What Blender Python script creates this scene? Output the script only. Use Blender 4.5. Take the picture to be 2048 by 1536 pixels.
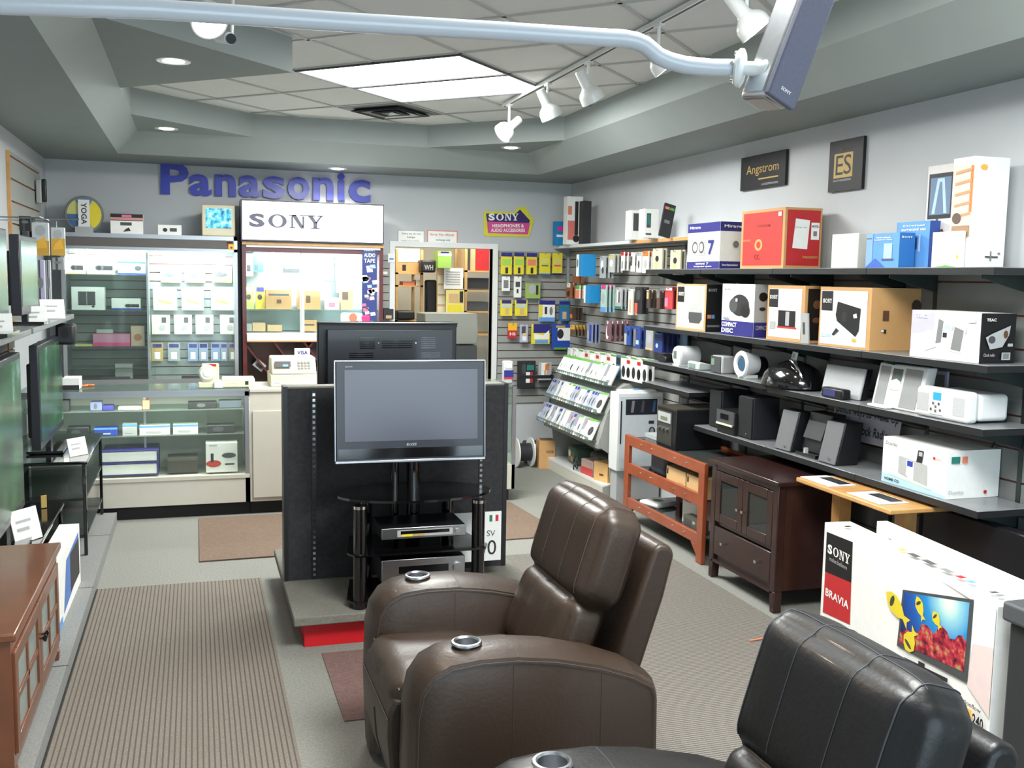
import bpy, bmesh, math, random
from mathutils import Vector, Matrix, noise
random.seed(7)
SC = bpy.context.scene
for o in list(bpy.data.objects): bpy.data.objects.remove(o)
COL = SC.collection
PI = math.pi
# ------------------------------------------------------------------ camera
FPX, CH = 2000.0, 1.8
Yd = Vector((390-1024, 545-768, FPX)).normalized()
Xd = Vector((6476., -96., FPX)); Xd = (Xd - Xd.dot(Yd)*Yd).normalized()
Zd = Xd.cross(Yd)
if Zd.y > 0: Zd = -Zd
RM = Matrix((Xd, Yd, Zd))                       # world = RM @ camera(x right, y down, z forward)
cd = bpy.data.cameras.new('camera'); cam = bpy.data.objects.new('camera', cd); COL.objects.link(cam)
cd.sensor_width = 36; cd.lens = 36*FPX/2048; cd.clip_start = .05; cd.clip_end = 200
cx, cy, cz = RM @ Vector((1, 0, 0)), RM @ Vector((0, -1, 0)), RM @ Vector((0, 0, -1))
cam.matrix_world = Matrix(((cx.x, cy.x, cz.x, 0), (cx.y, cy.y, cz.y, 0), (cx.z, cy.z, cz.z, CH), (0, 0, 0, 1)))
SC.camera = cam
# ------------------------------------------------------------------ world, daylight, exposure
SC.view_settings.view_transform = 'Standard'; SC.view_settings.look = 'None'
SC.view_settings.gamma = 1; SC.view_settings.use_curve_mapping = False
SC.view_settings.exposure = 0.3
w = bpy.data.worlds.new('sky'); SC.world = w; w.use_nodes = True
w.node_tree.nodes['Background'].inputs[0].default_value = (.75, .87, 1, 1)
w.node_tree.nodes['Background'].inputs[1].default_value = 2.2
def lamp(name, kind, loc, energy, col, rot=(0, 0, 0), **k):
    l = bpy.data.lights.new(name, kind); l.energy = energy; l.color = col
    for a, b in k.items(): setattr(l, a, b)
    o = bpy.data.objects.new(name, l); o.location = loc; o.rotation_euler = rot; COL.objects.link(o); return o
# daylight entering through the shop window behind the camera
lamp('daylight', 'AREA', (1.6, -1.75, 1.55), 84, (.74, .85, 1.0), (math.radians(90), 0, 0), shape='RECTANGLE', size=4.0, size_y=2.3)
# room sizes
XL, XR, YB, YF = -1.21, 3.60, 9.5, -1.6
ZS, Z2, Z3 = 2.745, 2.90, 3.087
# light of the ceiling panels (the ones in view and the ones over the front of the shop)
PU, PV = Vector((.7071, -.7071, 0)), Vector((.7071, .7071, 0))
PANEL0 = Vector((.611, 6.602, Z3))
def panel_centre(i, base): return base + PU*.61 + PV*(.305 + .61*i)
PANEL_BASES = [PANEL0, PANEL0 + Vector((0, -4.3, 0))]
for b in PANEL_BASES:
    for i in (0, 1):
        c = panel_centre(i, b)
        lamp('ceiling_panel_light', 'AREA', (c.x, c.y, Z3-.03), 62, (.98, 1, .97), (0, 0, math.radians(-45)), shape='RECTANGLE', size=1.17, size_y=.55)

# ------------------------------------------------------------------ pixel helpers (photo pixel -> point on a real plane)
def ray(px, py): return RM @ Vector((px-1024, py-768, FPX))
def PZ(px, py, z):
    r = ray(px, py); return Vector((0, 0, CH)) + r*((z-CH)/r.z)
def PX(px, py, x):
    r = ray(px, py); return Vector((0, 0, CH)) + r*(x/r.x)
def PY(px, py, y):
    r = ray(px, py); return Vector((0, 0, CH)) + r*(y/r.y)
RT = RM.transposed()
def proj(p):
    c = RT @ (Vector(p) - Vector((0, 0, CH))); return 1024+FPX*c.x/c.z, 768+FPX*c.y/c.z
def yat(px, x, z):                              # y where the line (x, ., z) crosses pixel column px
    lo, hi = .8, 14.
    up = proj((x, hi, z))[0] > proj((x, lo, z))[0]
    for _ in range(40):
        m = (lo+hi)/2
        if (proj((x, m, z))[0] < px) == up: lo = m
        else: hi = m
    return m
def xat(px, y, z):
    lo, hi = -5., 9.
    for _ in range(40):
        m = (lo+hi)/2
        if proj((m, y, z))[0] < px: lo = m
        else: hi = m
    return m
def zat(py, x, y):
    lo, hi = -.5, 4.
    for _ in range(40):
        m = (lo+hi)/2
        if proj((x, y, m))[1] > py: lo = m
        else: hi = m
    return m

# ------------------------------------------------------------------ materials
def s2l(c): return tuple(((v/255+.055)/1.055)**2.4 if v > 10 else v/255/12.92 for v in c)
PAL = dict(white=(236, 236, 232), offwhite=(214, 214, 206), black=(14, 14, 16), dark=(38, 38, 42), grey=(120, 122, 122),
    lgrey=(170, 172, 172), dgrey=(70, 72, 74), red=(186, 36, 40), brick=(196, 52, 46), blue=(34, 62, 160), navy=(38, 36, 120),
    sky=(92, 150, 214), cyan=(20, 130, 190), yellow=(226, 208, 50), orange=(214, 120, 50), kraft=(196, 152, 100), tan=(206, 172, 128),
    green=(90, 160, 60), lime=(160, 205, 80), pink=(224, 60, 130), cream=(222, 216, 188), teal=(40, 120, 110), brown=(96, 64, 44),
    gold=(190, 160, 90), silver=(165, 168, 172), magenta=(220, 50, 140), rose=(214, 120, 150), iceblue=(170, 200, 226), purple=(70, 40, 110),
    salmon=(226, 130, 100), amber=(236, 180, 60), lav=(180, 176, 200))
MATS = {}
def mat(name, col, rough=.55, metal=0., var=0., scale=40., bump=0., coat=0., emit=0., emcol=None, spec=.5):
    m = bpy.data.materials.new(name); m.use_nodes = True; nt = m.node_tree; b = nt.nodes['Principled BSDF']
    c = s2l(col) + (1,)
    b.inputs['Base Color'].default_value = c; b.inputs['Roughness'].default_value = rough; b.inputs['Metallic'].default_value = metal
    b.inputs['Coat Weight'].default_value = coat; b.inputs['Coat Roughness'].default_value = .08; b.inputs['Specular IOR Level'].default_value = spec
    if emit: b.inputs['Emission Color'].default_value = (s2l(emcol) if emcol else c[:3]) + (1,); b.inputs['Emission Strength'].default_value = emit
    if var or bump:
        tc = nt.nodes.new('ShaderNodeTexCoord'); n = nt.nodes.new('ShaderNodeTexNoise'); n.inputs['Scale'].default_value = scale; n.inputs['Detail'].default_value = 4
        nt.links.new(tc.outputs['Object'], n.inputs['Vector'])
        if var:
            r = nt.nodes.new('ShaderNodeValToRGB'); r.color_ramp.elements[0].position = .3; r.color_ramp.elements[1].position = .7
            r.color_ramp.elements[0].color = tuple(v*(1-var) for v in c[:3]) + (1,); r.color_ramp.elements[1].color = tuple(min(1, v*(1+var)) for v in c[:3]) + (1,)
            nt.links.new(n.outputs['Fac'], r.inputs['Fac']); nt.links.new(r.outputs['Color'], b.inputs['Base Color'])
        if bump:
            u = nt.nodes.new('ShaderNodeBump'); u.inputs['Strength'].default_value = bump; u.inputs['Distance'].default_value = .01
            nt.links.new(n.outputs['Fac'], u.inputs['Height']); nt.links.new(u.outputs['Normal'], b.inputs['Normal'])
    return m
def C(n):
    if isinstance(n, bpy.types.Material): return n
    if n not in MATS:
        col = PAL[n] if isinstance(n, str) else n
        MATS[n] = mat('card_%s' % (n if isinstance(n, str) else '%d_%d_%d' % n), col, rough=.5, var=.03, scale=25)
    return MATS[n]
def glass(name, tint=(235, 245, 240), refl=.5, opac=.08):
    m = bpy.data.materials.new(name); m.use_nodes = True; nt = m.node_tree; nt.nodes.clear()
    out = nt.nodes.new('ShaderNodeOutputMaterial'); t = nt.nodes.new('ShaderNodeBsdfTransparent'); g = nt.nodes.new('ShaderNodeBsdfGlossy')
    d = nt.nodes.new('ShaderNodeBsdfDiffuse'); m1 = nt.nodes.new('ShaderNodeMixShader'); m2 = nt.nodes.new('ShaderNodeMixShader')
    lw = nt.nodes.new('ShaderNodeLayerWeight'); lw.inputs[0].default_value = .3
    mu = nt.nodes.new('ShaderNodeMath'); mu.operation = 'MULTIPLY'; mu.inputs[1].default_value = refl
    t.inputs[0].default_value = s2l(tint)+(1,); g.inputs[0].default_value = (1, 1, 1, 1); g.inputs[1].default_value = .04; d.inputs[0].default_value = s2l((200, 212, 208))+(1,)
    nt.links.new(lw.outputs['Fresnel'], mu.inputs[0]); nt.links.new(mu.outputs[0], m1.inputs[0]); nt.links.new(t.outputs[0], m1.inputs[1]); nt.links.new(g.outputs[0], m1.inputs[2])
    m2.inputs[0].default_value = opac; nt.links.new(m1.outputs[0], m2.inputs[1]); nt.links.new(d.outputs[0], m2.inputs[2]); nt.links.new(m2.outputs[0], out.inputs[0])
    return m
M = dict(
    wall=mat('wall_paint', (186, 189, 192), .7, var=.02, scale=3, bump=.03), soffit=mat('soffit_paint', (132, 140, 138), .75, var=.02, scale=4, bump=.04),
    fascia=mat('fascia_paint', (150, 158, 156), .7, var=.02, scale=4), tile=mat('ceiling_tile', (216, 218, 216), .85, var=.06, scale=160, bump=.12),
    tbar=mat('grid_bar', (176, 176, 172), .5), rod=mat('grey_enamel', (182, 186, 192), .3, coat=.4), white_enamel=mat('white_enamel', (225, 226, 224), .3, coat=.3),
    floor=mat('speckled_carpet', (128, 128, 122), .95, var=.16, scale=90, bump=.15), plinth=mat('plinth_carpet', (126, 127, 125), .95, var=.14, scale=110, bump=.15),
    slat=mat('slatwall_grey', (150, 152, 148), .6, var=.03, scale=8), slat_dark=mat('slatwall_shade', (112, 114, 112), .6, var=.04, scale=8), groove=mat('slat_groove', (120, 74, 66), .7),  # slat_dark is simply a darker grey slatwall
    alu=mat('aluminium', (176, 178, 182), .3, metal=.85), chrome=mat('chrome', (210, 210, 212), .12, metal=1.), steel=mat('brushed_steel', (190, 192, 196), .28, metal=1., var=.05, scale=60),
    gloss=mat('gloss_black', (12, 12, 14), .12, coat=.6), blackpl=mat('black_plastic', (22, 22, 26), .4), tvbody=mat('tv_casing', (34, 36, 44), .35, coat=.2), blackshelf=mat('shelf_black_edge', (26, 28, 30), .45),
    shelf=mat('shelf_laminate', (122, 125, 128), .35, var=.05, scale=12, coat=.2), bracket=mat('bracket_steel', (52, 62, 60), .4, metal=.5),
    backpanel=mat('wall_back_panel', (96, 98, 96), .65, var=.05, scale=5), cream=mat('cream_laminate', (198, 194, 182), .5, var=.02, scale=10), kick=mat('kick_black', (22, 20, 20), .7),
    mahog=mat('mahogany', (88, 20, 22), .35, var=.15, scale=14, coat=.3), darkwood=mat('dark_espresso_wood', (46, 24, 22), .32, var=.2, scale=12, coat=.3), cherry=mat('cherry_wood', (148, 72, 42), .35, var=.14, scale=9, coat=.25),
    oak=mat('oak', (200, 150, 92), .4, var=.12, scale=14, coat=.2), brownwood=mat('walnut_brown', (108, 62, 38), .32, var=.16, scale=7, coat=.4), pine=mat('pine', (196, 158, 104), .6, var=.1, scale=10),
    brownleather=mat('brown_leather', (50, 38, 30), .42, var=.05, scale=70, bump=.10, coat=.04, spec=.4), blackleather=mat('black_leather', (20, 20, 21), .42, var=.05, scale=70, bump=.10, coat=.04, spec=.4),
    thread=mat('seam_thread', (66, 56, 50), .6), felt=mat('black_felt_board', (44, 44, 46), .9, var=.25, scale=50, bump=.1), redlam=mat('red_laminate', (200, 22, 32), .4),
    carpetgrey=mat('platform_carpet', (116, 114, 106), .95, var=.14, scale=90, bump=.2), matbrown=mat('brown_coir_mat', (112, 94, 80), .95, var=.14, scale=60, bump=.25),
    glass=glass('clear_glass', (246, 250, 248), .45, .04), glassdk=glass('smoked_glass', (70, 80, 78), .7, .05), glassgreen=glass('shelf_glass', (206, 222, 216), .6, .10), bag=glass('clear_blister', (235, 238, 240), .7, .22),
    lav_grille=mat('speaker_cloth', (98, 98, 114), .85, var=.06, scale=200), lspk=mat('grey_grille', (104, 106, 108), .7, var=.08, scale=150), whitegrille=mat('white_grille', (176, 178, 180), .6, var=.06, scale=150),
    plasticw=mat('white_plastic', (224, 226, 226), .3, coat=.3), beige=mat('register_beige', (216, 208, 180), .5), label=mat('paper_white', (232, 232, 230), .7),
    lightpanel=mat('fluorescent_diffuser', (250, 250, 246), .5, emit=9, emcol=(250, 252, 248)), lightbox=mat('lightbox_face', (250, 250, 248), .5, emit=2.6, emcol=(250, 252, 255)),
    bulb=mat('lit_reflector', (255, 250, 240), .5, emit=14, emcol=(255, 250, 238)), warm=mat('warm_bulb', (255, 220, 170), .5, emit=30, emcol=(255, 216, 176)), tube=mat('fluorescent_tube', (250, 252, 255), .5, emit=11, emcol=(240, 250, 255)))
def stripes(name, c1, c2, period, axis=0, wave_rot=0., duty=.35, rough=.95, noise_s=120):
    m = bpy.data.materials.new(name); m.use_nodes = True; nt = m.node_tree; b = nt.nodes['Principled BSDF']; b.inputs['Roughness'].default_value = rough
    tc = nt.nodes.new('ShaderNodeTexCoord'); sp = nt.nodes.new('ShaderNodeSeparateXYZ'); nt.links.new(tc.outputs['Object'], sp.inputs[0])
    a = nt.nodes.new('ShaderNodeMath'); a.operation = 'DIVIDE'; a.inputs[1].default_value = period; nt.links.new(sp.outputs[axis], a.inputs[0])
    f = nt.nodes.new('ShaderNodeMath'); f.operation = 'FRACT'; nt.links.new(a.outputs[0], f.inputs[0])
    g = nt.nodes.new('ShaderNodeMath'); g.operation = 'LESS_THAN'; g.inputs[1].default_value = duty; nt.links.new(f.outputs[0], g.inputs[0])
    n = nt.nodes.new('ShaderNodeTexNoise'); n.inputs['Scale'].default_value = noise_s; nt.links.new(tc.outputs['Object'], n.inputs['Vector'])
    r = nt.nodes.new('ShaderNodeValToRGB'); l = s2l(c1); r.color_ramp.elements[0].position = .3; r.color_ramp.elements[1].position = .7
    r.color_ramp.elements[0].color = tuple(v*.8 for v in l)+(1,); r.color_ramp.elements[1].color = tuple(v*1.15 for v in l)+(1,)
    nt.links.new(n.outputs['Fac'], r.inputs['Fac'])
    x = nt.nodes.new('ShaderNodeMix'); x.data_type = 'RGBA'; nt.links.new(g.outputs[0], x.inputs[0]); nt.links.new(r.outputs['Color'], x.inputs[6]); x.inputs[7].default_value = s2l(c2)+(1,)
    nt.links.new(x.outputs[2], b.inputs['Base Color'])
    u = nt.nodes.new('ShaderNodeBump'); u.inputs['Strength'].default_value = .5; u.inputs['Distance'].default_value = .004; u.invert = True
    nt.links.new(g.outputs[0], u.inputs['Height']); nt.links.new(u.outputs['Normal'], b.inputs['Normal'])
    return m
M['ribbed'] = stripes('ribbed_mat', (118, 110, 100), (80, 74, 69), .0205, 0, duty=.3)
M['ribbed2'] = stripes('ribbed_mat_fine', (122, 116, 108), (74, 72, 70), .016, 1, duty=.35)
def picture(name, kind, strength=0.):
    """procedural screen or print pictures"""
    m = bpy.data.materials.new(name); m.use_nodes = True; nt = m.node_tree; b = nt.nodes['Principled BSDF']; b.inputs['Roughness'].default_value = .25
    tc = nt.nodes.new('ShaderNodeTexCoord'); n = nt.nodes.new('ShaderNodeTexNoise'); r = nt.nodes.new('ShaderNodeValToRGB'); cr = r.color_ramp
    n.inputs['Detail'].default_value = 3; nt.links.new(tc.outputs['Object'], n.inputs['Vector']); nt.links.new(n.outputs['Fac'], r.inputs['Fac'])
    def st(ls):
        cr.elements[0].position = ls[0][0]; cr.elements[0].color = s2l(ls[0][1])+(1,); cr.elements[1].position = ls[-1][0]; cr.elements[1].color = s2l(ls[-1][1])+(1,)
        for p, c in ls[1:-1]: e = cr.elements.new(p); e.color = s2l(c)+(1,)
    if kind == 'pitch': n.inputs['Scale'].default_value = 3.2; st([(.3, (10, 26, 22)), (.45, (24, 64, 40)), (.58, (44, 96, 58)), (.7, (120, 150, 142))])  # blotchy greens painted as a reflection in television glass
    if kind == 'cctv': n.inputs['Scale'].default_value = 22; st([(.32, (10, 30, 50)), (.48, (40, 130, 170)), (.62, (120, 200, 230)), (.72, (235, 250, 255))])
    if kind == 'reef': n.inputs['Scale'].default_value = 38; st([(.3, (40, 10, 26)), (.45, (150, 26, 50)), (.58, (200, 60, 70)), (.68, (150, 150, 90))])
    if kind == 'junk': n.inputs['Scale'].default_value = 26; st([(.3, (20, 20, 24)), (.45, (90, 90, 96)), (.58, (190, 186, 180)), (.7, (235, 235, 230))])
    nt.links.new(r.outputs['Color'], b.inputs['Base Color'])
    if strength: nt.links.new(r.outputs['Color'], b.inputs['Emission Color']); b.inputs['Emission Strength'].default_value = strength
    return m
M['pitch'] = picture('green_screen_reflection', 'pitch', .08); M['cctv'] = picture('camera_feed', 'cctv', 1.3); M['reef'] = picture('coral_print', 'reef'); M['junk'] = picture('clutter_print', 'junk')  # left televisions: green glass reflection put into the screen colour and faint glow
def ocean():
    m = bpy.data.materials.new('ocean_print'); m.use_nodes = True; nt = m.node_tree; b = nt.nodes['Principled BSDF']
    tc = nt.nodes.new('ShaderNodeTexCoord'); sp = nt.nodes.new('ShaderNodeVectorMath'); sp.operation = 'DISTANCE'; sp.inputs[1].default_value = (.35, -.07, .61)
    r = nt.nodes.new('ShaderNodeValToRGB'); cr = r.color_ramp; nt.links.new(tc.outputs['Object'], sp.inputs[0]); nt.links.new(sp.outputs['Value'], r.inputs['Fac'])
    cr.elements[0].position = .02; cr.elements[0].color = s2l((225, 240, 220))+(1,); cr.elements[1].position = .36; cr.elements[1].color = s2l((24, 26, 84))+(1,)
    for p, c in ((.07, (150, 205, 215)), (.14, (30, 140, 205)), (.24, (16, 84, 170))): e = cr.elements.new(p); e.color = s2l(c)+(1,)
    nt.links.new(r.outputs['Color'], b.inputs['Base Color']); return m
M['ocean'] = ocean()

# ------------------------------------------------------------------ mesh helpers
TXT = {}
def text_geo(s, bold):
    k = (s, bold)
    if k not in TXT:
        cu = bpy.data.curves.new('t', 'FONT'); cu.body = s; cu.size = 1; cu.offset = bold; cu.resolution_u = 3; cu.space_character = 1+bold*1.6
        cu.dimensions = '2D'; cu.fill_mode = 'BOTH'
        o = bpy.data.objects.new('t', cu); COL.objects.link(o); me = bpy.data.meshes.new_from_object(o)
        vs = [(v.co.x, v.co.y) for v in me.vertices]; fs = [tuple(p.vertices) for p in me.polygons]
        bpy.data.objects.remove(o); bpy.data.meshes.remove(me); bpy.data.curves.remove(cu)
        x0, x1 = min(v[0] for v in vs), max(v[0] for v in vs); y0, y1 = min(v[1] for v in vs), max(v[1] for v in vs)
        vs = [((x-x0)/(x1-x0), (y-y0)/max(1e-6, y1-y0)) for x, y in vs]
        TXT[k] = (vs, fs)
    return TXT[k]
def slab_geo():
    """S O N Y in a wide slab serif, unit square overall"""
    if 'SLAB' in TXT: return TXT['SLAB']
    vs, fs = [], []
    def P(pts):
        i = len(vs); vs.extend(pts); fs.append(tuple(range(i, i+len(pts))))
    tv, tf = text_geo('S', .045); i = len(vs); vs.extend([(x*.21, y) for x, y in tv]); fs.extend([tuple(a+i for a in f) for f in tf])
    n = 28; cxx, ro, ri = .38, .125, .066
    for k in range(n):
        a, b = 2*PI*k/n, 2*PI*(k+1)/n
        P([(cxx+ro*math.cos(a), .5+.5*math.sin(a)), (cxx+ro*math.cos(b), .5+.5*math.sin(b)), (cxx+ri*math.cos(b), .5+.40*math.sin(b)), (cxx+ri*math.cos(a), .5+.40*math.sin(a))])
    R = lambda a, b, c, d: P([(a, b), (c, b), (c, d), (a, d)])
    R(.54, 0, .62, .09); R(.565, .09, .59, .9); R(.53, .91, .63, 1); P([(.565, 1), (.63, 1), (.745, 0), (.69, 0)]); R(.715, .1, .74, .9); R(.68, .91, .77, 1)
    R(.77, .91, .89, 1); R(.92, .91, 1.0, 1); P([(.79, .93), (.86, .93), (.915, .45), (.865, .42)]); P([(.955, .93), (.985, .93), (.915, .40), (.89, .45)]); R(.865, .05, .92, .47); R(.83, 0, .955, .09)
    TXT['SLAB'] = (vs, fs); return TXT['SLAB']
class MB:
    def __init__(s): s.v, s.f, s.mi, s.ms = [], [], [], []
    def mid(s, m):
        m = C(m) if not isinstance(m, bpy.types.Material) else m
        if m not in s.ms: s.ms.append(m)
        return s.ms.index(m)
    def add(s, vs, fs, m):
        i = len(s.v); k = s.mid(m); s.v.extend([tuple(p) for p in vs]); s.f.extend([tuple(a+i for a in f) for f in fs]); s.mi.extend([k]*len(fs)); return s
    def box(s, x0, y0, z0, x1, y1, z1, m):
        return s.add([(x0, y0, z0), (x1, y0, z0), (x1, y1, z0), (x0, y1, z0), (x0, y0, z1), (x1, y0, z1), (x1, y1, z1), (x0, y1, z1)],
                     [(0, 3, 2, 1), (4, 5, 6, 7), (0, 1, 5, 4), (1, 2, 6, 5), (2, 3, 7, 6), (3, 0, 4, 7)], m)
    def quad(s, pts, m): return s.add(pts, [tuple(range(len(pts)))], m)
    def slab(s, pts, t, m):
        """polygon given thickness along vector t"""
        n = len(pts); q = [Vector(p)+Vector(t) for p in pts]
        return s.add(list(pts)+q, [tuple(range(n))[::-1], tuple(range(n, 2*n))]+[(i, (i+1) % n, n+(i+1) % n, n+i) for i in range(n)], m)
    def beam(s, a, b, w, h, m, up=(0, 0, 1)):
        a, b = Vector(a), Vector(b); d = (b-a).normalized(); u = Vector(up)
        if abs(d.dot(u)) > .98: u = Vector((0, 1, 0))
        sx = d.cross(u).normalized()*w/2; sy = sx.cross(d).normalized()*h/2
        return s.slab([a-sx-sy, a+sx-sy, a+sx+sy, a-sx+sy], b-a, m)
    def cyl(s, a, b, r, m, n=16, r2=None):
        a, b = Vector(a), Vector(b); d = (b-a).normalized(); u = Vector((0, 0, 1)) if abs(d.z) < .9 else Vector((1, 0, 0))
        e1 = d.cross(u).normalized(); e2 = d.cross(e1); r2 = r if r2 is None else r2
        vs = [a+e1*r*math.cos(2*PI*k/n)+e2*r*math.sin(2*PI*k/n) for k in range(n)]+[b+e1*r2*math.cos(2*PI*k/n)+e2*r2*math.sin(2*PI*k/n) for k in range(n)]
        return s.add(vs, [tuple(range(n))[::-1], tuple(range(n, 2*n))]+[(i, (i+1) % n, n+(i+1) % n, n+i) for i in range(n)], m)
    def tube(s, path, r, m, n=12):
        path = [Vector(p) for p in path]; vs = []; fs = []; pe = None
        for i, p in enumerate(path):
            d = (path[min(i+1, len(path)-1)]-path[max(i-1, 0)]).normalized()
            if pe is None:
                u = Vector((0, 0, 1)) if abs(d.z) < .9 else Vector((1, 0, 0)); e1 = d.cross(u).normalized()
            else: e1 = (pe - d*pe.dot(d)).normalized()
            pe = e1; e2 = d.cross(e1)
            vs += [p+e1*r*math.cos(2*PI*k/n)+e2*r*math.sin(2*PI*k/n) for k in range(n)]
        for i in range(len(path)-1):
            fs += [(i*n+k, i*n+(k+1) % n, (i+1)*n+(k+1) % n, (i+1)*n+k) for k in range(n)]
        fs += [tuple(range(n))[::-1], tuple(range((len(path)-1)*n, len(path)*n))]
        return s.add(vs, fs, m)
    def lathe(s, prof, c, m, n=24, axis='z'):
        c = Vector(c); vs = []; fs = []
        for r, h in prof:
            for k in range(n):
                a = 2*PI*k/n; x, y = r*math.cos(a), r*math.sin(a)
                vs.append(c+(Vector((x, y, h)) if axis == 'z' else Vector((x, h, y)) if axis == 'y' else Vector((h, x, y))))
        for i in range(len(prof)-1): fs += [(i*n+k, i*n+(k+1) % n, (i+1)*n+(k+1) % n, (i+1)*n+k) for k in range(n)]
        if prof[0][0] > 1e-4: fs.append(tuple(range(n))[::-1])
        if prof[-1][0] > 1e-4: fs.append(tuple(range((len(prof)-1)*n, len(prof)*n)))
        return s.add(vs, fs, m)
    def text(s, t, fn, u0, v0, u1, v1, m, bold=.02):
        vs, fs = slab_geo() if t == 'SONY*' else text_geo(t, bold)
        return s.add([fn(u0+(u1-u0)*x, v0+(v1-v0)*y) for x, y in vs], fs, m)
    def build(s, name, parent=None, loc=(0, 0, 0), rotz=0., bevel=0., seg=2, smooth=False, rot=None):
        me = bpy.data.meshes.new(name); me.from_pydata(s.v, [], s.f)
        for m in s.ms: me.materials.append(m)
        me.polygons.foreach_set('material_index', s.mi); me.update()
        o = bpy.data.objects.new(name, me); COL.objects.link(o); o.location = loc; o.rotation_euler = rot or (0, 0, rotz)
        if parent: o.parent = parent
        if bevel: b = o.modifiers.new('b', 'BEVEL'); b.width = bevel; b.segments = seg; b.limit_method = 'ANGLE'; b.angle_limit = .7
        if smooth or bevel:
            for p in me.polygons: p.use_smooth = True
            try: me.set_sharp_from_angle(angle=.7)
            except Exception: pass
        return o
def tag(o, label, cat, group=None, kind=None):
    o['label'] = label; o['category'] = cat
    if group: o['group'] = group
    if kind: o['kind'] = kind
    return o
def thing(name, label, cat, loc=(0, 0, 0), rotz=0., group=None, rot=None):
    o = bpy.data.objects.new(name, None); COL.objects.link(o); o.location = loc; o.rotation_euler = rot or (0, 0, rotz); o.empty_display_size = .1
    return tag(o, label, cat, group)
def struct(o): o['kind'] = 'structure'; return o
def copy_tree(o, parent=None):
    c = o.copy(); COL.objects.link(c)
    if parent: c.parent = parent
    for ch in list(o.children): copy_tree(ch, c)
    return c
def puff(sx, sy, sz, r, m, bulge=0., n=14, grooves=None, taper=None):
    """soft cushion, box sx*sy*sz centred at origin, rounded r, faces swelling by bulge; grooves: (axis u, positions)"""
    mb = MB(); h = Vector((sx/2, sy/2, sz/2)); idx = {}; vs = []; fs = []
    def pt(p):
        k = tuple(round(c, 4) for c in p)
        if k not in idx:
            idx[k] = len(vs); q = Vector((p[0]*h.x, p[1]*h.y, p[2]*h.z)); inner = Vector([max(-(h[i]-r), min(h[i]-r, q[i])) for i in range(3)])
            d = q-inner; q = inner+d.normalized()*r if d.length > 1e-7 else q
            for i in range(3):
                j, l = [(1, 2), (0, 2), (0, 1)][i]
                if abs(p[i]) > .999:
                    b = bulge*(1-p[j]**4)*(1-p[l]**4)
                    if grooves:
                        for ax, pos, dep in grooves:
                            if ax != i: b -= dep*math.exp(-((p[ax]-pos)/.05)**2)*(1-abs(p[j])**6)*(1-abs(p[l])**6)
                    q[i] += b*(1 if p[i] > 0 else -1)
            if taper: q = taper(q, Vector(p))
            vs.append(q)
        return idx[k]
    g = [-math.cos(PI*i/n)*.35+(-1+2*i/n)*.65 for i in range(n+1)]; g[0], g[-1] = -1., 1.
    for ax in range(3):
        j, l = [(1, 2), (2, 0), (0, 1)][ax]
        for sgn in (-1, 1):
            for a in range(n):
                for b in range(n):
                    q = []
                    for (aa, bb) in ((a, b), (a+1, b), (a+1, b+1), (a, b+1)):
                        p = [0, 0, 0]; p[ax] = sgn; p[j] = g[aa]; p[l] = g[bb]; q.append(pt(p))
                    fs.append(tuple(q if sgn > 0 else q[::-1]))
    return mb.add(vs, fs, m)

# ------------------------------------------------------------------ cartons: a box with its printing, front faces local -Y
def carton_mb(w, d, h, body, decals=(), side=None, top=None, bottomopen=False):
    mb = MB(); mb.box(-w/2, -d/2, 0, w/2, d/2, h, body); e = [.0011]
    F = {'F': lambda u, v: (-w/2+u*w, -d/2-e[0], v*h), 'R': lambda u, v: (w/2+e[0], -d/2+u*d, v*h), 'L': lambda u, v: (-w/2-e[0], d/2-u*d, v*h), 'T': lambda u, v: (-w/2+u*w, -d/2+v*d, h+e[0])}
    if side: decals = [('R', 'r', 0, 0, 1, 1, side), ('L', 'r', 0, 0, 1, 1, side)]+list(decals)
    if top: decals = [('T', 'r', 0, 0, 1, 1, top)]+list(decals)
    for dc in decals:
        f, k, u0, v0, u1, v1, col = dc[:7]; fn = F[f]
        if k == 'r': mb.quad([fn(u0, v0), fn(u1, v0), fn(u1, v1), fn(u0, v1)], col)
        elif k == 'e': mb.quad([fn((u0+u1)/2+(u1-u0)/2*math.cos(2*PI*i/20), (v0+v1)/2+(v1-v0)/2*math.sin(2*PI*i/20)) for i in range(20)], col)
        elif k == 'p': mb.quad([fn(u0+(u1-u0)*a, v0+(v1-v0)*b) for a, b in dc[7]], col)
        elif k == 't': mb.text(dc[7], fn, u0, v0, u1, v1, col, dc[8] if len(dc) > 8 else .02)
        e[0] += .0004
    return mb
def carton(name, label, cat, w, d, h, loc, rotz=0., body='white', decals=(), group=None, bevel=0., side=None, top=None, rot=None):
    o = carton_mb(w, d, h, body, decals, side, top).build(name, None, loc, rotz, bevel=bevel, rot=rot)
    return tag(o, label, cat, group)
RW = math.radians(-90)
def on_right(name, label, cat, pa, pb, ptop, z, d, xf=3.28, **k):
    """carton standing on a right-wall shelf of height z: front between pixel columns pa (far) and pb (near)"""
    y0, y1 = yat(pa, xf, z), yat(pb, xf, z); h = zat(ptop, xf, y1)-z
    return carton(name, label, cat, y0-y1, d, h, (xf+d/2, (y0+y1)/2, z+.001), RW, **k)
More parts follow.
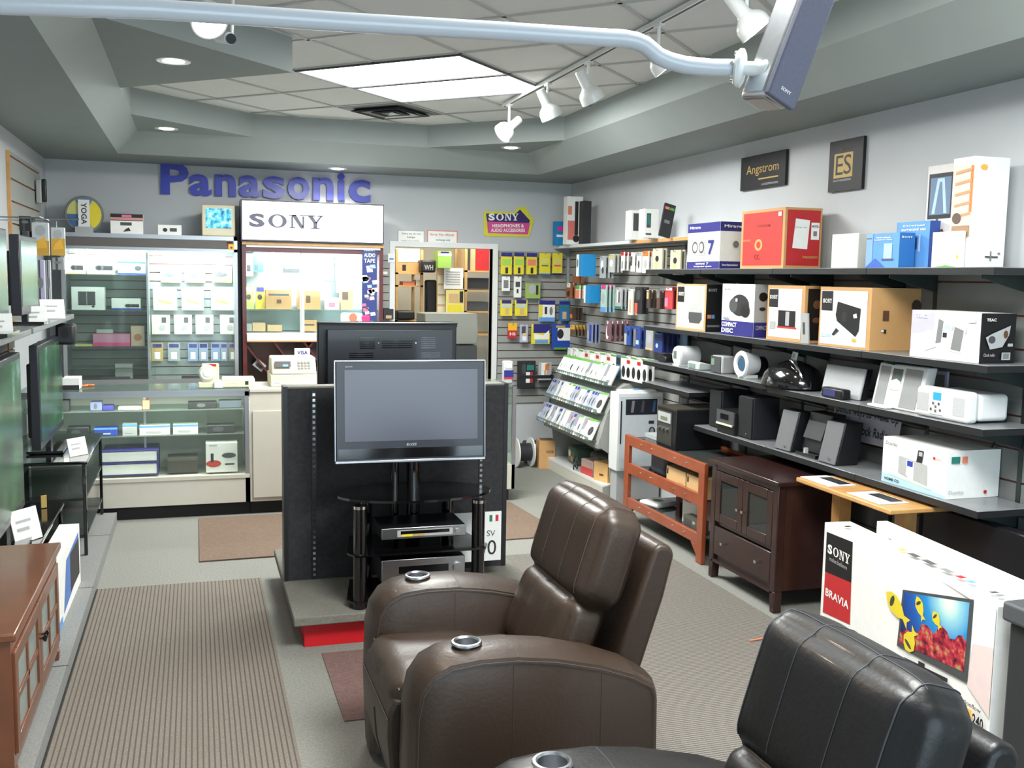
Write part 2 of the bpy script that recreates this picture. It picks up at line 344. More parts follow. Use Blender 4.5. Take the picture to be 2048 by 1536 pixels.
def facing(name, label, cat, x0p, y0p, x1p, y1p, y, d, **k):
    """carton whose front faces the camera in plane y, spanning a pixel rectangle (left, top, right, bottom)"""
    mx, my = (x0p+x1p)/2, (y0p+y1p)/2
    xa, xb = PY(x0p, my, y).x, PY(x1p, my, y).x; za, zb = PY(mx, y1p, y).z, PY(mx, y0p, y).z
    if 'zb' in k: za = k.pop('zb')
    return carton(name, label, cat, xb-xa, d, zb-za, ((xa+xb)/2, y+d/2, za), 0, **k)
# ================================================================== room shell
mb = MB(); mb.box(XL-.1, YF-1.2, -.05, 5.0, 12.6, 0, M['floor']); struct(mb.build('floor'))
mb = MB(); mb.box(XL-.1, YF, 0, XL, YB, 3.3, M['wall']); struct(mb.build('wall_left'))
mb = MB(); mb.box(XR, YF, 0, XR+.1, YB, 3.3, M['wall']); struct(mb.build('wall_right'))
DX0, DX1, DZ = xat(789, YB, 1.6), xat(984, YB, 1.6), 2.08
mb = MB(); mb.box(XL-.1, YB, 0, DX0, YB+.1, 3.3, M['wall']); mb.box(DX1, YB, 0, XR+.1, YB+.1, 3.3, M['wall']); mb.box(DX0, YB, DZ, DX1, YB+.1, 3.3, M['wall']); struct(mb.build('wall_back'))
WX0, WX1 = -.7, 3.45
mb = MB(); mb.box(XL-.1, YF-.1, 0, WX0, YF, 3.3, M['wall']); mb.box(WX1, YF-.1, 0, XR+.1, YF, 3.3, M['wall']); mb.box(WX0, YF-.1, 0, WX1, YF, .25, M['wall']); mb.box(WX0, YF-.1, 2.72, WX1, YF, 3.3, M['wall']); struct(mb.build('wall_front'))
mb = MB()
for x in (WX0, 1.35, WX1-.06): mb.box(x, YF-.08, .25, x+.06, YF-.02, 2.72, M['alu'])
mb.box(WX0+.06, YF-.08, .25, WX1-.06, YF-.02, .31, M['alu']); mb.box(WX0+.06, YF-.08, 2.66, WX1-.06, YF-.02, 2.72, M['alu']); wf = struct(mb.build('window_1'))
mb = MB(); mb.box(WX0+.06, YF-.055, .31, 1.35, YF-.05, 2.66, M['glass']); mb.box(1.41, YF-.055, .31, WX1-.06, YF-.05, 2.66, M['glass']); mb.build('glass_pane', wf)
# ceiling: soffit, sloped cove, upper soffit with pointed corners, tile field
LX0, LX1, LY0, LY1 = -.58, 3.015, -1.3, 8.8
UX0, UX1, UY0, UY1 = -.415, 2.82, -1.1, 8.55
mb = MB(); S = M['soffit']; Fa = M['fascia']
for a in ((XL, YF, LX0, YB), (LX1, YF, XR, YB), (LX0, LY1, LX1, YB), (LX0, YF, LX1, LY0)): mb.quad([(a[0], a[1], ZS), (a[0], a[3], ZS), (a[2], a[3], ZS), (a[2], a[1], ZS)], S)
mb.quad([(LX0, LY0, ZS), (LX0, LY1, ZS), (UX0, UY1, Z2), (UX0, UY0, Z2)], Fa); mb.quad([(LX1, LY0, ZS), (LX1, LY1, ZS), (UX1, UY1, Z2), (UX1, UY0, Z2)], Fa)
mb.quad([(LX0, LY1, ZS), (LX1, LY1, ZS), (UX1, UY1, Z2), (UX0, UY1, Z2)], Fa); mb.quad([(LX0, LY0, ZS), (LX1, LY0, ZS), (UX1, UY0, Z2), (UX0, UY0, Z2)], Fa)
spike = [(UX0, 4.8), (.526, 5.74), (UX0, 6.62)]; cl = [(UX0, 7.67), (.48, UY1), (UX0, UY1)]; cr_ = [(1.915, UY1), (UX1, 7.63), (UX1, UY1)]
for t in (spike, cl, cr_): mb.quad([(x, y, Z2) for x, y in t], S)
bd = [(UX0, UY0), (UX0, 4.8), (.526, 5.74), (UX0, 6.62), (UX0, 7.67), (.48, UY1), (1.915, UY1), (UX1, 7.63), (UX1, UY0), (UX0, UY0)]
for (a, b) in zip(bd, bd[1:]): mb.quad([(a[0], a[1], Z2), (b[0], b[1], Z2), (b[0], b[1], Z3), (a[0], a[1], Z3)], Fa)
mb.quad([(UX0, UY0, Z3), (UX0, UY1, Z3), (UX1, UY1, Z3), (UX1, UY0, Z3)], M['tile']); mb.box(XL, YF, 3.2, XR, YB, 3.25, M['tile'])
struct(mb.build('ceiling'))
mb = MB(); T = .61
def inpoly(p, poly=bd[:-1]):
    c = False
    for i in range(len(poly)):
        a, b = poly[i], poly[i-1]
        if (a[1] > p[1]) != (b[1] > p[1]) and p[0] < (b[0]-a[0])*(p[1]-a[1])/(b[1]-a[1])+a[0]: c = not c
    return c
for k in range(-16, 17):
    for d, q in ((PU, PV), (PV, PU)):
        o0 = PANEL0+q*T*k; run = None
        for s in range(-420, 421):
            p = o0+d*(s*.025); ok = inpoly((p.x, p.y))
            if ok and run is None: run = p
            if run is not None and (not ok or s == 420):
                if (p-run).length > .05: mb.beam((run.x, run.y, Z3-.004), (p.x, p.y, Z3-.004), .022, .008, M['tbar'])
                run = None
struct(mb.build('trim_1'))
# fluorescent panels
for bi, b in enumerate(PANEL_BASES):
    for i in (0, 1):
        c = panel_centre(i, b); rz = math.radians(-45)
        lab = ['bright square-lit fluorescent panel, the one nearer the camera of the pair in view', 'bright fluorescent ceiling panel next to the air vent'][i] if bi == 0 else ['fluorescent ceiling panel above the recliners, outside the frame', 'second fluorescent ceiling panel above the recliners, outside the frame'][i]
        t = thing('ceiling_light', lab, 'ceiling light', (c.x, c.y, Z3-.008), rz, 'fluorescent ceiling panels')
        mb = MB()
        for a in ((-.605, -.3, .605, -.285), (-.605, .285, .605, .3), (-.605, -.285, -.59, .285), (.59, -.285, .605, .285)): mb.box(a[0], a[1], -.010, a[2], a[3], .006, C('dgrey'))
        mb.build('light_frame', t)
        mb = MB(); mb.box(-.59, -.285, -.002, .59, .285, .004, M['lightpanel']); mb.build('diffuser', t)
# air vent
c = PANEL0+PU*(-T*.5)+PV*(T*2.5); t = thing('ceiling_vent', 'square louvred air vent in the tile ceiling beyond the bright panels', 'vent', (c.x, c.y, Z3-.01), math.radians(-45))
mb = MB(); mb.box(-.29, -.29, 0, .29, .29, .004, M['slat_dark']); mb.build('vent_plate', t)
for k, s in enumerate((.22, .165, .11, .055)):
    mb = MB(); q = s-.028
    for sg in (1, -1):
        mb.slab([(-s, sg*s, -.022), (s, sg*s, -.022), (q, sg*q, -.002), (-q, sg*q, -.002)], (0, 0, .003), M['alu'] if k % 2 else M['dark'] if 'dark' in M else C('dark'))
        mb.slab([(sg*s, -s, -.022), (sg*s, s, -.022), (sg*q, q, -.002), (sg*q, -q, -.002)], (0, 0, .003), M['alu'] if k % 2 else C('dark'))
    mb.build('louvre', t)
# recessed pot lights
def pot(x, y, z, label, e=14):
    t = thing('recessed_light', label, 'recessed light', (x, y, z), group='round recessed lights')
    mb = MB(); mb.lathe([(.058, -.002), (.085, -.004), (.088, -.0005), (.06, .0)], (0, 0, 0), M['white_enamel'], 28); mb.build('trim_ring', t, smooth=True)
    mb = MB(); mb.lathe([(.0001, -.010), (.035, -.008), (.057, -.003), (.057, .002)], (0, 0, 0), M['bulb'], 24); mb.build('lamp_reflector', t, smooth=True)
    lamp('pot_lamp', 'SPOT', (x, y, z-.03), e, (1, .97, .9), (0, 0, 0), spot_size=2.3, spot_blend=.7, shadow_soft_size=.05)
p = PZ(347, 122, Z2); pot(p.x, p.y, Z2, 'round recessed light in the pointed soffit, the nearest to the camera')
p = PZ(333, 257, Z2); pot(p.x, p.y, Z2, 'round recessed light in the back left corner of the upper soffit')
p = PZ(1022, 295, Z2); pot(p.x, p.y, Z2, 'round recessed light in the back right corner of the upper soffit')
p = PZ(675, 337, ZS); pot(p.x, 9.13, ZS, 'round recessed light directly above the big blue wall letters', 110)
# door casing and the storage room beyond
mb = MB(); mb.box(DX1, YB-.02, 0, DX1+.05, YB+.12, DZ+.05, M['white_enamel']); mb.box(DX0-.05, YB-.02, 0, DX0, YB+.12, DZ+.05, M['white_enamel']); mb.box(DX0, YB-.02, DZ, DX1, YB+.12, DZ+.05, M['white_enamel']); struct(mb.build('door_1'))
BW = mat('store_room_paint', (206, 202, 188), .8)
mb = MB(); mb.box(.9, 12.3, 0, 4.4, 12.4, 2.9, BW); struct(mb.build('wall_storage_back'))
mb = MB(); mb.box(.8, YB+.1, 0, .9, 12.4, 2.9, BW); struct(mb.build('wall_storage_left'))
mb = MB(); mb.box(4.4, YB+.1, 0, 4.5, 12.4, 2.9, BW); struct(mb.build('wall_storage_right'))
mb = MB(); mb.box(.8, YB+.1, 2.8, 4.5, 12.4, 2.9, BW); struct(mb.build('ceiling_storage'))
t = thing('storage_light', 'bare fluorescent fitting on the store room ceiling', 'ceiling light', (2.6, 10.8, 2.76)); mb = MB(); mb.box(-.6, -.08, 0, .6, .08, .04, M['white_enamel']); mb.build('housing', t); mb = MB(); mb.cyl((-.58, 0, -.02), (.58, 0, -.02), .016, M['tube']); mb.build('lamp_tube', t)
lamp('storage_lamp', 'AREA', (2.6, 10.8, 2.70), 34, (1, .93, .78), shape='RECTANGLE', size=1.1, size_y=.2)

# ================================================================== overhead: track, heads, rod, speaker, camera
TX, TZ = 2.19, Z3-.035
mb = MB(); mb.box(TX-.018, 1.2, TZ, TX+.018, 7.22, TZ+.022, M['white_enamel']); mb.box(TX-.006, 1.2, TZ-.002, TX+.006, 7.2, TZ+.001, M['blackpl'])
for y in (1.3, 4.2, 7.1): mb.cyl((TX, y, TZ+.022), (TX, y, Z3-.004), .02, M['white_enamel'])
tag(mb.build('lighting_track'), 'long white lighting track under the tile ceiling', 'lighting track')
def track_head(px, py, aim, label, on=True, e=26, x=TX, warm=False):
    y = yat(px, x, 2.88); z = zat(py, x, y)
    t = thing('track_light', label, 'spotlight', (x, y, TZ), group='white heads on the lighting track')
    mb = MB(); mb.cyl((0, 0, 0), (0, 0, z-TZ+.035), .009, M['white_enamel'], 10); mb.box(-.014, -.035, -.012, .014, .035, 0, M['white_enamel']); mb.build('stem', t)
    a = Vector(aim).normalized(); c = Vector((0, 0, z-TZ))
    q = Vector((0, 0, 1)).rotation_difference(a).to_euler()
    mb = MB(); mb.lathe([(.0001, -.115), (.026, -.115), (.030, -.108), (.031, -.02), (.036, -.008), (.060, .012), (.071, .035), (.073, .075), (.067, .075), (.060, .04), (.0001, .035)], (0, 0, 0), M['white_enamel'], 24)
    mb.build('shade', t, c, smooth=True, rot=q)
    if on:
        mb = MB(); mb.lathe([(.0001, .066), (.062, .062), (.064, .05)], (0, 0, 0), M['warm'] if warm else M['bulb'], 20); mb.build('lamp_face', t, c, rot=q)
        lq = Vector((0, 0, -1)).rotation_difference(a).to_euler(); w_ = Vector((x, y, z))+a*.1
        lamp('track_lamp', 'SPOT', w_, e, (1, .80, .62) if warm else (1, .96, .88), lq, spot_size=2.7 if warm else 1.5, spot_blend=.8, shadow_soft_size=.05)
track_head(1018, 256, (-.75, -.2, -.62), 'white track spotlight at the far end of the track, turned to the left')
track_head(1095, 213, (.45, .1, -.8), 'white track spotlight, second from the far end of the track', e=16)
track_head(1176, 178, (.5, .1, -.8), 'white track spotlight, third from the far end of the track', e=16)
track_head(1316, 112, (.6, -.15, -.75), 'lit white track spotlight half behind the bent grey rod', e=22)
track_head(1492, 34, (.6, -.2, -.75), 'lit white track spotlight beside the hanging loudspeaker', e=22)
track_head(408, 26, (.25, -.75, -.6), 'glaring warm spotlight above the grey rod at top left', x=.05, warm=True, e=50)
mb = MB(); mb.box(.03, 3.6, TZ, .07, 5.0, TZ+.022, M['white_enamel']); mb.cyl((.05, 4.1, TZ+.02), (.05, 4.1, Z3-.003), .02, M['white_enamel']); tag(mb.build('lighting_track'), 'short white lighting track that carries the warm spotlight', 'lighting track')
# bent rod carrying the loudspeaker
path = []
for px, py, y in ((0, 8, 1.8), (300, 18, 1.8), (700, 45, 1.8), (1000, 62, 1.8), (1200, 75, 1.8), (1245, 77, 1.8), (1272, 82, 1.8), (1290, 90, 1.8), (1302, 100, 1.8), (1316, 112, 1.8), (1338, 122, 1.8), (1370, 130, 1.8), (1420, 135, 1.8), (1480, 136, 1.8)): path.append(PY(px, py, y))
path = [Vector((XL+.01, 1.8, path[0].z-.01))]+path
t = thing('speaker_pole', 'pale grey metal rod with an S bend running across the top of the view', 'pole', path[0])
mb = MB(); mb.tube([p-path[0] for p in path], .0165, M['rod'], 18); mb.build('rod', t, smooth=True)
mb = MB(); mb.cyl((0, 0, 0), (.012, 0, 0), .05, M['rod'], 24); mb.build('wall_flange', t)
e = path[-1]-path[0]
mb = MB(); mb.lathe([(.0001, -.008), (.032, -.008), (.037, -.003), (.037, .004), (.03, .008), (.0001, .010)], (0, 0, 0), M['white_enamel'], 28)
for k in range(4): a = PI/4+k*PI/2; mb.lathe([(.0001, -.016), (.005, -.015), (.005, -.01)], (.028*math.cos(a), .028*math.sin(a), 0), M['steel'], 8)
mb.cyl((0, 0, 0), (0, 0, .045), .014, M['white_enamel'], 14); mb.lathe([(.0001, -.02), (.014, -.014), (.02, 0), (.014, .014), (.0001, .02)], (0, 0, .05), M['white_enamel'], 16)
mb.build('ball_bracket', t, e, smooth=True, rot=Vector((0, 0, 1)).rotation_difference(Vector((.80, -.62, -.12)).normalized()).to_euler())
# loudspeaker on the arm
sb, st_ = PY(1552, 207, 1.74), PY(1640, -30, 1.74)
ax = (st_-sb); L = ax.length; rz = math.atan2(ax.x, ax.z)
t = thing('loudspeaker', 'slim silver loudspeaker with a violet grille hanging at top right', 'speaker', sb, group=None, rot=(0, rz, 0))
t.rotation_mode = 'XYZ'
t.matrix_world = Matrix.Translation(sb) @ Matrix.Rotation(rz, 4, 'Y') @ Matrix.Rotation(math.radians(14), 4, 'Z')
mb = MB(); mb.box(-.034, .0, 0, .034, .075, L, M['steel']); mb.build('cabinet', t, bevel=.012, seg=3)
mb = MB(); mb.box(-.038, -.014, .003, .038, .001, L-.003, M['lav_grille']); mb.text('SONY', lambda u, v: (-.014+u*.028, -.0148, .022+v*.007), 0, 0, 1, 1, M['white_enamel'], .03); mb.build('grille', t, bevel=.003)
# small security camera
p = PY(460, 78, 4.6); t = thing('security_camera', 'small white security camera hanging beside the soffit', 'camera', p)
mb = MB(); mb.cyl((0.01, .05, .015), (0.02, .03, Z3-p.z), .008, M['white_enamel'], 10); mb.build('mount', t)
mb = MB(); mb.cyl((-.045, .11, .03), (0, -.01, 0), .026, M['white_enamel'], 20); mb.build('housing', t, smooth=True)
mb = MB(); mb.cyl((0.0005, -.011, 0), (.004, -.024, -.004), .022, M['gloss'], 20); mb.build('lens', t)

# ================================================================== floor pieces
mb = MB(); mb.box(XL+.002, -1.0, .001, -.56, 7.55, .08, M['plinth'])
for y in (2.3, 3.45, 4.6, 5.75, 6.9): mb.box(XL+.01, y, .0795, -.555, y+.008, .0805, M['kick'])
tag(mb.build('display_plinth', bevel=.004), 'low grey carpeted plinth running along the left wall', 'platform')
mb = MB(); mb.box(-.55, .2, .001, .346, 5.94, .010, M['ribbed']); mb.box(-.556, .2, .001, -.55, 5.94, .012, M['kick']); tag(mb.build('floor_mat'), 'ribbed grey brown entrance mat on the left of the floor', 'mat')
mb = MB(); mb.slab([(0, 6.385, .001), (2.22, 6.44, .001), (2.434, 6.91, .001), (2.39, 7.54, .001), (0, 7.54, .001)], (0, 0, .009), M['matbrown']); tag(mb.build('floor_mat'), 'plain brown coir mat in front of the glass counter', 'mat')
mb = MB(); mb.box(1.55, 1.0, .001, 2.93, 6.05, .010, M['ribbed2']); tag(mb.build('floor_mat'), 'fine ribbed grey mat behind the brown recliner', 'mat')
mb = MB(); mb.box(.55, 3.9, .001, 1.6, 4.66, .005, mat('worn_red_carpet', (112, 88, 84), .95, var=.2, scale=90)); tag(mb.build('carpet_patch'), 'worn reddish carpet patch under the red plinth box', 'carpet')

# ================================================================== display stand in the middle
t = thing('display_platform', 'grey carpeted platform on a bright red base', 'platform', (1.07, 5.35, 0))
mb = MB(); mb.box(-.645, -.64, .125, .65, .62, .17, M['carpetgrey']); mb.build('platform_deck', t, bevel=.006)
mb = MB(); mb.box(-.59, -.58, .001, .59, .56, .124, M['redlam']); mb.build('red_base', t)
mb = MB(); mb.box(.433, 5.31, .172, 1.66, 5.42, 1.205, M['felt']); mb.box(.430, 5.306, .171, .452, 5.424, 1.215, M['blackpl']); mb.box(1.640, 5.306, .171, 1.663, 5.424, 1.215, M['blackpl']); mb.box(.452, 5.31, 1.204, 1.64, 5.42, 1.214, M['carpetgrey'])
pan = mb.build('display_board'); tag(pan, 'black felt display board standing upright on the platform', 'display board')
for px in (628, 962):
    x = xat(px, 5.305, .8); mb = MB(); mb.box(x-.013, 5.302, .18, x+.013, 5.309, 1.19, M['blackpl'])
    for k in range(34): mb.box(x-.007, 5.3005, .19+k*.0295, x+.007, 5.3022, .205+k*.0295, M['chrome'])
    o = mb.build('slotted_rail', pan)
# wine-dark price sheet on the panel
def sheet(name, label, cat, pts, tk, mats_, extra=None):
    mb = MB(); mb.slab(pts, tk, mats_)
    if extra: extra(mb)
    return tag(mb.build(name), label, cat)
a, b = PY(880, 1128, 5.1), PY(1003, 1022, 5.1)
def ex(mb):
    w_, h_ = b.x-a.x, b.z-a.z; fn = lambda u, v: (a.x+u*w_, 5.0988, a.z+v*h_); X = lambda u0, v0, u1, v1, c: mb.quad([fn(u0, v0), fn(u1, v0), fn(u1, v1), fn(u0, v1)], C(c))
    X(.80, .80, .85, .93, (30, 120, 80)); X(.85, .80, .9, .93, 'white'); X(.9, .80, .95, .93, (190, 40, 60)); mb.text('SV', fn, .76, .5, .9, .62, C('dgrey'), 0); mb.text('30', fn, .62, .12, .92, .42, C('dark'), 0)
sheet('price_sheet', 'white price sheet with a small tricolour flag leaning behind the rack', 'sign', [(a.x, 5.1, a.z), (b.x, 5.1, a.z), (b.x, 5.1, b.z), (a.x, 5.1, b.z)], (0, .004, 0), M['label'], ex)
# AV rack on the platform
t = thing('av_rack', 'black glass equipment rack with three shelves and round posts', 'tv stand', (1.05, 4.93, .17))
for sx, sy in ((-.30, -.15), (.30, -.15), (-.22, .17), (.22, .17)):
    mb = MB(); mb.cyl((sx, sy, 0.001), (sx, sy, .5), .033, M['gloss'], 24); mb.cyl((sx, sy, .5), (sx, sy, .515), .035, M['chrome'], 24); mb.build('post', t, smooth=True)
for z in (.03, .265):
    mb = MB(); mb.slab([(-.36, -.12, z), (-.33, -.19, z), (.33, -.19, z), (.36, -.12, z), (.30, .2, z), (-.30, .2, z)], (0, 0, .01), M['gloss']); mb.build('shelf', t)
mb = MB(); mb.slab([(.40*math.cos(k*PI/18), .23*math.sin(k*PI/18), .53) for k in range(36)], (0, 0, .012), M['gloss']); mb.build('top_shelf', t)
for sx in (-.07, .03):
    mb = MB(); mb.cyl((sx, .16, .02), (sx, .16, .78), .036 if sx > 0 else .022, M['gloss'], 20); mb.build('column', t, smooth=True)
mb = MB(); mb.box(-.10, .05, .68, .08, .13, .86, M['blackpl']); mb.build('tv_bracket', t)
# television on the rack
c0, c1 = PY(672, 926, 4.9), PY(971, 719, 4.9); W, H = c1.x-c0.x, c1.z-c0.z
t = thing('television', 'flat television with a silver bottom edge on the glass rack, screen towards the camera', 'television', ((c0.x+c1.x)/2, 4.9, c0.z-.004), rot=(math.radians(-3.2), 0, math.radians(-1.5)))
mb = MB(); mb.box(-W/2, 0, 0, W/2, .05, H, M['tvbody']); mb.box(-W/2+.1, .05, .06, W/2-.1, .09, H-.08, M['blackpl']); mb.build('casing', t, bevel=.006)
fr = M['steel']
mb = MB(); mb.box(-W/2-.003, -.006, -.004, W/2+.003, .03, .010, M['steel']); mb.build('silver_edge', t, bevel=.003)
mb = MB(); mb.box(-W/2-.003, 0, H-.003, W/2+.003, .028, H+.002, M['alu']); mb.box(-W/2-.004, 0, .01, -W/2, .028, H, M['alu']); mb.box(W/2, 0, .01, W/2+.004, .028, H, M['alu']); mb.build('metal_surround', t)
scr = mat('lcd_screen', (58, 56, 72), .30, coat=.0, spec=1.0)
mb = MB(); mb.box(-W/2+.045, -.003, .105, W/2-.038, .001, H-.045, scr); mb.build('screen', t)
mb = MB(); mb.box(-W/2+.012, -.0035, .018, W/2-.012, .001, .068, M['gloss']); mb.build('speaker_bar', t)
mb = MB(); mb.text('SONY*', lambda u, v: (-.026+u*.052, -.0045, .078+v*.013), 0, 0, 1, 1, C('lgrey')); mb.text('BRAVIA', lambda u, v: (-W/2+.05+u*.035, -.0045, H-.032+v*.006), 0, 0, 1, 1, C('lgrey')); mb.build('lettering', t)
# players on the rack
def player(name, label, x0, y0p, x1, y1p, y, d, kind):
    a, b = PY(x0, y1p, y), PY(x1, y0p, y); w_, h_ = b.x-a.x, b.z-a.z
    t = thing(name, label, 'player' if kind == 'dvd' else 'receiver', ((a.x+b.x)/2, y, a.z))
    mb = MB(); mb.box(-w_/2, 0, .008, w_/2, d, h_, M['blackpl']); mb.build('chassis', t, bevel=.003)
    mb = MB(); mb.box(-w_/2-.001, -.008, .008, w_/2+.001, 0, h_+.001, M['steel']); mb.build('front_panel', t, bevel=.003)
    for sx in (-1, 1): mb = MB(); mb.cyl((sx*w_*.4, .03, 0), (sx*w_*.4, .03, .009), .018, M['blackpl'], 14); mb.build('foot', t)
    if kind == 'dvd':
        mb = MB(); mb.box(-w_*.32, -.0095, h_*.3, w_*.34, -.008, h_*.82, C('lgrey')); mb.box(-w_*.28, -.0105, h_*.5, w_*.3, -.0095, h_*.76, M['gloss']); mb.build('disc_tray', t)
        mb = MB(); mb.box(-w_*.27, -.0115, h_*.32, -w_*.14, -.0095, h_*.5, C('yellow')); mb.box(-w_*.13, -.0115, h_*.32, -.0, -.0095, h_*.5, C('gold')); mb.build('sticker', t)
        mb = MB(); mb.cyl((w_*.4, -.016, h_*.55), (w_*.4, -.008, h_*.55), .012, M['chrome'], 16); mb.build('button', t)
    else:
        mb = MB(); mb.box(-w_*.3, -.0095, h_*.42, w_*.3, -.008, h_*.72, M['gloss']); mb.build('display_window', t)
        mb = MB(); mb.cyl((w_*.41, -.024, h_*.55), (w_*.41, -.008, h_*.55), .024, M['steel'], 24); mb.build('volume_knob', t, smooth=True)
        for k in range(7): mb = MB(); mb.box(-w_*.28+k*.035, -.011, h_*.2, -w_*.28+k*.035+.018, -.008, h_*.27, M['alu']); mb.build('button', t)
player('disc_player', 'slim silver disc player on the middle glass shelf', 763, 1048, 931, 1083, 4.78, .26, 'dvd')
player('av_receiver', 'wide silver receiver with a round volume knob under the disc player', 763, 1110, 929, 1170, 4.78, .28, 'rec')
# television seen from behind
c0, c1 = PY(637, 800, 5.80), PY(916, 645, 5.80); W = c1.x-c0.x; z0, z1 = .93, c1.z; H = z1-z0
t = thing('television', 'large television seen from behind, beyond the black felt panel', 'television', ((c0.x+c1.x)/2, 5.80, z0))
mb = MB(); mb.box(-W/2, .03, 0, W/2, .09, H, M['blackpl']); mb.box(-W/2, .0, H-.012, W/2, .09, H, M['tvbody']); mb.build('bezel', t, bevel=.006)
mb = MB(); mb.box(-W/2+.05, -.03, .05, W/2-.04, .03, H-.045, M['tvbody'])
for x0, x1, zt, n in ((-.18, -.09, .08, 6), (-.05, .13, .09, 5), (.18, .27, .08, 6), (-.24, -.1, .17, 3), (.18, .3, .17, 3)):
    for k in range(n): mb.box(x0, -.0315, H-zt-.012-k*.012, x1, -.030, H-zt-.006-k*.012, M['gloss'])
for x in (-.07, .15): mb.cyl((x, -.033, H-.12), (x, -.030, H-.12), .005, M['chrome'], 8)
mb.build('rear_cover', t, bevel=.01)
mb = MB(); mb.cyl((0, .03, -.72), (0, .03, 0.02), .04, M['gloss'], 18); mb.slab([(.3*math.cos(k*PI/12), .02+.17*math.sin(k*PI/12), -.755) for k in range(24)], (0, 0, .03), M['gloss']); mb.build('pedestal', t, smooth=False)

# ================================================================== recliners (front towards -X)
def cut_well(o, c, r, depth):
    mb = MB(); mb.cyl((c[0], c[1], c[2]-depth), (c[0], c[1], c[2]+.05), r, M['steel'], 32); k = mb.build('cutter')
    bm = bmesh.new(); bm.from_mesh(k.data); bmesh.ops.recalc_face_normals(bm, faces=bm.faces); bm.to_mesh(k.data); bm.free()
    bm = bmesh.new(); bm.from_mesh(o.data); bmesh.ops.recalc_face_normals(bm, faces=bm.faces); bm.to_mesh(o.data); bm.free()
    par = o.parent; o.parent = None; m = o.modifiers.new('w', 'BOOLEAN'); m.object = k; m.operation = 'DIFFERENCE'; m.solver = 'EXACT'
    bpy.context.view_layer.update(); dg = bpy.context.evaluated_depsgraph_get(); me = bpy.data.meshes.new_from_object(o.evaluated_get(dg)); o.modifiers.clear(); o.data = me
    o.parent = par; bpy.data.objects.remove(k)
def snap(o, pts, off=.0006, n=10):
    from mathutils.bvhtree import BVHTree
    bv = BVHTree.FromPolygons([v.co.copy() for v in o.data.vertices], [tuple(p.vertices) for p in o.data.polygons]); out = []
    for a, b in zip(pts, pts[1:]):
        for k in range(n):
            p = Vector(a).lerp(Vector(b), k/n); q = bv.find_nearest(p); out.append(q[0]+q[1]*off)
    return out
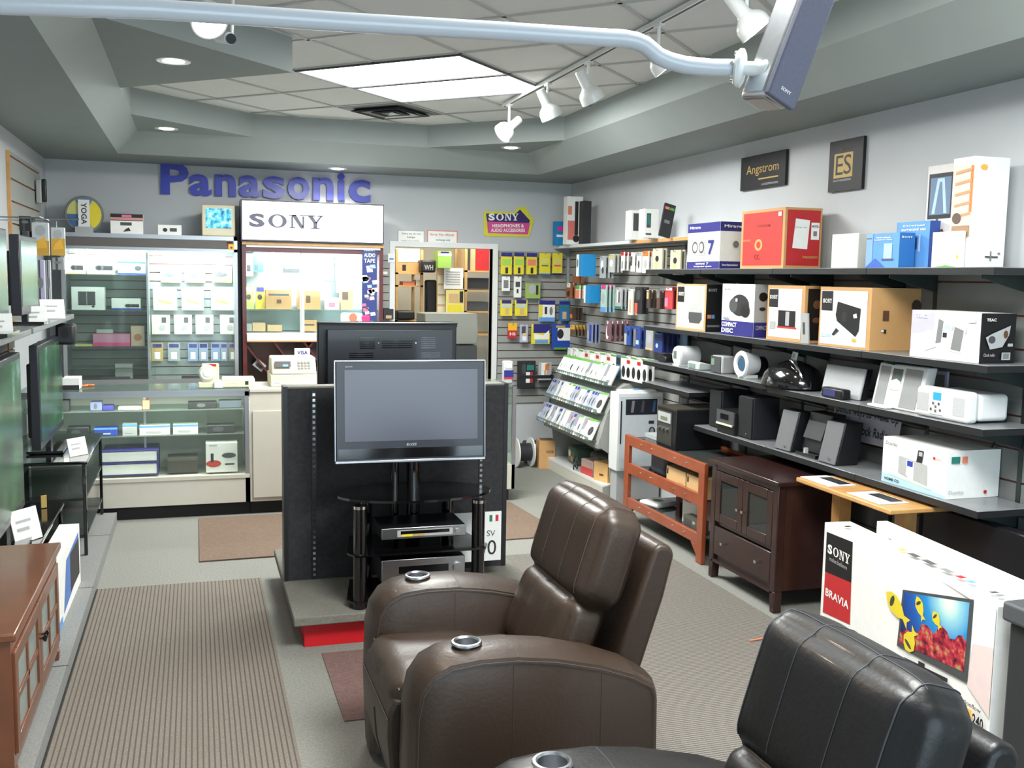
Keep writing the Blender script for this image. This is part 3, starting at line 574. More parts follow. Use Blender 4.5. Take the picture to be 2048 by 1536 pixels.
def make_recliner(label, leather, seam):
    t = thing('recliner', label, 'armchair', (.60, 0, 0))      # local x: 0 = front; y measured from the near arm's outer side
    prof = [(.01, .03), (.0, .30), (.005, .50), (.02, .575), (.055, .625), (.11, .652), (.20, .662), (.32, .660), (.45, .642), (.60, .605), (.72, .560), (.79, .520), (.805, .48), (.81, .2), (.80, .03)]
    for k, y0 in enumerate((0., .72)):
        mb = MB(); w_ = .22; n = len(prof); sec = [(0, -.03), (.012, -.008), (.045, .006), (.11, .010), (.175, .006), (.208, -.008), (.22, -.03)]
        vs = []; fs = []; m_ = len(sec)
        for (x, z) in prof:
            cxx, cz = .42, .30; d = Vector((x-cxx, z-cz)); 
            for (yy, off) in sec:
                nx, nz = (d.normalized().x, d.normalized().y); vs.append((x+nx*(off), y0+yy, z+nz*off))
        for i in range(n-1): fs += [(i*m_+j, i*m_+j+1, (i+1)*m_+j+1, (i+1)*m_+j) for j in range(m_-1)]
        fs.append(tuple(range(m_-1, -1, -1)) if False else tuple([(n-1)*m_+j for j in range(m_)][::-1]+[j for j in range(m_)][::-1])); fs.append(tuple(i*m_ for i in range(n))); fs.append(tuple(i*m_+m_-1 for i in range(n))[::-1]); 
        mb.add(vs, fs, leather); fs_ = mb; arm = mb.build('armrest', t); cut_well(arm, (.19, y0+.11, .68), .038, .075); md = arm.modifiers.new('b', 'BEVEL'); md.width = .012; md.segments = 3; md.limit_method = 'ANGLE'; md.angle_limit = .9
        for p in arm.data.polygons: p.use_smooth = True
        # piping and vertical seams on the outer and inner side
        mb = MB(); ed = [(x*.965+.014, (z-.3)*.955+.3) for x, z in prof[1:-1]]
        for yy in (y0-.0005, y0+.2205):
            mb.tube([(x, yy, z) for x, z in ed], .0015, seam, 6)
            for sx in (.31, .60): zt = .632 if sx < .5 else .578; mb.tube([(sx, yy, zt), (sx+.002, yy, .3), (sx, yy, .05)], .0010, seam, 6)
        mb.tube(snap(arm, [(.33, y0+.0, .665), (.33, y0+.05, .68), (.33, y0+.17, .68), (.33, y0+.22, .665)]), .0013, seam, 6)
        mb.build('piping', arm)
        mb = MB(); mb.lathe([(.0001, -.06), (.033, -.06), (.0355, -.055), (.0355, .004), (.040, .009), (.046, .008), (.049, .002), (.0368, -.002), (.0368, -.062), (.0001, -.062)], (0, 0, 0), M['steel'], 40)
        mb.build('cup_holder', arm, (.19, y0+.11, .673), smooth=True, rot=(0, math.radians(-1), 0))
    # seat
    def tp(q, p): return Vector((q.x, q.y, q.z + (.02 if p.x < 0 else 0)*p.z + (-.015*(p.x+1))))
    mb = puff(.66, .498, .16, .05, leather, .012, 14, [(1, 0, .006)], tp); o = mb.build('seat', t, (.32, .47, .415), smooth=True)
    mb = MB(); mb.tube([(-.315, -.24, .075), (-.315, .24, .075)], .0035, seam, 6); mb.build('piping', o)
    # front panel (closed footrest), bowed and slanting back to the floor
    mb = MB(); pr = [(-.012, .46), (-.03, .42), (-.034, .34), (-.026, .24), (.0, .14), (.045, .06), (.07, .03), (.16, .03), (.14, .46)]
    mb.slab([(x, .222, z) for x, z in pr], (0, .496, 0), leather); o = mb.build('footrest', t, bevel=.012, seg=3)
    mb = MB(); mb.tube([(-.036, .47, .34), (-.028, .47, .24), (-.002, .47, .14)], .002, seam, 6); mb.tube([(-.034, .225, .40), (-.034, .715, .40)], .002, seam, 6); mb.build('piping', o)
    mb = MB(); mb.box(.1, .06, .001, .76, .88, .31, M['blackpl']); mb.build('base', t)
    # back: shell, lumbar cushion, head cushion; tilt backwards
    TL = math.radians(17)
    mb = MB(); pr = [(0, 0), (.035, -.015), (.10, 0), (.105, .35), (.095, .50), (.07, .525), (.03, .52), (.01, .50)]
    mb.slab([(x, .225, z) for x, z in pr], (0, .49, 0), leather); mb.build('back_shell', t, (.72, 0, .42), bevel=.02, seg=4, rot=(0, TL, 0))
    mb = puff(.15, .49, .30, .055, leather, .018, 16, [(1, -.28, .007), (1, .32, .007)]); o = mb.build('lumbar_cushion', t, (.60, .47, .585), smooth=True, rot=(0, TL+.08, 0))
    mb = puff(.17, .54, .34, .06, leather, .016, 18, [(1, -.34, .006), (1, .34, .006)]); hc = mb.build('head_cushion', t, (.715, .47, .865), smooth=True, rot=(0, TL, 0))
    mb = MB()
    for sg in (-1, 1):
        mb.tube(snap(hc, [(-.10, sg*.225, -.15), (-.10, sg*.228, .0), (-.09, sg*.228, .13), (-.04, sg*.226, .19), (.07, sg*.226, .19)]), .0018, seam, 6)
        mb.tube(snap(hc, [(-.12, sg*.092, -.14), (-.12, sg*.092, 0), (-.10, sg*.092, .14), (-.04, sg*.092, .2), (.07, sg*.092, .2)]), .0012, seam, 6)
    mb.tube(snap(hc, [(-.05, -.25, .19), (-.05, 0, .22), (-.05, .25, .19)]), .0014, seam, 6)
    mb.build('piping', hc)
    return t
r1 = make_recliner('dark brown leather recliner with steel cup holders in its arms', M['brownleather'], M['thread']); r1.location = (.595, 2.785, 0)
r2 = make_recliner('black leather recliner nearest the camera, cut off by the bottom edge', M['blackleather'], mat('pale_thread', (58, 60, 64), .6)); r2.location = (.59, 1.265, 0)
# ================================================================== back wall: slatwall, signs
def slatwall(name, label, x0, x1, z0, z1, y, m, plane='y', pitch=.076):
    mb = MB(); z = z0
    def bx(a0, a1, za, zb, t, mm):
        if plane == 'y': mb.box(a0, y-t, za, a1, y-.001, zb, mm)
        else: mb.box(y-t if t > 0 else y+.001, a0, za, y-.001 if t > 0 else y-t, a1, zb, mm)
    bx(x0, x1, z0, z1, .008 if plane != 'l' else -.008, M['groove'])
    while z < z1-.01: bx(x0, x1, z+.006, min(z+pitch-.004, z1), .020 if plane != 'l' else -.020, m); z += pitch
    return tag(mb.build(name), label, 'wall panel')
slatwall('slatwall_panel', 'grey slatwall panel on the back wall right of the doorway', DX1+.06, 3.56, .55, 2.065, YB, M['slat'])
slatwall('slatwall_panel', 'narrow grey slatwall strip between the red cabinet and the doorway', 1.66, DX0-.055, .5, 2.0, YB, M['slat'])
slatwall('slatwall_panel', 'grey slatwall panel with hanging goods on the right wall corner', 6.98, YB-.03, .55, 2.09, XR, M['slat'], 'x')
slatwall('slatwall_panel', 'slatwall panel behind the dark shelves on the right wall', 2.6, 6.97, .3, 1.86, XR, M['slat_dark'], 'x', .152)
# blue wall letters
t = thing('wall_lettering', 'big blue raised letters of a company name high on the back wall', 'sign', (0, YB-.02, 2.6))
cols = dict(P=(322, 366), a=(378, 421), n=(426, 464), a2=(0, 0))
blu = mat('letter_blue', (26, 44, 168), .4, coat=.2)
spans = [('P', 322, 377, 328, 388), ('a', 379, 423, 350, 391), ('n', 430, 472, 350, 392), ('a', 478, 521, 352, 394), ('s', 526, 570, 354, 397), ('o', 575, 619, 355, 399), ('n', 626, 667, 356, 400), ('i', 675, 689, 347, 401), ('c', 697, 741, 361, 404)]
for ch, a, b, y0, y1 in spans:
    p0, p1 = PY(a, y1, YB-.02), PY(b, y0, YB-.02); vs, fs = text_geo(ch, .03); mb = MB()
    F_ = lambda d: [(p0.x+(p1.x-p0.x)*u, YB-.02+d, p0.z+(p1.z-p0.z)*v) for u, v in vs]
    mb.add(F_(-.015), fs, blu); i = 0
    ed = {}
    for f in fs:
        for k in range(len(f)):
            e = (f[k], f[(k+1) % len(f)]); ed[e] = 1
    A, B = F_(-.015), F_(.018)
    for (p, q) in ed:
        if (q, p) not in ed: mb.quad([A[p], A[q], B[q], B[p]], blu)
    o = mb.build('letter', t); o.location = (0, -(YB-.02), -2.6)
# lightbox
a, b = PY(485, 478, 9.02), PY(766, 412, 9.02); a.z = 2.095; W, H = b.x-a.x, b.z-a.z
t = thing('lightbox_sign', 'long glowing white lightbox sign over the red cabinet', 'sign', (a.x, 9.02, a.z))
mb = MB(); mb.box(-.012, .013, -.012, W+.012, .36, H+.012, M['tvbody']); mb.build('casing', t)
mb = MB(); mb.box(0, 0, 0, W, .012, H, M['lightbox']); mb.build('lit_face', t)
mb = MB(); mb.text('SONY*', lambda u, v: (W*(.045+.52*u), -.003, H*(.32+.36*v)), 0, 0, 1, 1, C((104, 106, 122))); mb.build('lettering', t)
# round anniversary style wall signs
def wallsign(name, label, rect, y, col, edge, lines, cat='sign'):
    x0, y0, x1, y1 = rect; a, b = PY(x0, y1, y), PY(x1, y0, y); W, H = b.x-a.x, b.z-a.z; mb = MB()
    fn = lambda u, v, e=0: (a.x+u*W, y-.0055-e, a.z+v*H); mb.box(a.x, y-.005, a.z, b.x, y, b.z, edge); mb.quad([fn(.03, .07), fn(.97, .07), fn(.97, .93), fn(.03, .93)], C(col))
    for s, u0, v0, u1, v1, c in lines: mb.text(s, lambda u, v: fn(u, v, .001), u0, v0, u1, v1, C(c), .01)
    return tag(mb.build(name), label, cat)
wallsign('wall_notice', 'white notice with a thin grey border over the doorway', (795, 461, 849, 486), YB-.003, 'white', C('lgrey'), [('Sorry we do not', .15, .62, .85, .8, 'dgrey'), ('Lamps', .35, .36, .65, .54, 'dark'), ('repair any more', .12, .12, .8, .26, 'lgrey')])
wallsign('wall_notice', 'white notice with an orange border over the doorway', (854, 462, 915, 487), YB-.003, 'white', C('salmon'), [('Sorry: No refunds', .1, .56, .88, .78, 'red'), ('exchange only', .28, .18, .76, .38, 'dgrey')])
mb = MB(); P_ = lambda px, py, e=0: tuple(PY(px, py, YB-.004-e))
yl = C((214, 206, 60))
mb.slab([P_(967, 470), P_(967, 422), P_(1030, 424), P_(1034, 415), P_(1052, 414), P_(1056, 424), P_(1068, 440), P_(1058, 474), P_(975, 473)], (0, -.006, 0), yl)
mb.quad([P_(974, 443, .008), P_(972, 427, .008), P_(1030, 428, .008), P_(1040, 419, .008), P_(1060, 441, .008), P_(1058, 446, .008)], C((44, 30, 96)))
mb.quad([P_(976, 466, .008), P_(974, 443, .008), P_(1060, 446, .008), P_(1056, 469, .008)], C((208, 70, 140)))
for s, a, b, c, d in (('SONY*', 977, 441, 1037, 427), ('HEADPHONES &', 985, 455, 1048, 448), ('AUDIO ACCESSORIES', 982, 464, 1050, 457)): mb.text(s, lambda u, v: P_(a+(c-a)*u, b+(d-b)*v, .0095), 0, 0, 1, 1, C('white'), .03)
tag(mb.build('wall_sign'), 'yellow, violet and pink headphone sign on the back wall', 'sign')

# ================================================================== white aluminium wall showcase (left)
CY, CB = 9.1, 9.47
cx0, cx1 = xat(124, CY, 1.5), xat(476, CY, 1.5); zt, zb_ = 2.115, .83
def Zp(py, y=CY, x=0): return zat(py, x, y)
t = thing('wall_showcase', 'tall white metal showcase with glass doors on the back wall', 'display cabinet', ((cx0+cx1)/2, CY, zb_)); hw = (cx1-cx0)/2; H = zt-zb_
mb = MB()
for x0, x1 in ((-hw, -hw+.03), (hw-.03, hw)): mb.box(x0, 0, 0, x1, CB-CY, H, M['alu'])
mb.box(-hw, 0, 0, hw, CB-CY, .05, M['alu']); mb.box(-hw, 0, H-.035, hw, CB-CY, H, M['alu']); mb.box(-hw, 0, H-.135, hw, .02, H-.11, M['alu']); mb.build('frame', t)
mb = MB(); mb.box(-hw+.03, .004, H-.11, hw-.09, .016, H-.035, C((92, 88, 86))); mb.box(-hw+.02, CB-CY-.02, .05, hw-.02, CB-CY-.005, H-.04, M['groove'])
mb.build('header_strip', t)
mb = MB(); z = .05
while z < H-.1: mb.box(-hw+.03, CB-CY-.035, z+.006, hw-.03, CB-CY-.0205, min(z+.072, H-.06), mat('case_back', (132, 142, 138), .6) if z == .05 else mb.ms[0]); z += .076
mb.build('back_slats', t)
mx = xat(296, CY, 1.4)-(cx0+cx1)/2
mb = MB(); mb.box(mx-.008, .02, .05, mx+.008, CB-CY-.04, H-.15, M['alu']); mb.build('divider', t)
SHZ = [Zp(552), Zp(622), Zp(693), Zp(735)]
for z in SHZ: mb = MB(); mb.box(-hw+.03, .03, z-zb_-.008, mx-.01, CB-CY-.04, z-zb_, M['glassgreen']); mb.build('glass_shelf', t)
for x0, x1, y in ((-hw+.03, .02, .004), (-.02, hw-.03, .014)):
    mb = MB(); mb.box(x0, y, .05, x1, y+.004, H-.135, M['glass']); dr = mb.build('glass_door', t)
    mb = MB(); mb.box((x0+x1)/2-.1, y-.004, .052, (x0+x1)/2+.14, y-.0005, .075, C('dgrey')); mb.build('handle', dr)
mb = MB(); mb.cyl((-hw+.1, .06, H-.16), (hw-.1, .06, H-.16), .013, M['tube']); mb.build('lamp_tube', t)
lamp('case_lamp', 'AREA', ((cx0+cx1)/2, CY+.07, zt-.18), 30, (.93, .98, 1), (math.radians(25), 0, 0), shape='RECTANGLE', size=1.25, size_y=.05)
carton('price_sticker', 'small orange sticker on the top right corner of the white showcase', 'sticker', .05, .003, .05, (cx1-.05, CY-.004, 2.0), 0, 'amber', [('F', 'e', .3, .2, .7, .6, 'dgrey')])
def fc(*a, **k): return facing(*a, **k)
def cam_decal(u=.3, v=.2, s=.5): return [('F', 'r', u, v+.1*s, u+s, v+.7*s, 'dark'), ('F', 'e', u-.1*s, v+.05*s, u+.45*s, v+.75*s, 'dgrey'), ('F', 'e', u, v+.2*s, u+.3*s, v+.6*s, 'black')]
yI = CY+.08
fc('camera_box', 'white camera box with a black camera print, left end of the top showcase shelf', 'box', 132, 522, 170, 551, yI, .12, decals=[('F', 'r', 0, 0, 1, .15, 'tan')]+cam_decal(.3, .25, .6), zb=SHZ[0]+.001, group='camera boxes on the top showcase shelf')
fc('camera_box', 'white camera box with a black camera print, middle of the top showcase shelf', 'box', 174, 522, 228, 551, yI, .12, decals=[('F', 'r', 0, 0, 1, .15, 'tan')]+cam_decal(.35, .25, .6), zb=SHZ[0]+.001, group='camera boxes on the top showcase shelf')
fc('camera_box', 'white and blue camera box beside the showcase divider', 'box', 236, 523, 291, 551, yI, .12, decals=[('F', 'r', 0, 0, 1, .14, 'blue'), ('F', 'r', 0, .86, 1, 1, 'blue'), ('F', 'e', .6, .3, .85, .7, 'dgrey')], zb=SHZ[0]+.001)
fc('photo_frame_box', 'large white box printed with a grey folding frame in the showcase', 'box', 143, 574, 209, 621, yI, .14, decals=[('F', 'r', .2, .2, .72, .8, 'dgrey'), ('F', 'r', .45, .22, .47, .78, 'lgrey'), ('F', 'e', .6, .1, .7, .2, 'dgrey')], zb=SHZ[1]+.001)
fc('camera_box', 'flat white camera box with a blue foot on the second showcase shelf', 'box', 223, 597, 281, 621, yI, .12, decals=[('F', 'r', 0, 0, 1, .16, 'blue')]+cam_decal(.5, .2, .45), zb=SHZ[1]+.001)
fc('open_box', 'open pink box filled with small packets in the showcase', 'box', 186, 668, 260, 692, yI, .15, body=(224, 120, 160), decals=[('F', 'r', 0, 0, 1, .28, 'pink'), ('F', 'r', .02, .3, .98, .98, (206, 140, 168))], zb=SHZ[2]+.001)
fc('packet_bundle', 'row of pale packets standing up behind the pink box', 'packet', 193, 659, 226, 672, yI+.16, .05, body=(190, 214, 200), zb=SHZ[2]+.001)
fc('small_box', 'beige box with a brown print next to the pink box', 'box', 262, 652, 289, 692, yI+.02, .1, body=(206, 184, 158), decals=[('F', 'e', .2, .25, .8, .6, (176, 116, 80))], zb=SHZ[2]+.001)
fc('paper_stack', 'flat yellow edged papers at the front of the showcase shelf', 'paper', 150, 689, 185, 693, yI, .12, body=(220, 214, 120), zb=SHZ[2]+.001)
fc('paper_stack', 'pile of loose white papers at the bottom of the showcase', 'paper', 230, 728, 265, 741, yI, .15, body='lgrey', zb=zb_+.052)
hp = []
yH = CB-.075
for k, (a, b) in enumerate(((321, 363), (369, 410), (424, 464))):
    hp.append(fc('blister_pack', 'yellow and white mouse pack, %s of the three in the showcase' % ('leftmost', 'middle one', 'rightmost')[k], 'package', a, 531, b, 565, yH, .02, body=(236, 236, 226), decals=[('F', 'r', .03, .0, .97, .32, (228, 214, 90)), ('F', 'e', .15, .3, .75, .62, 'dgrey'), ('F', 'p', 0.5, .5, 1, 1, 'salmon', [(0, 0), (.6, .5), (.8, .7), (.2, .3)])], group='yellow packs in the showcase', bevel=.004))
for k, (a, b) in enumerate(((306, 354), (363, 408), (422, 467))):
    fc('blister_pack', 'square grey green showcase pack under the yellow ones, %s of three' % ('leftmost', 'middle', 'rightmost')[k], 'package', a, 574, b, 621, yH, .02, body=(206, 214, 206), decals=[('F', 'r', .05, .05, .95, .4, (176, 182, 178)), ('F', 'p', 0.1, .25, .9, .5, 'lime', [(.1, .5), (.8, 0), (.9, .3), (.2, .9)])], group='square packs in the showcase', bevel=.004)
for k, (a, b) in enumerate(((303, 340), (348, 384), (391, 427), (440, 474))):
    fc('blister_pack', 'small cream showcase pack with a dark window, %s of four' % ('first from the left', 'second', 'third', 'last')[k], 'package', a, 630, b, 669, yH, .02, body=(222, 216, 196), decals=[('F', 'r', .55, .6, .8, .88, 'dgrey'), ('F', 'e', .4, .2, .75, .5, 'lgrey')], group='small packs in the showcase', bevel=.004)
for k, (a, b, c) in enumerate(((303, 326, 'gold'), (336, 360, 'lgrey'), (376, 396, (140, 160, 190)), (398, 416, (150, 165, 190)), (422, 440, (140, 160, 190)), (441, 455, (150, 165, 190)), (457, 474, (150, 136, 110)))):
    fc('blister_pack', '%s small pack on the bottom peg row of the showcase, %s' % (['first', 'second', 'third', 'fourth', 'fifth', 'sixth', 'last'][k], ['yellow and gold', 'grey', 'pale blue', 'pale blue', 'pale blue', 'pale blue', 'brownish'][k]), 'package', a, 686, b, 722, yH, .015, body=c, decals=[('F', 'r', .25, .1, .75, .5, 'white'), ('F', 'r', .1, .75, .9, .95, 'navy')], group='bottom row packs in the showcase')
# things standing on the showcase
zt2 = zt+.001
px = PY(168, 432, 9.2); t = thing('round_disc', 'round yellow and blue disc with a white upright tag on the showcase', 'disc', (px.x, 9.2, zt2))
mb = MB(); mb.lathe([(.0001, 0), (.148, 0), (.155, .006), (.148, .014), (.0001, .012)], (0, .02, .155), C('grey'), 36, 'y')
cols_ = ['yellow', (90, 130, 180), (200, 200, 120), (60, 100, 150), 'lgrey', 'yellow']
for k, c in enumerate(cols_): mb.quad([(0, .018, .155)]+[(.135*math.cos(PI/3*(k+j/6)), .018, .155+.135*math.sin(PI/3*(k+j/6))) for j in range(7)], C(c))
mb.build('disc', t)
mb = MB(); mb.box(-.045, -.004, .05, .045, .0, .275, M['label']); mb.text('YOGA', lambda u, v: (-.022+v*.045, -.0055, .25-u*.18), 0, 0, 1, 1, C('dgrey'), .03); mb.box(-.07, -.03, 0, .07, .03, .05, C('lgrey')); mb.build('tag_holder', t)
fc('boxed_goods', 'white box with a black and red header on top of the showcase', 'box', 221, 428, 286, 470, 9.15, .16, decals=[('F', 'r', 0, .82, 1, 1, 'black'), ('F', 'r', .35, .84, .65, .96, 'rose'), ('F', 'r', 0, .68, 1, .82, (206, 140, 140)), ('F', 'r', 0, .66, 1, .69, 'black'), ('F', 'r', .3, .42, .65, .58, 'dgrey'), ('F', 'p', .35, .1, .65, .35, 'dark', [(.1, 0), (.9, .2), (.7, .9), (.4, .6)])], zb=zt2)
fc('display_card', 'small white card with a dark print lying on top of the showcase', 'card', 316, 450, 363, 472, 9.15, .08, decals=[('F', 'e', .2, .3, .4, .7, 'dark'), ('F', 'r', .5, .35, .8, .7, 'dgrey')], zb=zt2)
a, b = PY(404, 474, 9.12), PY(470, 411, 9.12); W, H = b.x-a.x, b.z-zt2
t = thing('monitor', 'old beige tube monitor showing a blue camera picture on the showcase', 'monitor', ((a.x+b.x)/2, 9.12, zt2))
mb = MB(); mb.box(-W/2, .0, 0, W/2, .08, H, M['beige']); mb.slab([(-W/2+.03, .08, .03), (W/2-.03, .08, .03), (W/2-.03, .08, H-.03), (-W/2+.03, .08, H-.03)], (0, .22, 0), M['beige']); mb.build('casing', t, bevel=.01)
mb = MB(); mb.box(-W*.38, -.003, H*.26, W*.38, .001, H*.88, M['cctv']); mb.build('screen', t)

# ================================================================== mahogany cabinet
MY = 9.1
mx0, mx1 = xat(485, MY, 1.5), xat(766, MY, 1.5); W = mx1-mx0; zb0, zM, zS, zT = .42, 1.20, 1.285, 2.08
t = thing('glass_cabinet', 'dark red wooden cabinet with glass doors and a lattice of bottle slots below', 'display cabinet', (mx0, MY, zb0)); MH = M['mahog']
mb = MB(); mb.box(0, 0, 0, .035, .36, zT-zb0, MH); mb.box(W-.035, 0, 0, W, .36, zT-zb0, MH); mb.box(.035, 0, zT-zb0-.09, W-.035, .36, zT-zb0, MH); mb.box(.035, .30, 0, W-.035, .34, zM-zb0, MH); mb.box(.035, .0, 0, W-.035, .36, .03, MH); mb.build('carcass', t)
mb = MB(); mb.box(.0, -.03, zT-zb0-.03, W, -.001, zT-zb0-.001, M['oak']); mb.box(.035, -.02, zT-zb0-.05, W-.03, -.001, zT-zb0-.031, M['label']); mb.build('top_ledge', t)
mb = MB(); mb.box(.035, -.03, zM-zb0+.012, W-.035, .36, zS-zb0-.012, M['label']); mb.box(.035, -.032, zM-zb0, W-.035, .36, zM-zb0+.012, M['oak']); mb.build('counter_shelf', t)
mb = MB()
for k in range(6):
    for dx in (1, -1):
        x0 = .05+k*.26; x1 = x0+dx*.56; z0, z1 = .02, zM-zb0-.005
        # clip to the opening
        def cl_(x): return max(.035, min(W-.035, x))
        ta = (cl_(x0)-x0)/(x1-x0); tb = (cl_(x1)-x0)/(x1-x0)
        if tb-ta > .1: mb.beam((x0+(x1-x0)*ta, .15, z0+(z1-z0)*ta), (x0+(x1-x0)*tb, .15, z0+(z1-z0)*tb), .3, .016, MH, (0, 1, 0) if False else (0, 0, 1))
mb.build('lattice', t)
mb = MB(); mb.box(.035, .335, zS-zb0, W-.035, .345, zT-zb0-.09, mat('case_back_blue', (170, 190, 196), .6)); mb.build('back_panel', t)
ZM2 = Zp(618); mb = MB(); mb.box(.035, .06, ZM2-zb0-.01, W-.035, .33, ZM2-zb0, M['glassgreen']); mb.build('glass_shelf', t)
for x0, x1, y in ((.036, W*.43, .004), (W*.40, W-.036, .014)):
    mb = MB(); mb.box(x0, y, zS-zb0, x1, y+.004, zT-zb0-.035, M['glass']); mb.box(x1-.025 if x0 < .1 else x0, y-.003, zS-zb0, x1 if x0 < .1 else x0+.025, y+.006, zT-zb0-.035, M['label']); mb.build('sliding_door', t)
mb = MB(); mb.cyl((.1, .05, zT-zb0-.11), (W-.1, .05, zT-zb0-.11), .013, M['tube']); mb.build('lamp_tube', t)
lamp('cabinet_lamp', 'AREA', ((mx0+mx1)/2, MY+.1, zT-.11), 34, (.92, .97, 1), (math.radians(15), 0, 0), shape='RECTANGLE', size=1.0, size_y=.06)
yC = MY+.1
fc('blue_pouch', 'bright blue pouch hanging at the top left of the red cabinet', 'package', 507, 505, 527, 544, yC+.12, .05, body='cyan', decals=[('F', 'r', .1, .1, .5, .4, 'dark')])
fc('blister_pack', 'white pack hanging in the left corner of the red cabinet', 'package', 490, 507, 506, 552, yC+.12, .03, decals=[('F', 'r', .2, .2, .7, .5, 'dark')])
fc('camera_card', 'dark pack with a white price card at the top of the red cabinet', 'package', 566, 516, 605, 546, yC+.05, .05, body='dark', decals=[('F', 'r', .1, .3, .75, .95, 'white'), ('F', 'r', .2, .5, .65, .7, 'tan')])
fc('blister_pack', 'clear white pack beside the dark one in the red cabinet', 'package', 540, 508, 562, 548, yC+.12, .03, body='lgrey', decals=[('F', 'e', .2, .4, .8, .8, 'white')])
for k, (a, b, c) in enumerate(((489, 508, 'lime'), (511, 530, (210, 196, 60)))):
    fc('blister_pack', ['green and white hanging pack left of the cardboard box in the red cabinet', 'yellow hanging pack beside the cardboard box in the red cabinet'][k], 'package', a, 572, b, 618, yC+.12, .03, body=c, decals=[('F', 'r', .1, .75, .9, .95, 'navy' if k else 'white'), ('F', 'e', .2, .4, .7, .65, 'dark')])
fc('cardboard_box', 'brown cardboard box with a black handle hole in the red cabinet', 'box', 532, 580, 583, 618, yC, .16, body='kraft', decals=[('F', 'r', .42, .3, .6, .5, 'brown'), ('F', 'r', .1, .7, .9, .8, 'dgrey')], zb=ZM2+.001)
fc('cardboard_box', 'brown cardboard box behind the sliding door edge of the red cabinet', 'box', 596, 582, 641, 618, yC, .16, body='kraft', decals=[('F', 'r', .35, .35, .55, .75, 'brown')], zb=ZM2+.001)
fc('small_box', 'pale box with a pink print on the glass shelf of the red cabinet', 'box', 652, 596, 678, 618, yC, .12, body=(226, 216, 206), decals=[('F', 'r', .2, .2, .7, .6, 'rose')], zb=ZM2+.001)
fc('small_box', 'tan box at the right of the glass shelf in the red cabinet', 'box', 682, 580, 706, 618, yC, .12, body='tan', decals=[('F', 'r', .1, .5, .6, .9, 'brown')], zb=ZM2+.001)
for k, (a, b, top, c) in enumerate(((490, 504, 648, 'lgrey'), (505, 531, 646, 'tan'), (535, 564, 650, 'tan'), (606, 634, 640, 'kraft'))):
    fc('small_box', ['pale box at the lower left of the red cabinet', 'short cardboard box on the lower shelf of the red cabinet, the left one', 'short cardboard box on the lower shelf of the red cabinet, the right one', 'taller cardboard box with a dark slot on the lower cabinet shelf'][k], 'box', a, top, b, 668, yC+.03, .14, body=c, decals=[('F', 'r', .1, .5, .8, .65, 'dgrey')] if k == 3 else [], zb=zS+.001)
for k, (a, b, y0, y1, c) in enumerate(((640, 668, 505, 560, 'offwhite'), (672, 700, 515, 585, 'white'), (636, 662, 565, 600, 'white'))):
    fc('white_pack', ['clear pack hanging top middle in the red cabinet', 'large white pack in the bright part of the red cabinet', 'white card hanging low in the bright part of the red cabinet'][k], 'package', a, y0, b, y1, yC+.13, .03, body=c, decals=[('F', 'r', .6, .1, .7, .8, 'lgrey')])
# banner with stickers on the right door
a, b = PY(724, 561, MY-.003), PY(754, 493, MY-.003)
mb = MB(); bw, bh = b.x-a.x, b.z-a.z; fn = lambda u, v, e=.0055: (a.x+u*bw, MY-.003-e, a.z+v*bh); z1 = Zp(640)
mb.box(a.x, MY-.006, z1, b.x, MY-.002, b.z, C((46, 62, 130)))
for s, v in (('SELECT', .86), ('AUDIO', .68), ('TAPE', .52)): mb.text(s, fn, .12, v, .88, v+.12, C('white'), .03)
random.seed(3)
for k in range(26):
    v = .42-random.random()*1.7; u = random.random()*.9-.15+(.0 if v > -.4 else -.15); s = .12+random.random()*.2; c = random.choice(['white', 'white', 'iceblue', 'white', 'rose', 'white'])
    mb.quad([fn(u, v), fn(u+s*1.3, v+.02), fn(u+s*1.1, v+s*.45), fn(u-.04, v+s*.4)], C(c))
tag(mb.build('banner'), 'narrow blue audio tape banner with white scribbles on the red cabinet', 'banner')
fc('plush_toy', 'white and red soft bundle on the cabinet counter above the far television', 'soft toy', 684, 626, 724, 641, MY-.02, .1, body='white', decals=[('F', 'e', .6, .0, .9, .6, 'red'), ('F', 'e', .35, .5, .75, 1., 'salmon')], bevel=.02, zb=zS+.002)
fc('soft_pouch', 'pink pouch beside the white bundle on the cabinet counter', 'pouch', 724, 630, 741, 641, MY-.02, .1, body='pink', bevel=.015, zb=zS+.002)
for k, (dx, dz, c, an) in enumerate(((.08, .56, 'lgrey', .7), (.37, .53, 'brick', -.6), (.62, .50, 'offwhite', -.8), (.27, .30, 'sky', -.6))):
    carton('bottle_slot_box', ['grey box lying in the top left lattice slot', 'red box lying in the second lattice slot', 'narrow white box lying in the third lattice slot', 'blue and white box in the lower lattice slot'][k], 'box', .10 if k != 2 else .14, .2, .07 if k != 2 else .03, (mx0+.04+dx, MY+.14, zb0+dz-.02), body=c, decals=[('F', 'r', .2, .2, .8, .6, 'white' if k in (1, 3) else 'dgrey')], rot=(0, an, 0))
# small things on the slatwall strip left of the door
fc('card_reader', 'small black box on the slatwall strip beside the doorway', 'device', 768, 618, 787, 639, YB-.08, .05, body='dark', decals=[('F', 'r', .2, .1, .8, .4, 'tan')])
fc('notice_slip', 'small white slip stuck to the top of the slatwall strip', 'paper', 776, 507, 790, 525, YB-.03, .004, decals=[('F', 'r', .2, .3, .8, .5, 'sky')])
fc('notice_slip', 'tiny white tag halfway up the slatwall strip', 'paper', 765, 543, 775, 549, YB-.03, .004)

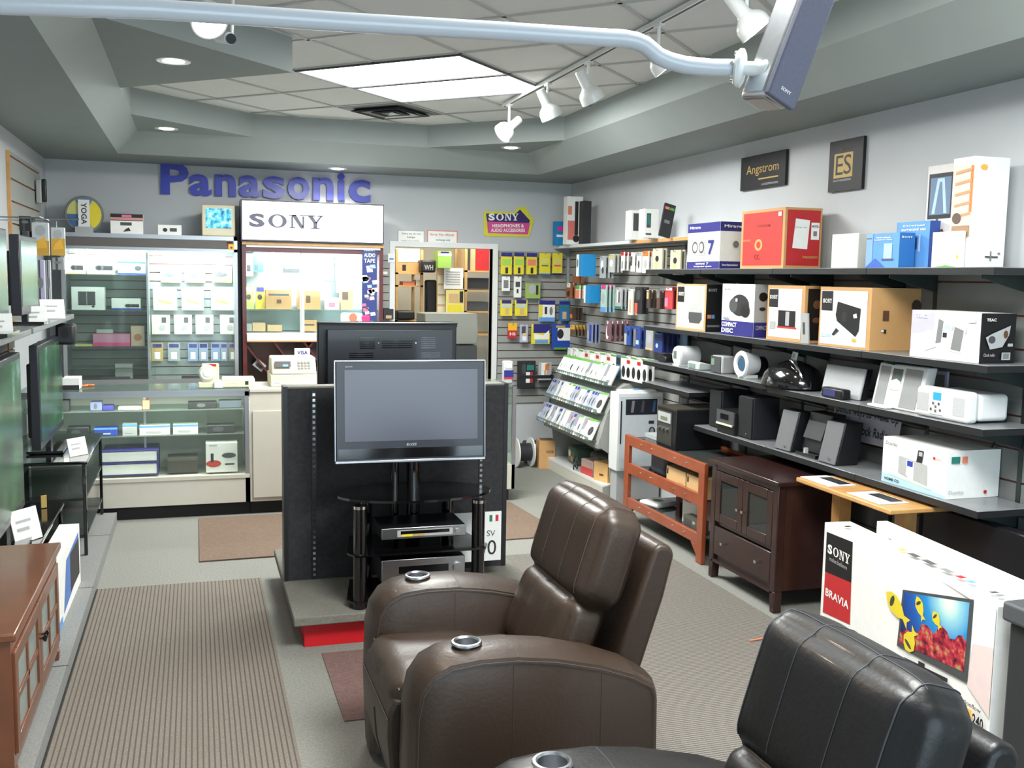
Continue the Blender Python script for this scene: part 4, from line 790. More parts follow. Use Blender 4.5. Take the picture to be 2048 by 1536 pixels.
# ================================================================== glass counter, cream cabinet, right counter
GY = 7.6
gx0, gx1 = -1.19, xat(499, GY, .5); hz = .945
t = thing('glass_counter', 'long glass showcase counter with a cream base', 'counter', (gx0, GY, 0)); W = gx1-gx0; D = .52
mb = MB(); mb.box(0, .0, .10, W, D, .30, M['cream']); mb.box(0, -.006, .285, W, .03, .312, M['cream']); mb.box(0, D-.02, .30, W, D, hz-.02, M['cream']); mb.build('body', t)
mb = MB(); mb.box(.0, .045, .001, W, D, .10, M['kick']); mb.build('toe_kick', t)
mb = MB(); mb.box(W-.03, 0, .10, W, .03, hz, M['alu']); mb.box(0, 0, hz-.045, W, .02, hz-.01, M['alu']); mb.box(W-.03, D-.03, .3, W, D, hz, M['alu']); mb.build('metal_frame', t)
mb = MB(); mb.box(.0, .01, .312, W-.03, .015, hz-.045, M['glass']); mb.build('front_glass', t)
mb = MB(); mb.box(.0, .0, hz-.008, W, D, hz, M['glassgreen']); mb.box(0, -.003, hz-.012, W, 0.0, hz+.002, M['alu']); mb.build('top_glass', t)
Z1, Z2_ = zat(818, 0, 7.75), zat(868, 0, 7.75)
for z in (Z1, Z2_): mb = MB(); mb.box(.0, .12, z-.006, W-.03, D-.03, z, M['glassgreen']); mb.build('glass_shelf', t)
mb = MB(); x = xat(292, GY+.3, .5)-gx0; mb.box(x-.008, .2, .31, x+.008, .23, hz-.02, M['alu']); mb.build('shelf_post', t)
lamp('counter_fill_light', 'AREA', (-.3, GY+.06, hz-.06), 8, (1, .97, .9), shape='RECTANGLE', size=1.3, size_y=.03)  # added light without a fitting, brightens the inside of the counter
ZD = .313
fc('flat_case', 'blue flat case with white edges, upper one of two in the glass counter', 'box', 205, 908, 317, 932, GY+.1, .3, body='white', top='navy', decals=[('F', 'r', 0, .0, 1, .12, 'navy'), ('F', 'r', 0, .9, 1, 1, 'navy'), ('F', 'r', .97, 0, 1, 1, 'navy')], zb=ZD+.098, side='navy')
fc('flat_case', 'blue flat case with white edges, lower one of two in the glass counter', 'box', 205, 932, 317, 953, GY+.1, .3, body='white', top='navy', decals=[('F', 'r', 0, .0, 1, .12, 'navy'), ('F', 'r', 0, .9, 1, 1, 'navy'), ('F', 'r', .97, 0, 1, 1, 'navy')], zb=ZD+.001, side='navy')
bpy.context.view_layer.update()
for k, (o, z0, z1) in enumerate(((bpy.data.objects['flat_case'], ZD+.098, ZD+.188), (bpy.data.objects['flat_case.001'], ZD+.001, ZD+.096))):
    h = o.dimensions.z; o.scale.z = (z1-z0)/h
fc('jewel_box', 'closed dark olive box on the floor of the glass counter', 'box', 335, 917, 396, 949, GY+.14, .22, body=(62, 58, 50), top=(84, 80, 70), decals=[('F', 'r', 0, .84, 1, 1, (84, 80, 70))], zb=ZD+.001)
fc('charger_box', 'white box printed with a red and a grey round dock in the glass counter', 'box', 412, 886, 475, 949, GY+.1, .14, decals=[('F', 'e', .0, .18, .48, .42, 'brick'), ('F', 'r', .15, .35, .24, .65, 'dark'), ('F', 'e', .5, .48, .95, .66, 'dgrey'), ('F', 'r', .6, .24, .9, .3, 'dgrey'), ('F', 'r', .1, .9, .35, .94, 'lgrey')], zb=ZD+.001)
for k, (a, b, top, c, lab, nm) in enumerate(((134, 178, 855, 'dark', 'black camera on the lower glass shelf of the counter', 'camera'), (188, 235, 856, 'blue', 'blue packet on the lower glass shelf of the counter', 'packet'), (245, 274, 848, 'lgrey', 'narrow white box on the lower glass shelf, left of the two wide ones', 'small_box'), (279, 340, 851, 'offwhite', 'wide white box on the lower glass shelf beside the shelf post', 'small_box'), (346, 396, 849, 'offwhite', 'white box right of the widest one on the lower glass shelf', 'small_box'), (414, 470, 850, 'dark', 'black camcorder on the lower glass shelf above the red dock box', 'camcorder'))):
    fc(nm, lab, nm.split('_')[-1], a, top, b, 868, GY+.16, .12, body=c, decals=[('F', 'e', .2, .2, .6, .8, 'dgrey')] if c == 'dark' else [('F', 'r', 0, .8, 1, 1, 'sky'), ('F', 'r', .2, .2, .7, .4, 'lgrey')], zb=Z2_+.001, bevel=.006 if c in ('dark', 'blue') else 0)
for k, (a, b, top, c, lab, nm) in enumerate(((112, 138, 800, 'dark', 'black box at the left of the upper glass shelf', 'small_box'), (180, 204, 804, (96, 104, 140), 'violet grey camera on the upper glass shelf of the counter', 'camera'), (205, 227, 811, 'navy', 'tiny dark blue camera on the upper glass shelf', 'camera'), (236, 284, 814, 'offwhite', 'flat white leaflet on the upper glass shelf', 'leaflet'), (285, 299, 800, 'salmon', 'little red figure by the shelf post in the counter', 'ornament'), (376, 434, 804, 'black', 'black telephone set on the upper glass shelf', 'telephone'), (438, 484, 801, (60, 70, 78), 'dark blue grey box at the right of the upper glass shelf', 'small_box'))):
    fc(nm, lab, nm.split('_')[-1], a, top, b, 818, GY+.16, .1, body=c, decals=[('F', 'e', .3, .2, .6, .8, 'dgrey')] if k in (1, 5) else [], zb=Z1+.001, bevel=.005)
t = thing('counter_cabinet', 'plain cream cabinet under the cash register', 'cabinet', (gx1+.004, GY, 0)); W = 1.0
mb = MB(); mb.box(0, 0, .10, W, D, hz-.02, M['cream']); mb.build('body', t)
mb = MB(); mb.box(0, .045, .001, W, D, .10, M['kick']); mb.build('toe_kick', t)
mb = MB(); mb.box(0, -.01, hz-.02, W, D, hz+.004, M['cream']); mb.build('worktop', t, bevel=.003)
mb = MB(); mb.box(.02, -.012, .13, .6, .0, hz-.16, M['cream']); mb.build('front_panel', t, bevel=.003)
rx0, rx1 = gx1+1.012, 2.45
t = thing('glass_counter', 'short glass counter at the right end behind the display panel', 'counter', (rx0, GY, 0)); W = rx1-rx0
mb = MB(); mb.box(0, .0, .10, W-.004, D, .30, M['cream']); mb.build('body', t)
mb = MB(); mb.box(0, .045, .001, W-.04, D, .10, M['kick']); mb.build('toe_kick', t)
mb = MB()
for x, y in ((W-.03, 0), (W-.03, D-.03), (0, 0)): mb.box(x, y, .10, x+.03, y+.03, hz, M['alu'])
mb.build('metal_frame', t)
mb = MB(); mb.box(W-.018, .03, .3, W-.012, D-.03, hz-.02, M['glass']); mb.box(.03, .01, .3, W-.03, .016, hz-.02, M['glass']); mb.build('side_glass', t)
mb = MB(); mb.box(0, 0, hz-.008, W, D, hz, M['glassgreen']); mb.build('top_glass', t)
# cash register
rg0, rg1 = xat(541, 7.75, 1.0), xat(634, 7.75, 1.0); W = rg1-rg0; zc = hz+.005
t = thing('cash_register', 'boxy beige cash register on the cream cabinet', 'cash register', ((rg0+rg1)/2, 7.72, zc)); BE = M['beige']
hR = zat(716, 0.8, 7.72)-zc
mb = MB(); mb.box(-W/2, 0, 0, W/2, .38, hR*.42, BE); mb.build('drawer', t, bevel=.006)
mb = MB(); pr = [(0.0, hR*.43), (.03, hR*.72), (.06, hR), (.30, hR), (.36, hR*.43)]; mb.slab([(-W/2+.008, y, z) for y, z in pr], (W-.016, 0, 0), BE); mb.build('body', t, bevel=.01)
mb = MB(); mb.slab([(-W/2+.03, .012, hR*.68), (-W/2+.15, .012, hR*.68), (-W/2+.15, .034, hR*.88), (-W/2+.03, .034, hR*.88)], (0, -.004, 0), C('dark')); mb.slab([(-W/2+.09, .009, hR*.70), (-W/2+.13, .009, hR*.70), (-W/2+.13, .018, hR*.77), (-W/2+.09, .018, hR*.77)], (0, -.002, 0), C('sky')); mb.build('display', t)
mb = MB()
for i in range(4):
    for j in range(3): mb.box(.03+i*.025, .012+j*.008, hR*(.62+.1*j), .048+i*.025, .03+j*.008, hR*(.68+.1*j), C('lgrey'))
mb.build('keypad', t)
mb = MB(); mb.text('CASIO', lambda u, v: (-W/2+.02+u*.05, -.001, .02+v*.014), 0, 0, 1, 1, C('sky')); mb.build('maker_badge', t)
x0, x1 = xat(590, 7.85, 1.2), xat(620, 7.85, 1.2); zz = zc+hR
carton('card_sign', 'small white payment card sign on top of the cash register', 'sign', x1-x0, .05, .06, ((x0+x1)/2, 7.88, zz+.001), 0, 'white', [('F', 't', .15, .25, .85, .75, 'navy', 'VISA', .04), ('F', 'r', 0, 0, 1, .08, 'lgrey')])
# other things on the counter
t = thing('tape_dispenser', 'off white stand with a round dial on the glass counter', 'desk device', (xat(416, 7.75, 1.0), 7.75, hz+.003))
hh = zat(728, 0.1, 7.75)-hz
mb = MB(); mb.box(-.07, -.03, 0, .07, .05, .04, M['beige']); mb.box(-.045, .0, .03, .08, .03, hh, M['beige']); mb.build('stand', t, bevel=.008)
mb = MB(); mb.lathe([(.0001, -.018), (.05, -.018), (.062, -.008), (.062, 0)], (-.005, 0, hh*.62), C('offwhite'), 28, 'y'); mb.lathe([(.0001, -.021), (.028, -.0205), (.028, -.018)], (-.005, 0, hh*.62), M['label'], 20, 'y'); mb.build('dial', t)
mb = MB(); mb.box(.0, -.003, hh-.02, .06, -.001, hh-.002, C('red')); mb.build('red_label', t)
fc('printer', 'low cream card printer on the counter beside the register', 'printer', 444, 757, 510, 777, 7.72, .2, body='cream', decals=[('F', 'r', .7, .3, .8, .7, 'dark'), ('F', 'r', .1, .5, .5, .6, 'white')], bevel=.01, zb=hz+.003)
fc('receipt_paper', 'crumpled white papers lying left of the cream printer', 'paper', 428, 763, 446, 777, 7.70, .15, bevel=.006, zb=hz+.003)
fc('book', 'thin dark backed book on the left end of the glass counter', 'book', 124, 757, 158, 768, 7.75, .2, body='white', decals=[('F', 'r', 0, 0, 1, .4, 'dark')], zb=hz+.003)
t = thing('scissors', 'red handled scissors lying on the glass counter', 'scissors', (xat(165, 7.9, .95), 7.95, hz+.004))
mb = MB(); mb.tube([(.03*math.cos(k*PI/6), .02*math.sin(k*PI/6), .006) for k in range(13)], .006, C('orange'), 6); mb.build('handle', t); mb = MB(); mb.tube([(.04+.03*math.cos(k*PI/6), .04+.02*math.sin(k*PI/6), .006) for k in range(13)], .006, C('orange'), 6); mb.build('handle', t)
mb = MB(); mb.beam((-.03, 0, .004), (-.14, -.02, .004), .012, .003, M['steel']); mb.beam((0.01, .02, .004), (-.13, .01, .004), .012, .003, M['steel']); mb.build('blade', t)
fc('spray_bottle', 'white bottle with a blue and red label on the right glass counter', 'bottle', 1008, 722, 1027, 770, 7.68, .07, body='lgrey', decals=[('F', 'r', 0, .3, 1, .6, 'navy'), ('F', 'r', 0, .22, 1, .3, 'red'), ('F', 'r', .2, .7, .8, .9, 'white')], bevel=.015, zb=hz+.001)

# ================================================================== store room seen through the doorway
def sh(name, label, x0, x1, y0, y1, zs, h, uprights=True):
    t = thing(name, label, 'shelving', (x0, y0, 0)); W, D = x1-x0, y1-y0
    for x in (0, W-.03):
        for y in (0, D-.03): mb = MB(); mb.box(x, y, 0.001, x+.03, y+.03, h, M['pine']); mb.build('upright', t)
    for z in zs: mb = MB(); mb.box(0, 0, z-.02, W, D, z, M['pine']); mb.build('shelf', t)
    return t
ys = 11.2
def fz(px, py, y): return PY(px, py, y)
sh('storage_shelves', 'pine shelves on the left side of the store room', xat(791, ys, 1.5), xat(846, ys, 1.5), ys, ys+.5, [fz(800, 545, ys).z, fz(800, 570, ys).z, fz(800, 640, ys).z], 2.1)
sh('storage_shelves', 'pine shelves on the right side of the store room', xat(929, ys, 1.5), xat(1010, ys, 1.5), ys, ys+.5, [fz(950, 541, ys).z, fz(950, 580, ys).z, fz(950, 622, ys).z, 1.15], 2.3)
for args in (('cardboard_box', 'open cardboard box on the upper left store room shelf', 'box', 792, 525, 842, 549, ys+.05, .3, 'kraft'), ('white_carton', 'tall white cartons on the top left store room shelf', 'box', 791, 497, 840, 524, ys+.1, .25, 'offwhite'),
             ('tool_bag', 'black tool bag beside the yellow post in the store room', 'bag', 843, 520, 872, 545, ys-.1, .25, 'dark'), ('small_box', 'small red and white box on the second left shelf of the store room', 'box', 806, 563, 830, 570, ys+.05, .2, 'salmon'),
             ('small_box', 'small white box on the second left shelf of the store room', 'box', 832, 560, 846, 571, ys+.05, .2, 'white'), ('green_drum', 'white and green drum at the top of the store room', 'container', 876, 502, 903, 536, ys-.2, .2, (150, 190, 90)),
             ('red_carton', 'big red carton at the top right of the store room', 'box', 952, 497, 979, 541, ys+.05, .35, 'red'), ('tan_carton', 'tan carton beside the big red one in the store room', 'box', 930, 497, 951, 541, ys+.05, .35, 'tan'),
             ('black_stereo', 'black stereo on the right store room shelf', 'device', 936, 556, 978, 578, ys+.05, .3, 'dark'), ('clutter_box', 'dark tray of cables on the lower right store room shelf', 'tray', 932, 604, 978, 621, ys+.05, .3, 'dgrey'),
             ('paper_board', 'tall board covered with white papers in the store room', 'notice board', 874, 536, 906, 640, ys-.1, .03, 'tan'), ('white_papers', 'large white sheet pinned to the store room board', 'paper', 888, 536, 926, 578, ys-.14, .01, 'white'),
             ('yellow_papers', 'yellow lined sheet pinned under the white one', 'paper', 892, 580, 928, 630, ys-.14, .01, (226, 214, 130)), ('black_bag', 'black bag hanging from the store room shelves', 'bag', 852, 560, 874, 632, ys-.05, .1, 'black'),
             ('dark_coat', 'dark heap on the left floor of the store room', 'bag', 794, 622, 830, 640, ys-.2, .3, 'black')):
    nm, lab, cat, a, b, c, d, y, dd, col = args
    dec = []
    if nm == 'white_papers': dec = [('F', 'r', .1, .2+.12*k, .85, .24+.12*k, 'lgrey') for k in range(6)]
    if nm == 'green_drum': dec = [('F', 'r', 0, .7, 1, .85, 'white'), ('F', 'r', .2, .88, .8, .96, 'navy')]
    if nm == 'yellow_papers': dec = [('F', 'r', .1, .05, .9, .4, 'yellow'), ('F', 'r', .15, .5, .7, .85, 'tan'), ('F', 'r', .75, .5, .95, .95, 'dark')]
    if nm == 'tool_bag': dec = [('F', 't', .2, .2, .8, .6, 'lgrey', 'WH')]
    if nm == 'cardboard_box': dec = [('F', 'r', .25, .3, .4, .8, 'dark')]
    if nm == 'paper_board': dec = [('F', 'r', .05, .1+.2*k, .5, .26+.2*k, 'cream') for k in range(4)]
    if nm == 'tan_carton': dec = [('F', 'r', 0, 0, .5, 1, 'dgrey')]
    fc(nm, lab, cat, a, b, c, d, y, dd, body=col, decals=dec, bevel=.02 if cat == 'bag' else 0)
t = thing('printer', 'large grey office printer behind the counter in the doorway', 'printer', (xat(903, 9.75, 1.2), 9.75, .6)); pw = (xat(957, 9.75, 1.2)-xat(852, 9.75, 1.2)); pz = zat(627, 2.2, 9.75)-.6
mb = MB(); mb.box(-pw/2, 0, 0, pw/2, .45, pz*.62, C('dgrey')); mb.build('body', t, bevel=.015)
mb = MB(); mb.slab([(-pw/2, y, z) for y, z in ((0, pz*.63), (-.03, pz*.8), (.02, pz), (.42, pz), (.45, pz*.63))], (pw, 0, 0), C((150, 152, 144))); mb.build('scanner_lid', t, bevel=.012)
mb = MB(); mb.box(-.03, -.030, pz*.84, .05, -.012, pz*.88, C('dark')); mb.build('slot', t)
mb = MB(); mb.text('HP', lambda u, v: (.1+u*.04, -.002, pz*.38+v*.03), 0, 0, 1, 1, C('lgrey')); mb.build('badge', t)
mb = MB(); mb.box(xat(848, 9.72, .6), 9.72, .001, xat(975, 9.72, .6), 10.3, .598, M['pine']); tag(mb.build('storage_table'), 'plain wooden stand under the grey office printer', 'table')
# ================================================================== right wall shelving
SX = 3.25; ROW1, ROW2, ROW3, ROW4 = 1.885, 1.462, 1.185, .822
YS = [3.47, 4.33, 5.2, 6.08, 6.95]
def wshelf(y0, y1, z, label, m=M['shelf'], x0=SX, th=.032, br=True, group=None):
    t = thing('wall_shelf', label, 'shelf', (XR-.022, y0, z-th), group=group); W = XR-.022-x0
    mb = MB(); mb.box(-W, .004, .0, -.012, y1-y0-.004, th, m); mb.build('board', t, bevel=.003)
    mb = MB(); mb.box(-W-.003, .002, -.002, -W+.001, y1-y0-.002, th-.003, M['blackshelf']); mb.box(-W, .001, 0, -.02, .004, th-.003, M['blackshelf']); mb.build('edge_strip', t)
    if br:
        for yy in (.12, y1-y0-.12):
            mb = MB(); mb.slab([(-.002, yy-.004, -.001), (-W*.86, yy-.004, -.001), (-W*.86, yy-.004, -.018), (-.002, yy-.004, -.085)], (0, .008, 0), M['bracket']); mb.build('bracket', t)
    return t
ordn = ['right end', 'second from the right', 'third from the right', 'left end']
for r, (z, rn) in enumerate(((ROW1, 'top'), (ROW2, 'second'), (ROW3, 'third'), (ROW4, 'lowest'))):
    for k in range(4):
        if r == 3 and k > 2: continue
        zz = z+(.012 if (r == 2 and k > 1) else 0)
        wshelf(YS[k]+(.0 if not (r == 3 and k == 2) else 0), YS[k+1] if not (r == 3 and k == 2) else YS[k+1]+.02, zz, 'black edged wall shelf, %s row, %s of its row' % (rn, ordn[k]), group='shelves on the right wall')
wshelf(yat(1379, SX, 1.035), 6.95, 1.035, 'short bare shelf just under the third row, behind the black speakers', group='shelves on the right wall')
mb = MB()
for y in (3.59, 4.21, 4.45, 5.08, 5.32, 5.96, 6.2, 6.83):
    mb = MB(); mb.box(XR-.024, y-.013, .35, XR-.0205, y+.013, 1.95, M['bracket']); tag(mb.build('slotted_standard'), 'slotted metal upright fixed to the wall behind the dark shelves', 'upright', 'slotted uprights behind the shelves')
# long white top shelf over the slatwall corner
t = thing('wall_shelf', 'long white shelf over the slatwall in the far right corner', 'shelf', (3.42, 6.5, 2.10)); mb = MB(); mb.box(0, 0, 0, XR-3.42-.001, YB-6.5-.022, .026, M['plasticw']); mb.build('board', t); mb = MB(); mb.box(-.003, 0, -.002, 0, 1.1, .024, M['oak']); mb.build('edge_strip', t)
TS = 2.127
SN = ('F', 't', .02, .5, .2, .6, 'white', 'SONY*')
# --- top row
def blk(u0, v0, u1, v1, tu0, tv0, tu1, tv1, s='SONY*'): return [('F', 'r', u0, v0, u1, v1, 'black'), ('F', 't', tu0, tv0, tu1, tv1, 'white', s)]
on_right('speaker_box', 'blue and white speaker carton with a large 7 on the top shelf', 'box', 1374, 1438, 443, ROW1, .17, side='white', decals=[
    ('F', 'r', 0, .80, 1, 1, 'navy'), ('F', 'r', 0, 0, 1, .16, 'navy'), ('R', 'r', 0, .80, 1, 1, 'navy'), ('R', 'r', 0, 0, 1, .16, 'navy'), ('F', 'r', .14, .30, .56, .64, 'lgrey'), ('F', 'e', .16, .34, .34, .60, 'dgrey'), ('F', 'e', .19, .38, .32, .56, 'cream'), ('F', 'e', .38, .34, .54, .60, 'dgrey'), ('F', 'e', .40, .38, .51, .56, 'cream'),
    ('F', 't', .66, .3, .84, .62, 'navy', '7', .03), ('F', 't', .08, .86, .42, .94, 'white', 'Mirage'), ('R', 't', .15, .86, .9, .94, 'white', 'Mirage'), ('F', 't', .3, .09, .7, .14, 'white', 'omni 7'), ('R', 'e', .55, .45, .8, .6, 'grey'), ('F', 't', .25, .03, .8, .07, 'white', 'loudspeaker system'), ('R', 't', .1, .05, .8, .11, 'white', 'loudspeaker')])
on_right('red_carton', 'large red carton with tan edges and a white delivery note on the top shelf', 'box', 1480, 1566, 414, ROW1, .25, body='kraft', decals=[
    ('F', 'r', .05, .05, .95, .95, 'brick'), ('R', 'r', .06, .05, .95, .96, 'red'), ('F', 't', .38, .7, .68, .745, (150, 40, 40), 'PARADIGM', .02), ('F', 'e', .34, .30, .52, .50, 'gold'), ('F', 'e', .38, .34, .48, .46, 'brick'), ('F', 't', .06, .47, .24, .50, 'gold', 'SERIES'), ('F', 't', .34, .15, .46, .24, (160, 40, 40), 'CC'), ('F', 'r', .86, .86, .93, .93, 'white'),
    ('R', 'p', .2, .32, .66, .82, 'white', [(.02, .03), (.9, 0), (1, .95), (.16, 1)]), ('R', 'r', .7, .48, .92, .76, 'white'), ('R', 'r', .76, .54, .86, .62, 'grey'), ('R', 't', .5, .17, .9, .21, 'gold', 'PARADIGM'), ('R', 't', .26, .66, .58, .69, 'lgrey', 'ship to'), ('R', 't', .72, .68, .90, .72, 'dgrey', 'MODEL')])
def bookend(pa, pb, ptop, lab):
    y0, y1 = yat(pa, 3.40, ROW1), yat(pb, 3.40, ROW1); h = zat(ptop, 3.4, y1)-ROW1
    t = thing('bookshelf_speaker', lab, 'speaker', (3.46, (y0+y1)/2, ROW1+.001)); w_ = (y0-y1)
    mb = MB(); mb.box(-.06, -w_/2, 0, .09, w_/2, h, C('offwhite')); mb.build('cabinet', t, bevel=.004)
    mb = MB(); mb.box(-.0, -w_/2-.006, .004, .02, -w_/2-.001, h-.004, C('dark')); mb.build('grille_edge', t)
bookend(1661, 1714, 466, 'pale slim speaker with a dark edge between the red carton and blue boxes, left one')
on_right('blue_box', 'light blue speaker carton on the top shelf, the front shorter one', 'box', 1731, 1796, 465, ROW1, .09, body='sky', side=(44, 110, 180), decals=[('F', 'r', 0, 0, .2, 1, (130, 170, 220)), ('F', 'r', .55, .2, .8, .7, 'iceblue'), ('F', 'r', .5, .2, .85, .26, (70, 80, 130)), ('F', 't', .3, .85, .75, .9, 'white', 'Wireless'), ('F', 't', .25, .78, .8, .83, 'white', 'headphone dock'), ('F', 'p', .0, .0, .6, .3, (60, 100, 190), [(0, 0), (1, 0), (.5, .9)]), ('F', 't', .02, .84, .18, .88, 'dgrey', 'SONY*'), ('R', 't', .1, .85, .8, .9, 'white', 'SONY*')])
on_right('blue_box', 'taller blue speaker carton behind the shorter one on the top shelf', 'box', 1790, 1855, 441, ROW1, .06, xf=3.39, body='sky', side=(50, 80, 160), decals=[('F', 'r', .35, .4, .65, .65, (60, 70, 120)), ('F', 'r', .7, .35, .75, .7, 'iceblue'), ('F', 't', .2, .88, .85, .93, 'white', 'Digital'), ('F', 't', .15, .8, .9, .86, 'white', 'surround set'), ('F', 't', .2, .05, .5, .1, 'white', 'SONY*')])
o = on_right('flat_carton', 'plain white carton leaning against the printed one on the top shelf', 'box', 1862, 1920, 462, ROW1+.0, .02, xf=3.30, decals=[('F', 'e', .85, .2, .92, .35, 'amber'), ('F', 'p', .1, 0, .9, .06, 'green', [(0, 0), (1, 0), (.5, 1)])])
on_right('picture_carton', 'grey carton printed with a television on a desk, top shelf', 'box', 1845, 1905, 325, ROW1, .04, xf=3.45, body=(206, 204, 202), decals=[('F', 'r', .06, .48, .86, .92, 'black'), ('F', 'r', .12, .52, .80, .88, (96, 120, 150)), ('F', 'p', .2, .53, .7, .87, 'iceblue', [(0, 0), (.2, 0), (.45, .9), (.6, .9), (.8, 0), (1, 0), (.75, 1), (.3, 1)]), ('F', 'r', .36, .38, .44, .48, 'dgrey'), ('F', 'p', .2, .24, .7, .38, 'brown', [(0, 0), (.7, .1), (1, .6), (.8, 1), (.1, .7)])])
on_right('tall_carton', 'tall white carton with a wooden shelf picture at the right of the top shelf', 'box', 1895, 1938, 312, ROW1, .19, xf=3.33, body='white', decals=[
    ('F', 'r', .02, .27, .97, .93, (200, 190, 180)), ('F', 'p', .1, .5, .95, .92, 'orange', [(.85, 0), (1, 0), (1, 1), (.85, 1)])]+[('F', 'p', .15, .45+.1*k, .9, .52+.1*k, (206, 140, 96), [(0, 0), (1, .35), (1, .75), (0, .35)]) for k in range(5)]+[('F', 'r', .1, .28, .9, .38, (150, 120, 90)), ('F', 'e', .1, .4, .5, .5, (90, 70, 60)),
    ('R', 'e', .14, .88, .34, .93, 'amber'), ('R', 'r', .42, .09, .80, .105, 'dgrey'), ('R', 'r', .56, .06, .60, .15, 'grey'), ('R', 'e', .78, .12, .86, .14, 'grey')])
# --- items on the white corner shelf
def on_white(nm, lab, cat, pa, pb, ptop, d, xf=3.44, z=TS, **k): return on_right(nm, lab, cat, pa, pb, ptop, z, d, xf=xf, **k)
yq = 9.2
for (nm, lab, cat, a, b, c, d, y, dd, body, dec) in (
    ('blue_carton', 'small blue carton in the corner above the slatwall', 'box', 1111, 443, 1133, 489, 9.3, .08, 'cyan', [('F', 'r', .2, .6, .8, .8, 'magenta'), ('F', 'r', .1, .35, .9, .45, 'white')]),
    ('tower_speaker_box', 'tall white and red carton with a dark tower print in the corner', 'box', 1134, 393, 1165, 489, 9.0, .1, 'white', [('F', 'r', .05, .62, .3, .8, 'salmon'), ('F', 'r', .5, .2, .72, .9, 'dark'), ('F', 'r', .05, .1, .5, .5, (214, 120, 110)), ('F', 'e', .4, .05, .8, .2, 'dark')])):
    facing(nm, lab, cat, a, b, c, d, y, dd, body=body, decals=dec, zb=TS+.001)
def facing_w(nm, lab, cat, pa, pb, ptop, y, d, **k):
    z = TS+.001; xa, xb = xat(pa, y, z), xat(pb, y, z); h = zat(ptop, (xa+xb)/2, y)-z
    return carton(nm, lab, cat, xb-xa, d, h, ((xa+xb)/2, y+d/2, z), 0, **k)
facing_w('flat_speaker', 'dark grey flat speaker standing beside the tall red and white carton', 'speaker', 1165, 1181, 402, 8.7, .1, body='dark')
facing_w('white_speaker_box', 'white carton with a grey print in the middle of the white shelf', 'box', 1262, 1297, 421, 7.5, .12, decals=[('F', 'r', .1, .3, .4, .9, 'dgrey'), ('F', 'r', .5, .3, .9, .8, 'lgrey')])
facing_w('white_speaker_box', 'white carton with a phone print on the white shelf', 'box', 1288, 1316, 418, 7.1, .1, decals=[('F', 'r', .15, .35, .45, .85, 'dgrey'), ('F', 'r', .2, .45, .4, .8, 'teal'), ('F', 'r', .1, .1, .5, .16, 'dgrey')])
p0 = facing_w('leaning_card', 'tilted black card with red and green dots on the white shelf', 'card', 1318, 1340, 405, 6.85, .02, body='dark', decals=[('F', 'r', .05, .82, .45, .9, 'salmon'), ('F', 'r', .5, .82, .9, .9, 'green'), ('F', 'r', .2, .4, .7, .5, 'grey')]); p0.rotation_euler = (math.radians(-8), math.radians(14), 0)
# --- second row: cartons
on_right('radio_box', 'tan edged carton with a rounded grey radio print, left end of the second shelf', 'box', 1351, 1410, 569, ROW2, .13, body='kraft', decals=[('F', 'r', .05, .05, .95, .96, 'white'), ('F', 'p', .05, .04, .95, .5, (236, 214, 176), [(0, 0), (1, 0), (1, .5), (.4, .3)]), ('F', 'r', .7, .5, .9, .95, (230, 196, 166))]+blk(.05, .60, .28, .94, .08, .74, .26, .82)+[('F', 'e', .42, .18, .9, .60, 'lgrey'), ('F', 'p', .44, .16, .9, .42, 'dgrey', [(.02, .4), (.1, 0), (.8, .0), (.98, .4), (.95, .9), (.05, .9)]),
    ('R', 'r', 0, 0, 1, 1, 'black'), ('R', 't', .1, .85, .6, .91, 'lgrey', 'SONY*'), ('R', 'r', .08, .28, .3, .36, 'salmon'), ('R', 'r', .32, .28, .5, .36, 'sky'), ('R', 'r', .08, .1, .8, .14, 'grey')])
on_right('stereo_box', 'white and blue carton printed with a round black stereo, second shelf', 'box', 1442, 1506, 569, ROW2, .11, side='lgrey', decals=[('F', 'r', 0, 0, 1, .28, 'navy'), ('R', 'r', 0, 0, 1, .28, 'navy'), ('F', 'e', .28, .38, .85, .80, 'dark'), ('F', 'e', .24, .44, .5, .72, 'dgrey'), ('F', 'e', .6, .36, .88, .62, 'black'), ('F', 'r', .44, .66, .5, .72, 'white'), ('F', 't', .08, .88, .28, .91, 'dgrey', 'SONY*'), ('F', 't', .03, .16, .5, .25, 'white', 'COMPACT', .04), ('F', 't', .03, .04, .4, .13, 'white', 'DISC', .04), ('R', 'e', .25, .68, .8, .85, 'black'), ('R', 'e', .3, .5, .7, .57, 'dark'), ('R', 't', .1, .14, .8, .22, 'lgrey', 'COMPACT'), ('F', 'r', .08, .3, .2, .34, 'sky'), ('F', 'r', .2, .3, .26, .34, 'salmon')])
on_right('dock_box', 'tan edged carton printed with a small black dock, middle of the second shelf', 'box', 1532, 1606, 572, ROW2, .17, body='kraft', decals=[('F', 'r', .05, .06, .92, .94, (228, 228, 226))]+blk(.05, .60, .3, .93, .07, .75, .28, .82)+[('F', 'r', .32, .26, .78, .55, 'black'), ('F', 'r', .52, .28, .62, .53, 'lgrey'), ('F', 'r', .3, .23, .82, .26, 'brick'), ('F', 'r', .1, .2, .25, .34, 'lgrey'), ('R', 'r', .1, .05, .9, .95, 'black'), ('R', 'e', .3, .6, .6, .75, 'brown'), ('R', 'e', .3, .35, .6, .45, 'brown')])
y_ = yat(1622, 3.30, ROW2); carton('info_card', 'small grey card leaning between two tan edged cartons on the second shelf', 'card', .07, .01, .17, (3.262, y_, ROW2+.003), RW, body='lgrey', decals=[('F', 'r', .3, .3, .6, .7, 'dgrey')], rot=(math.radians(4), 0, RW))
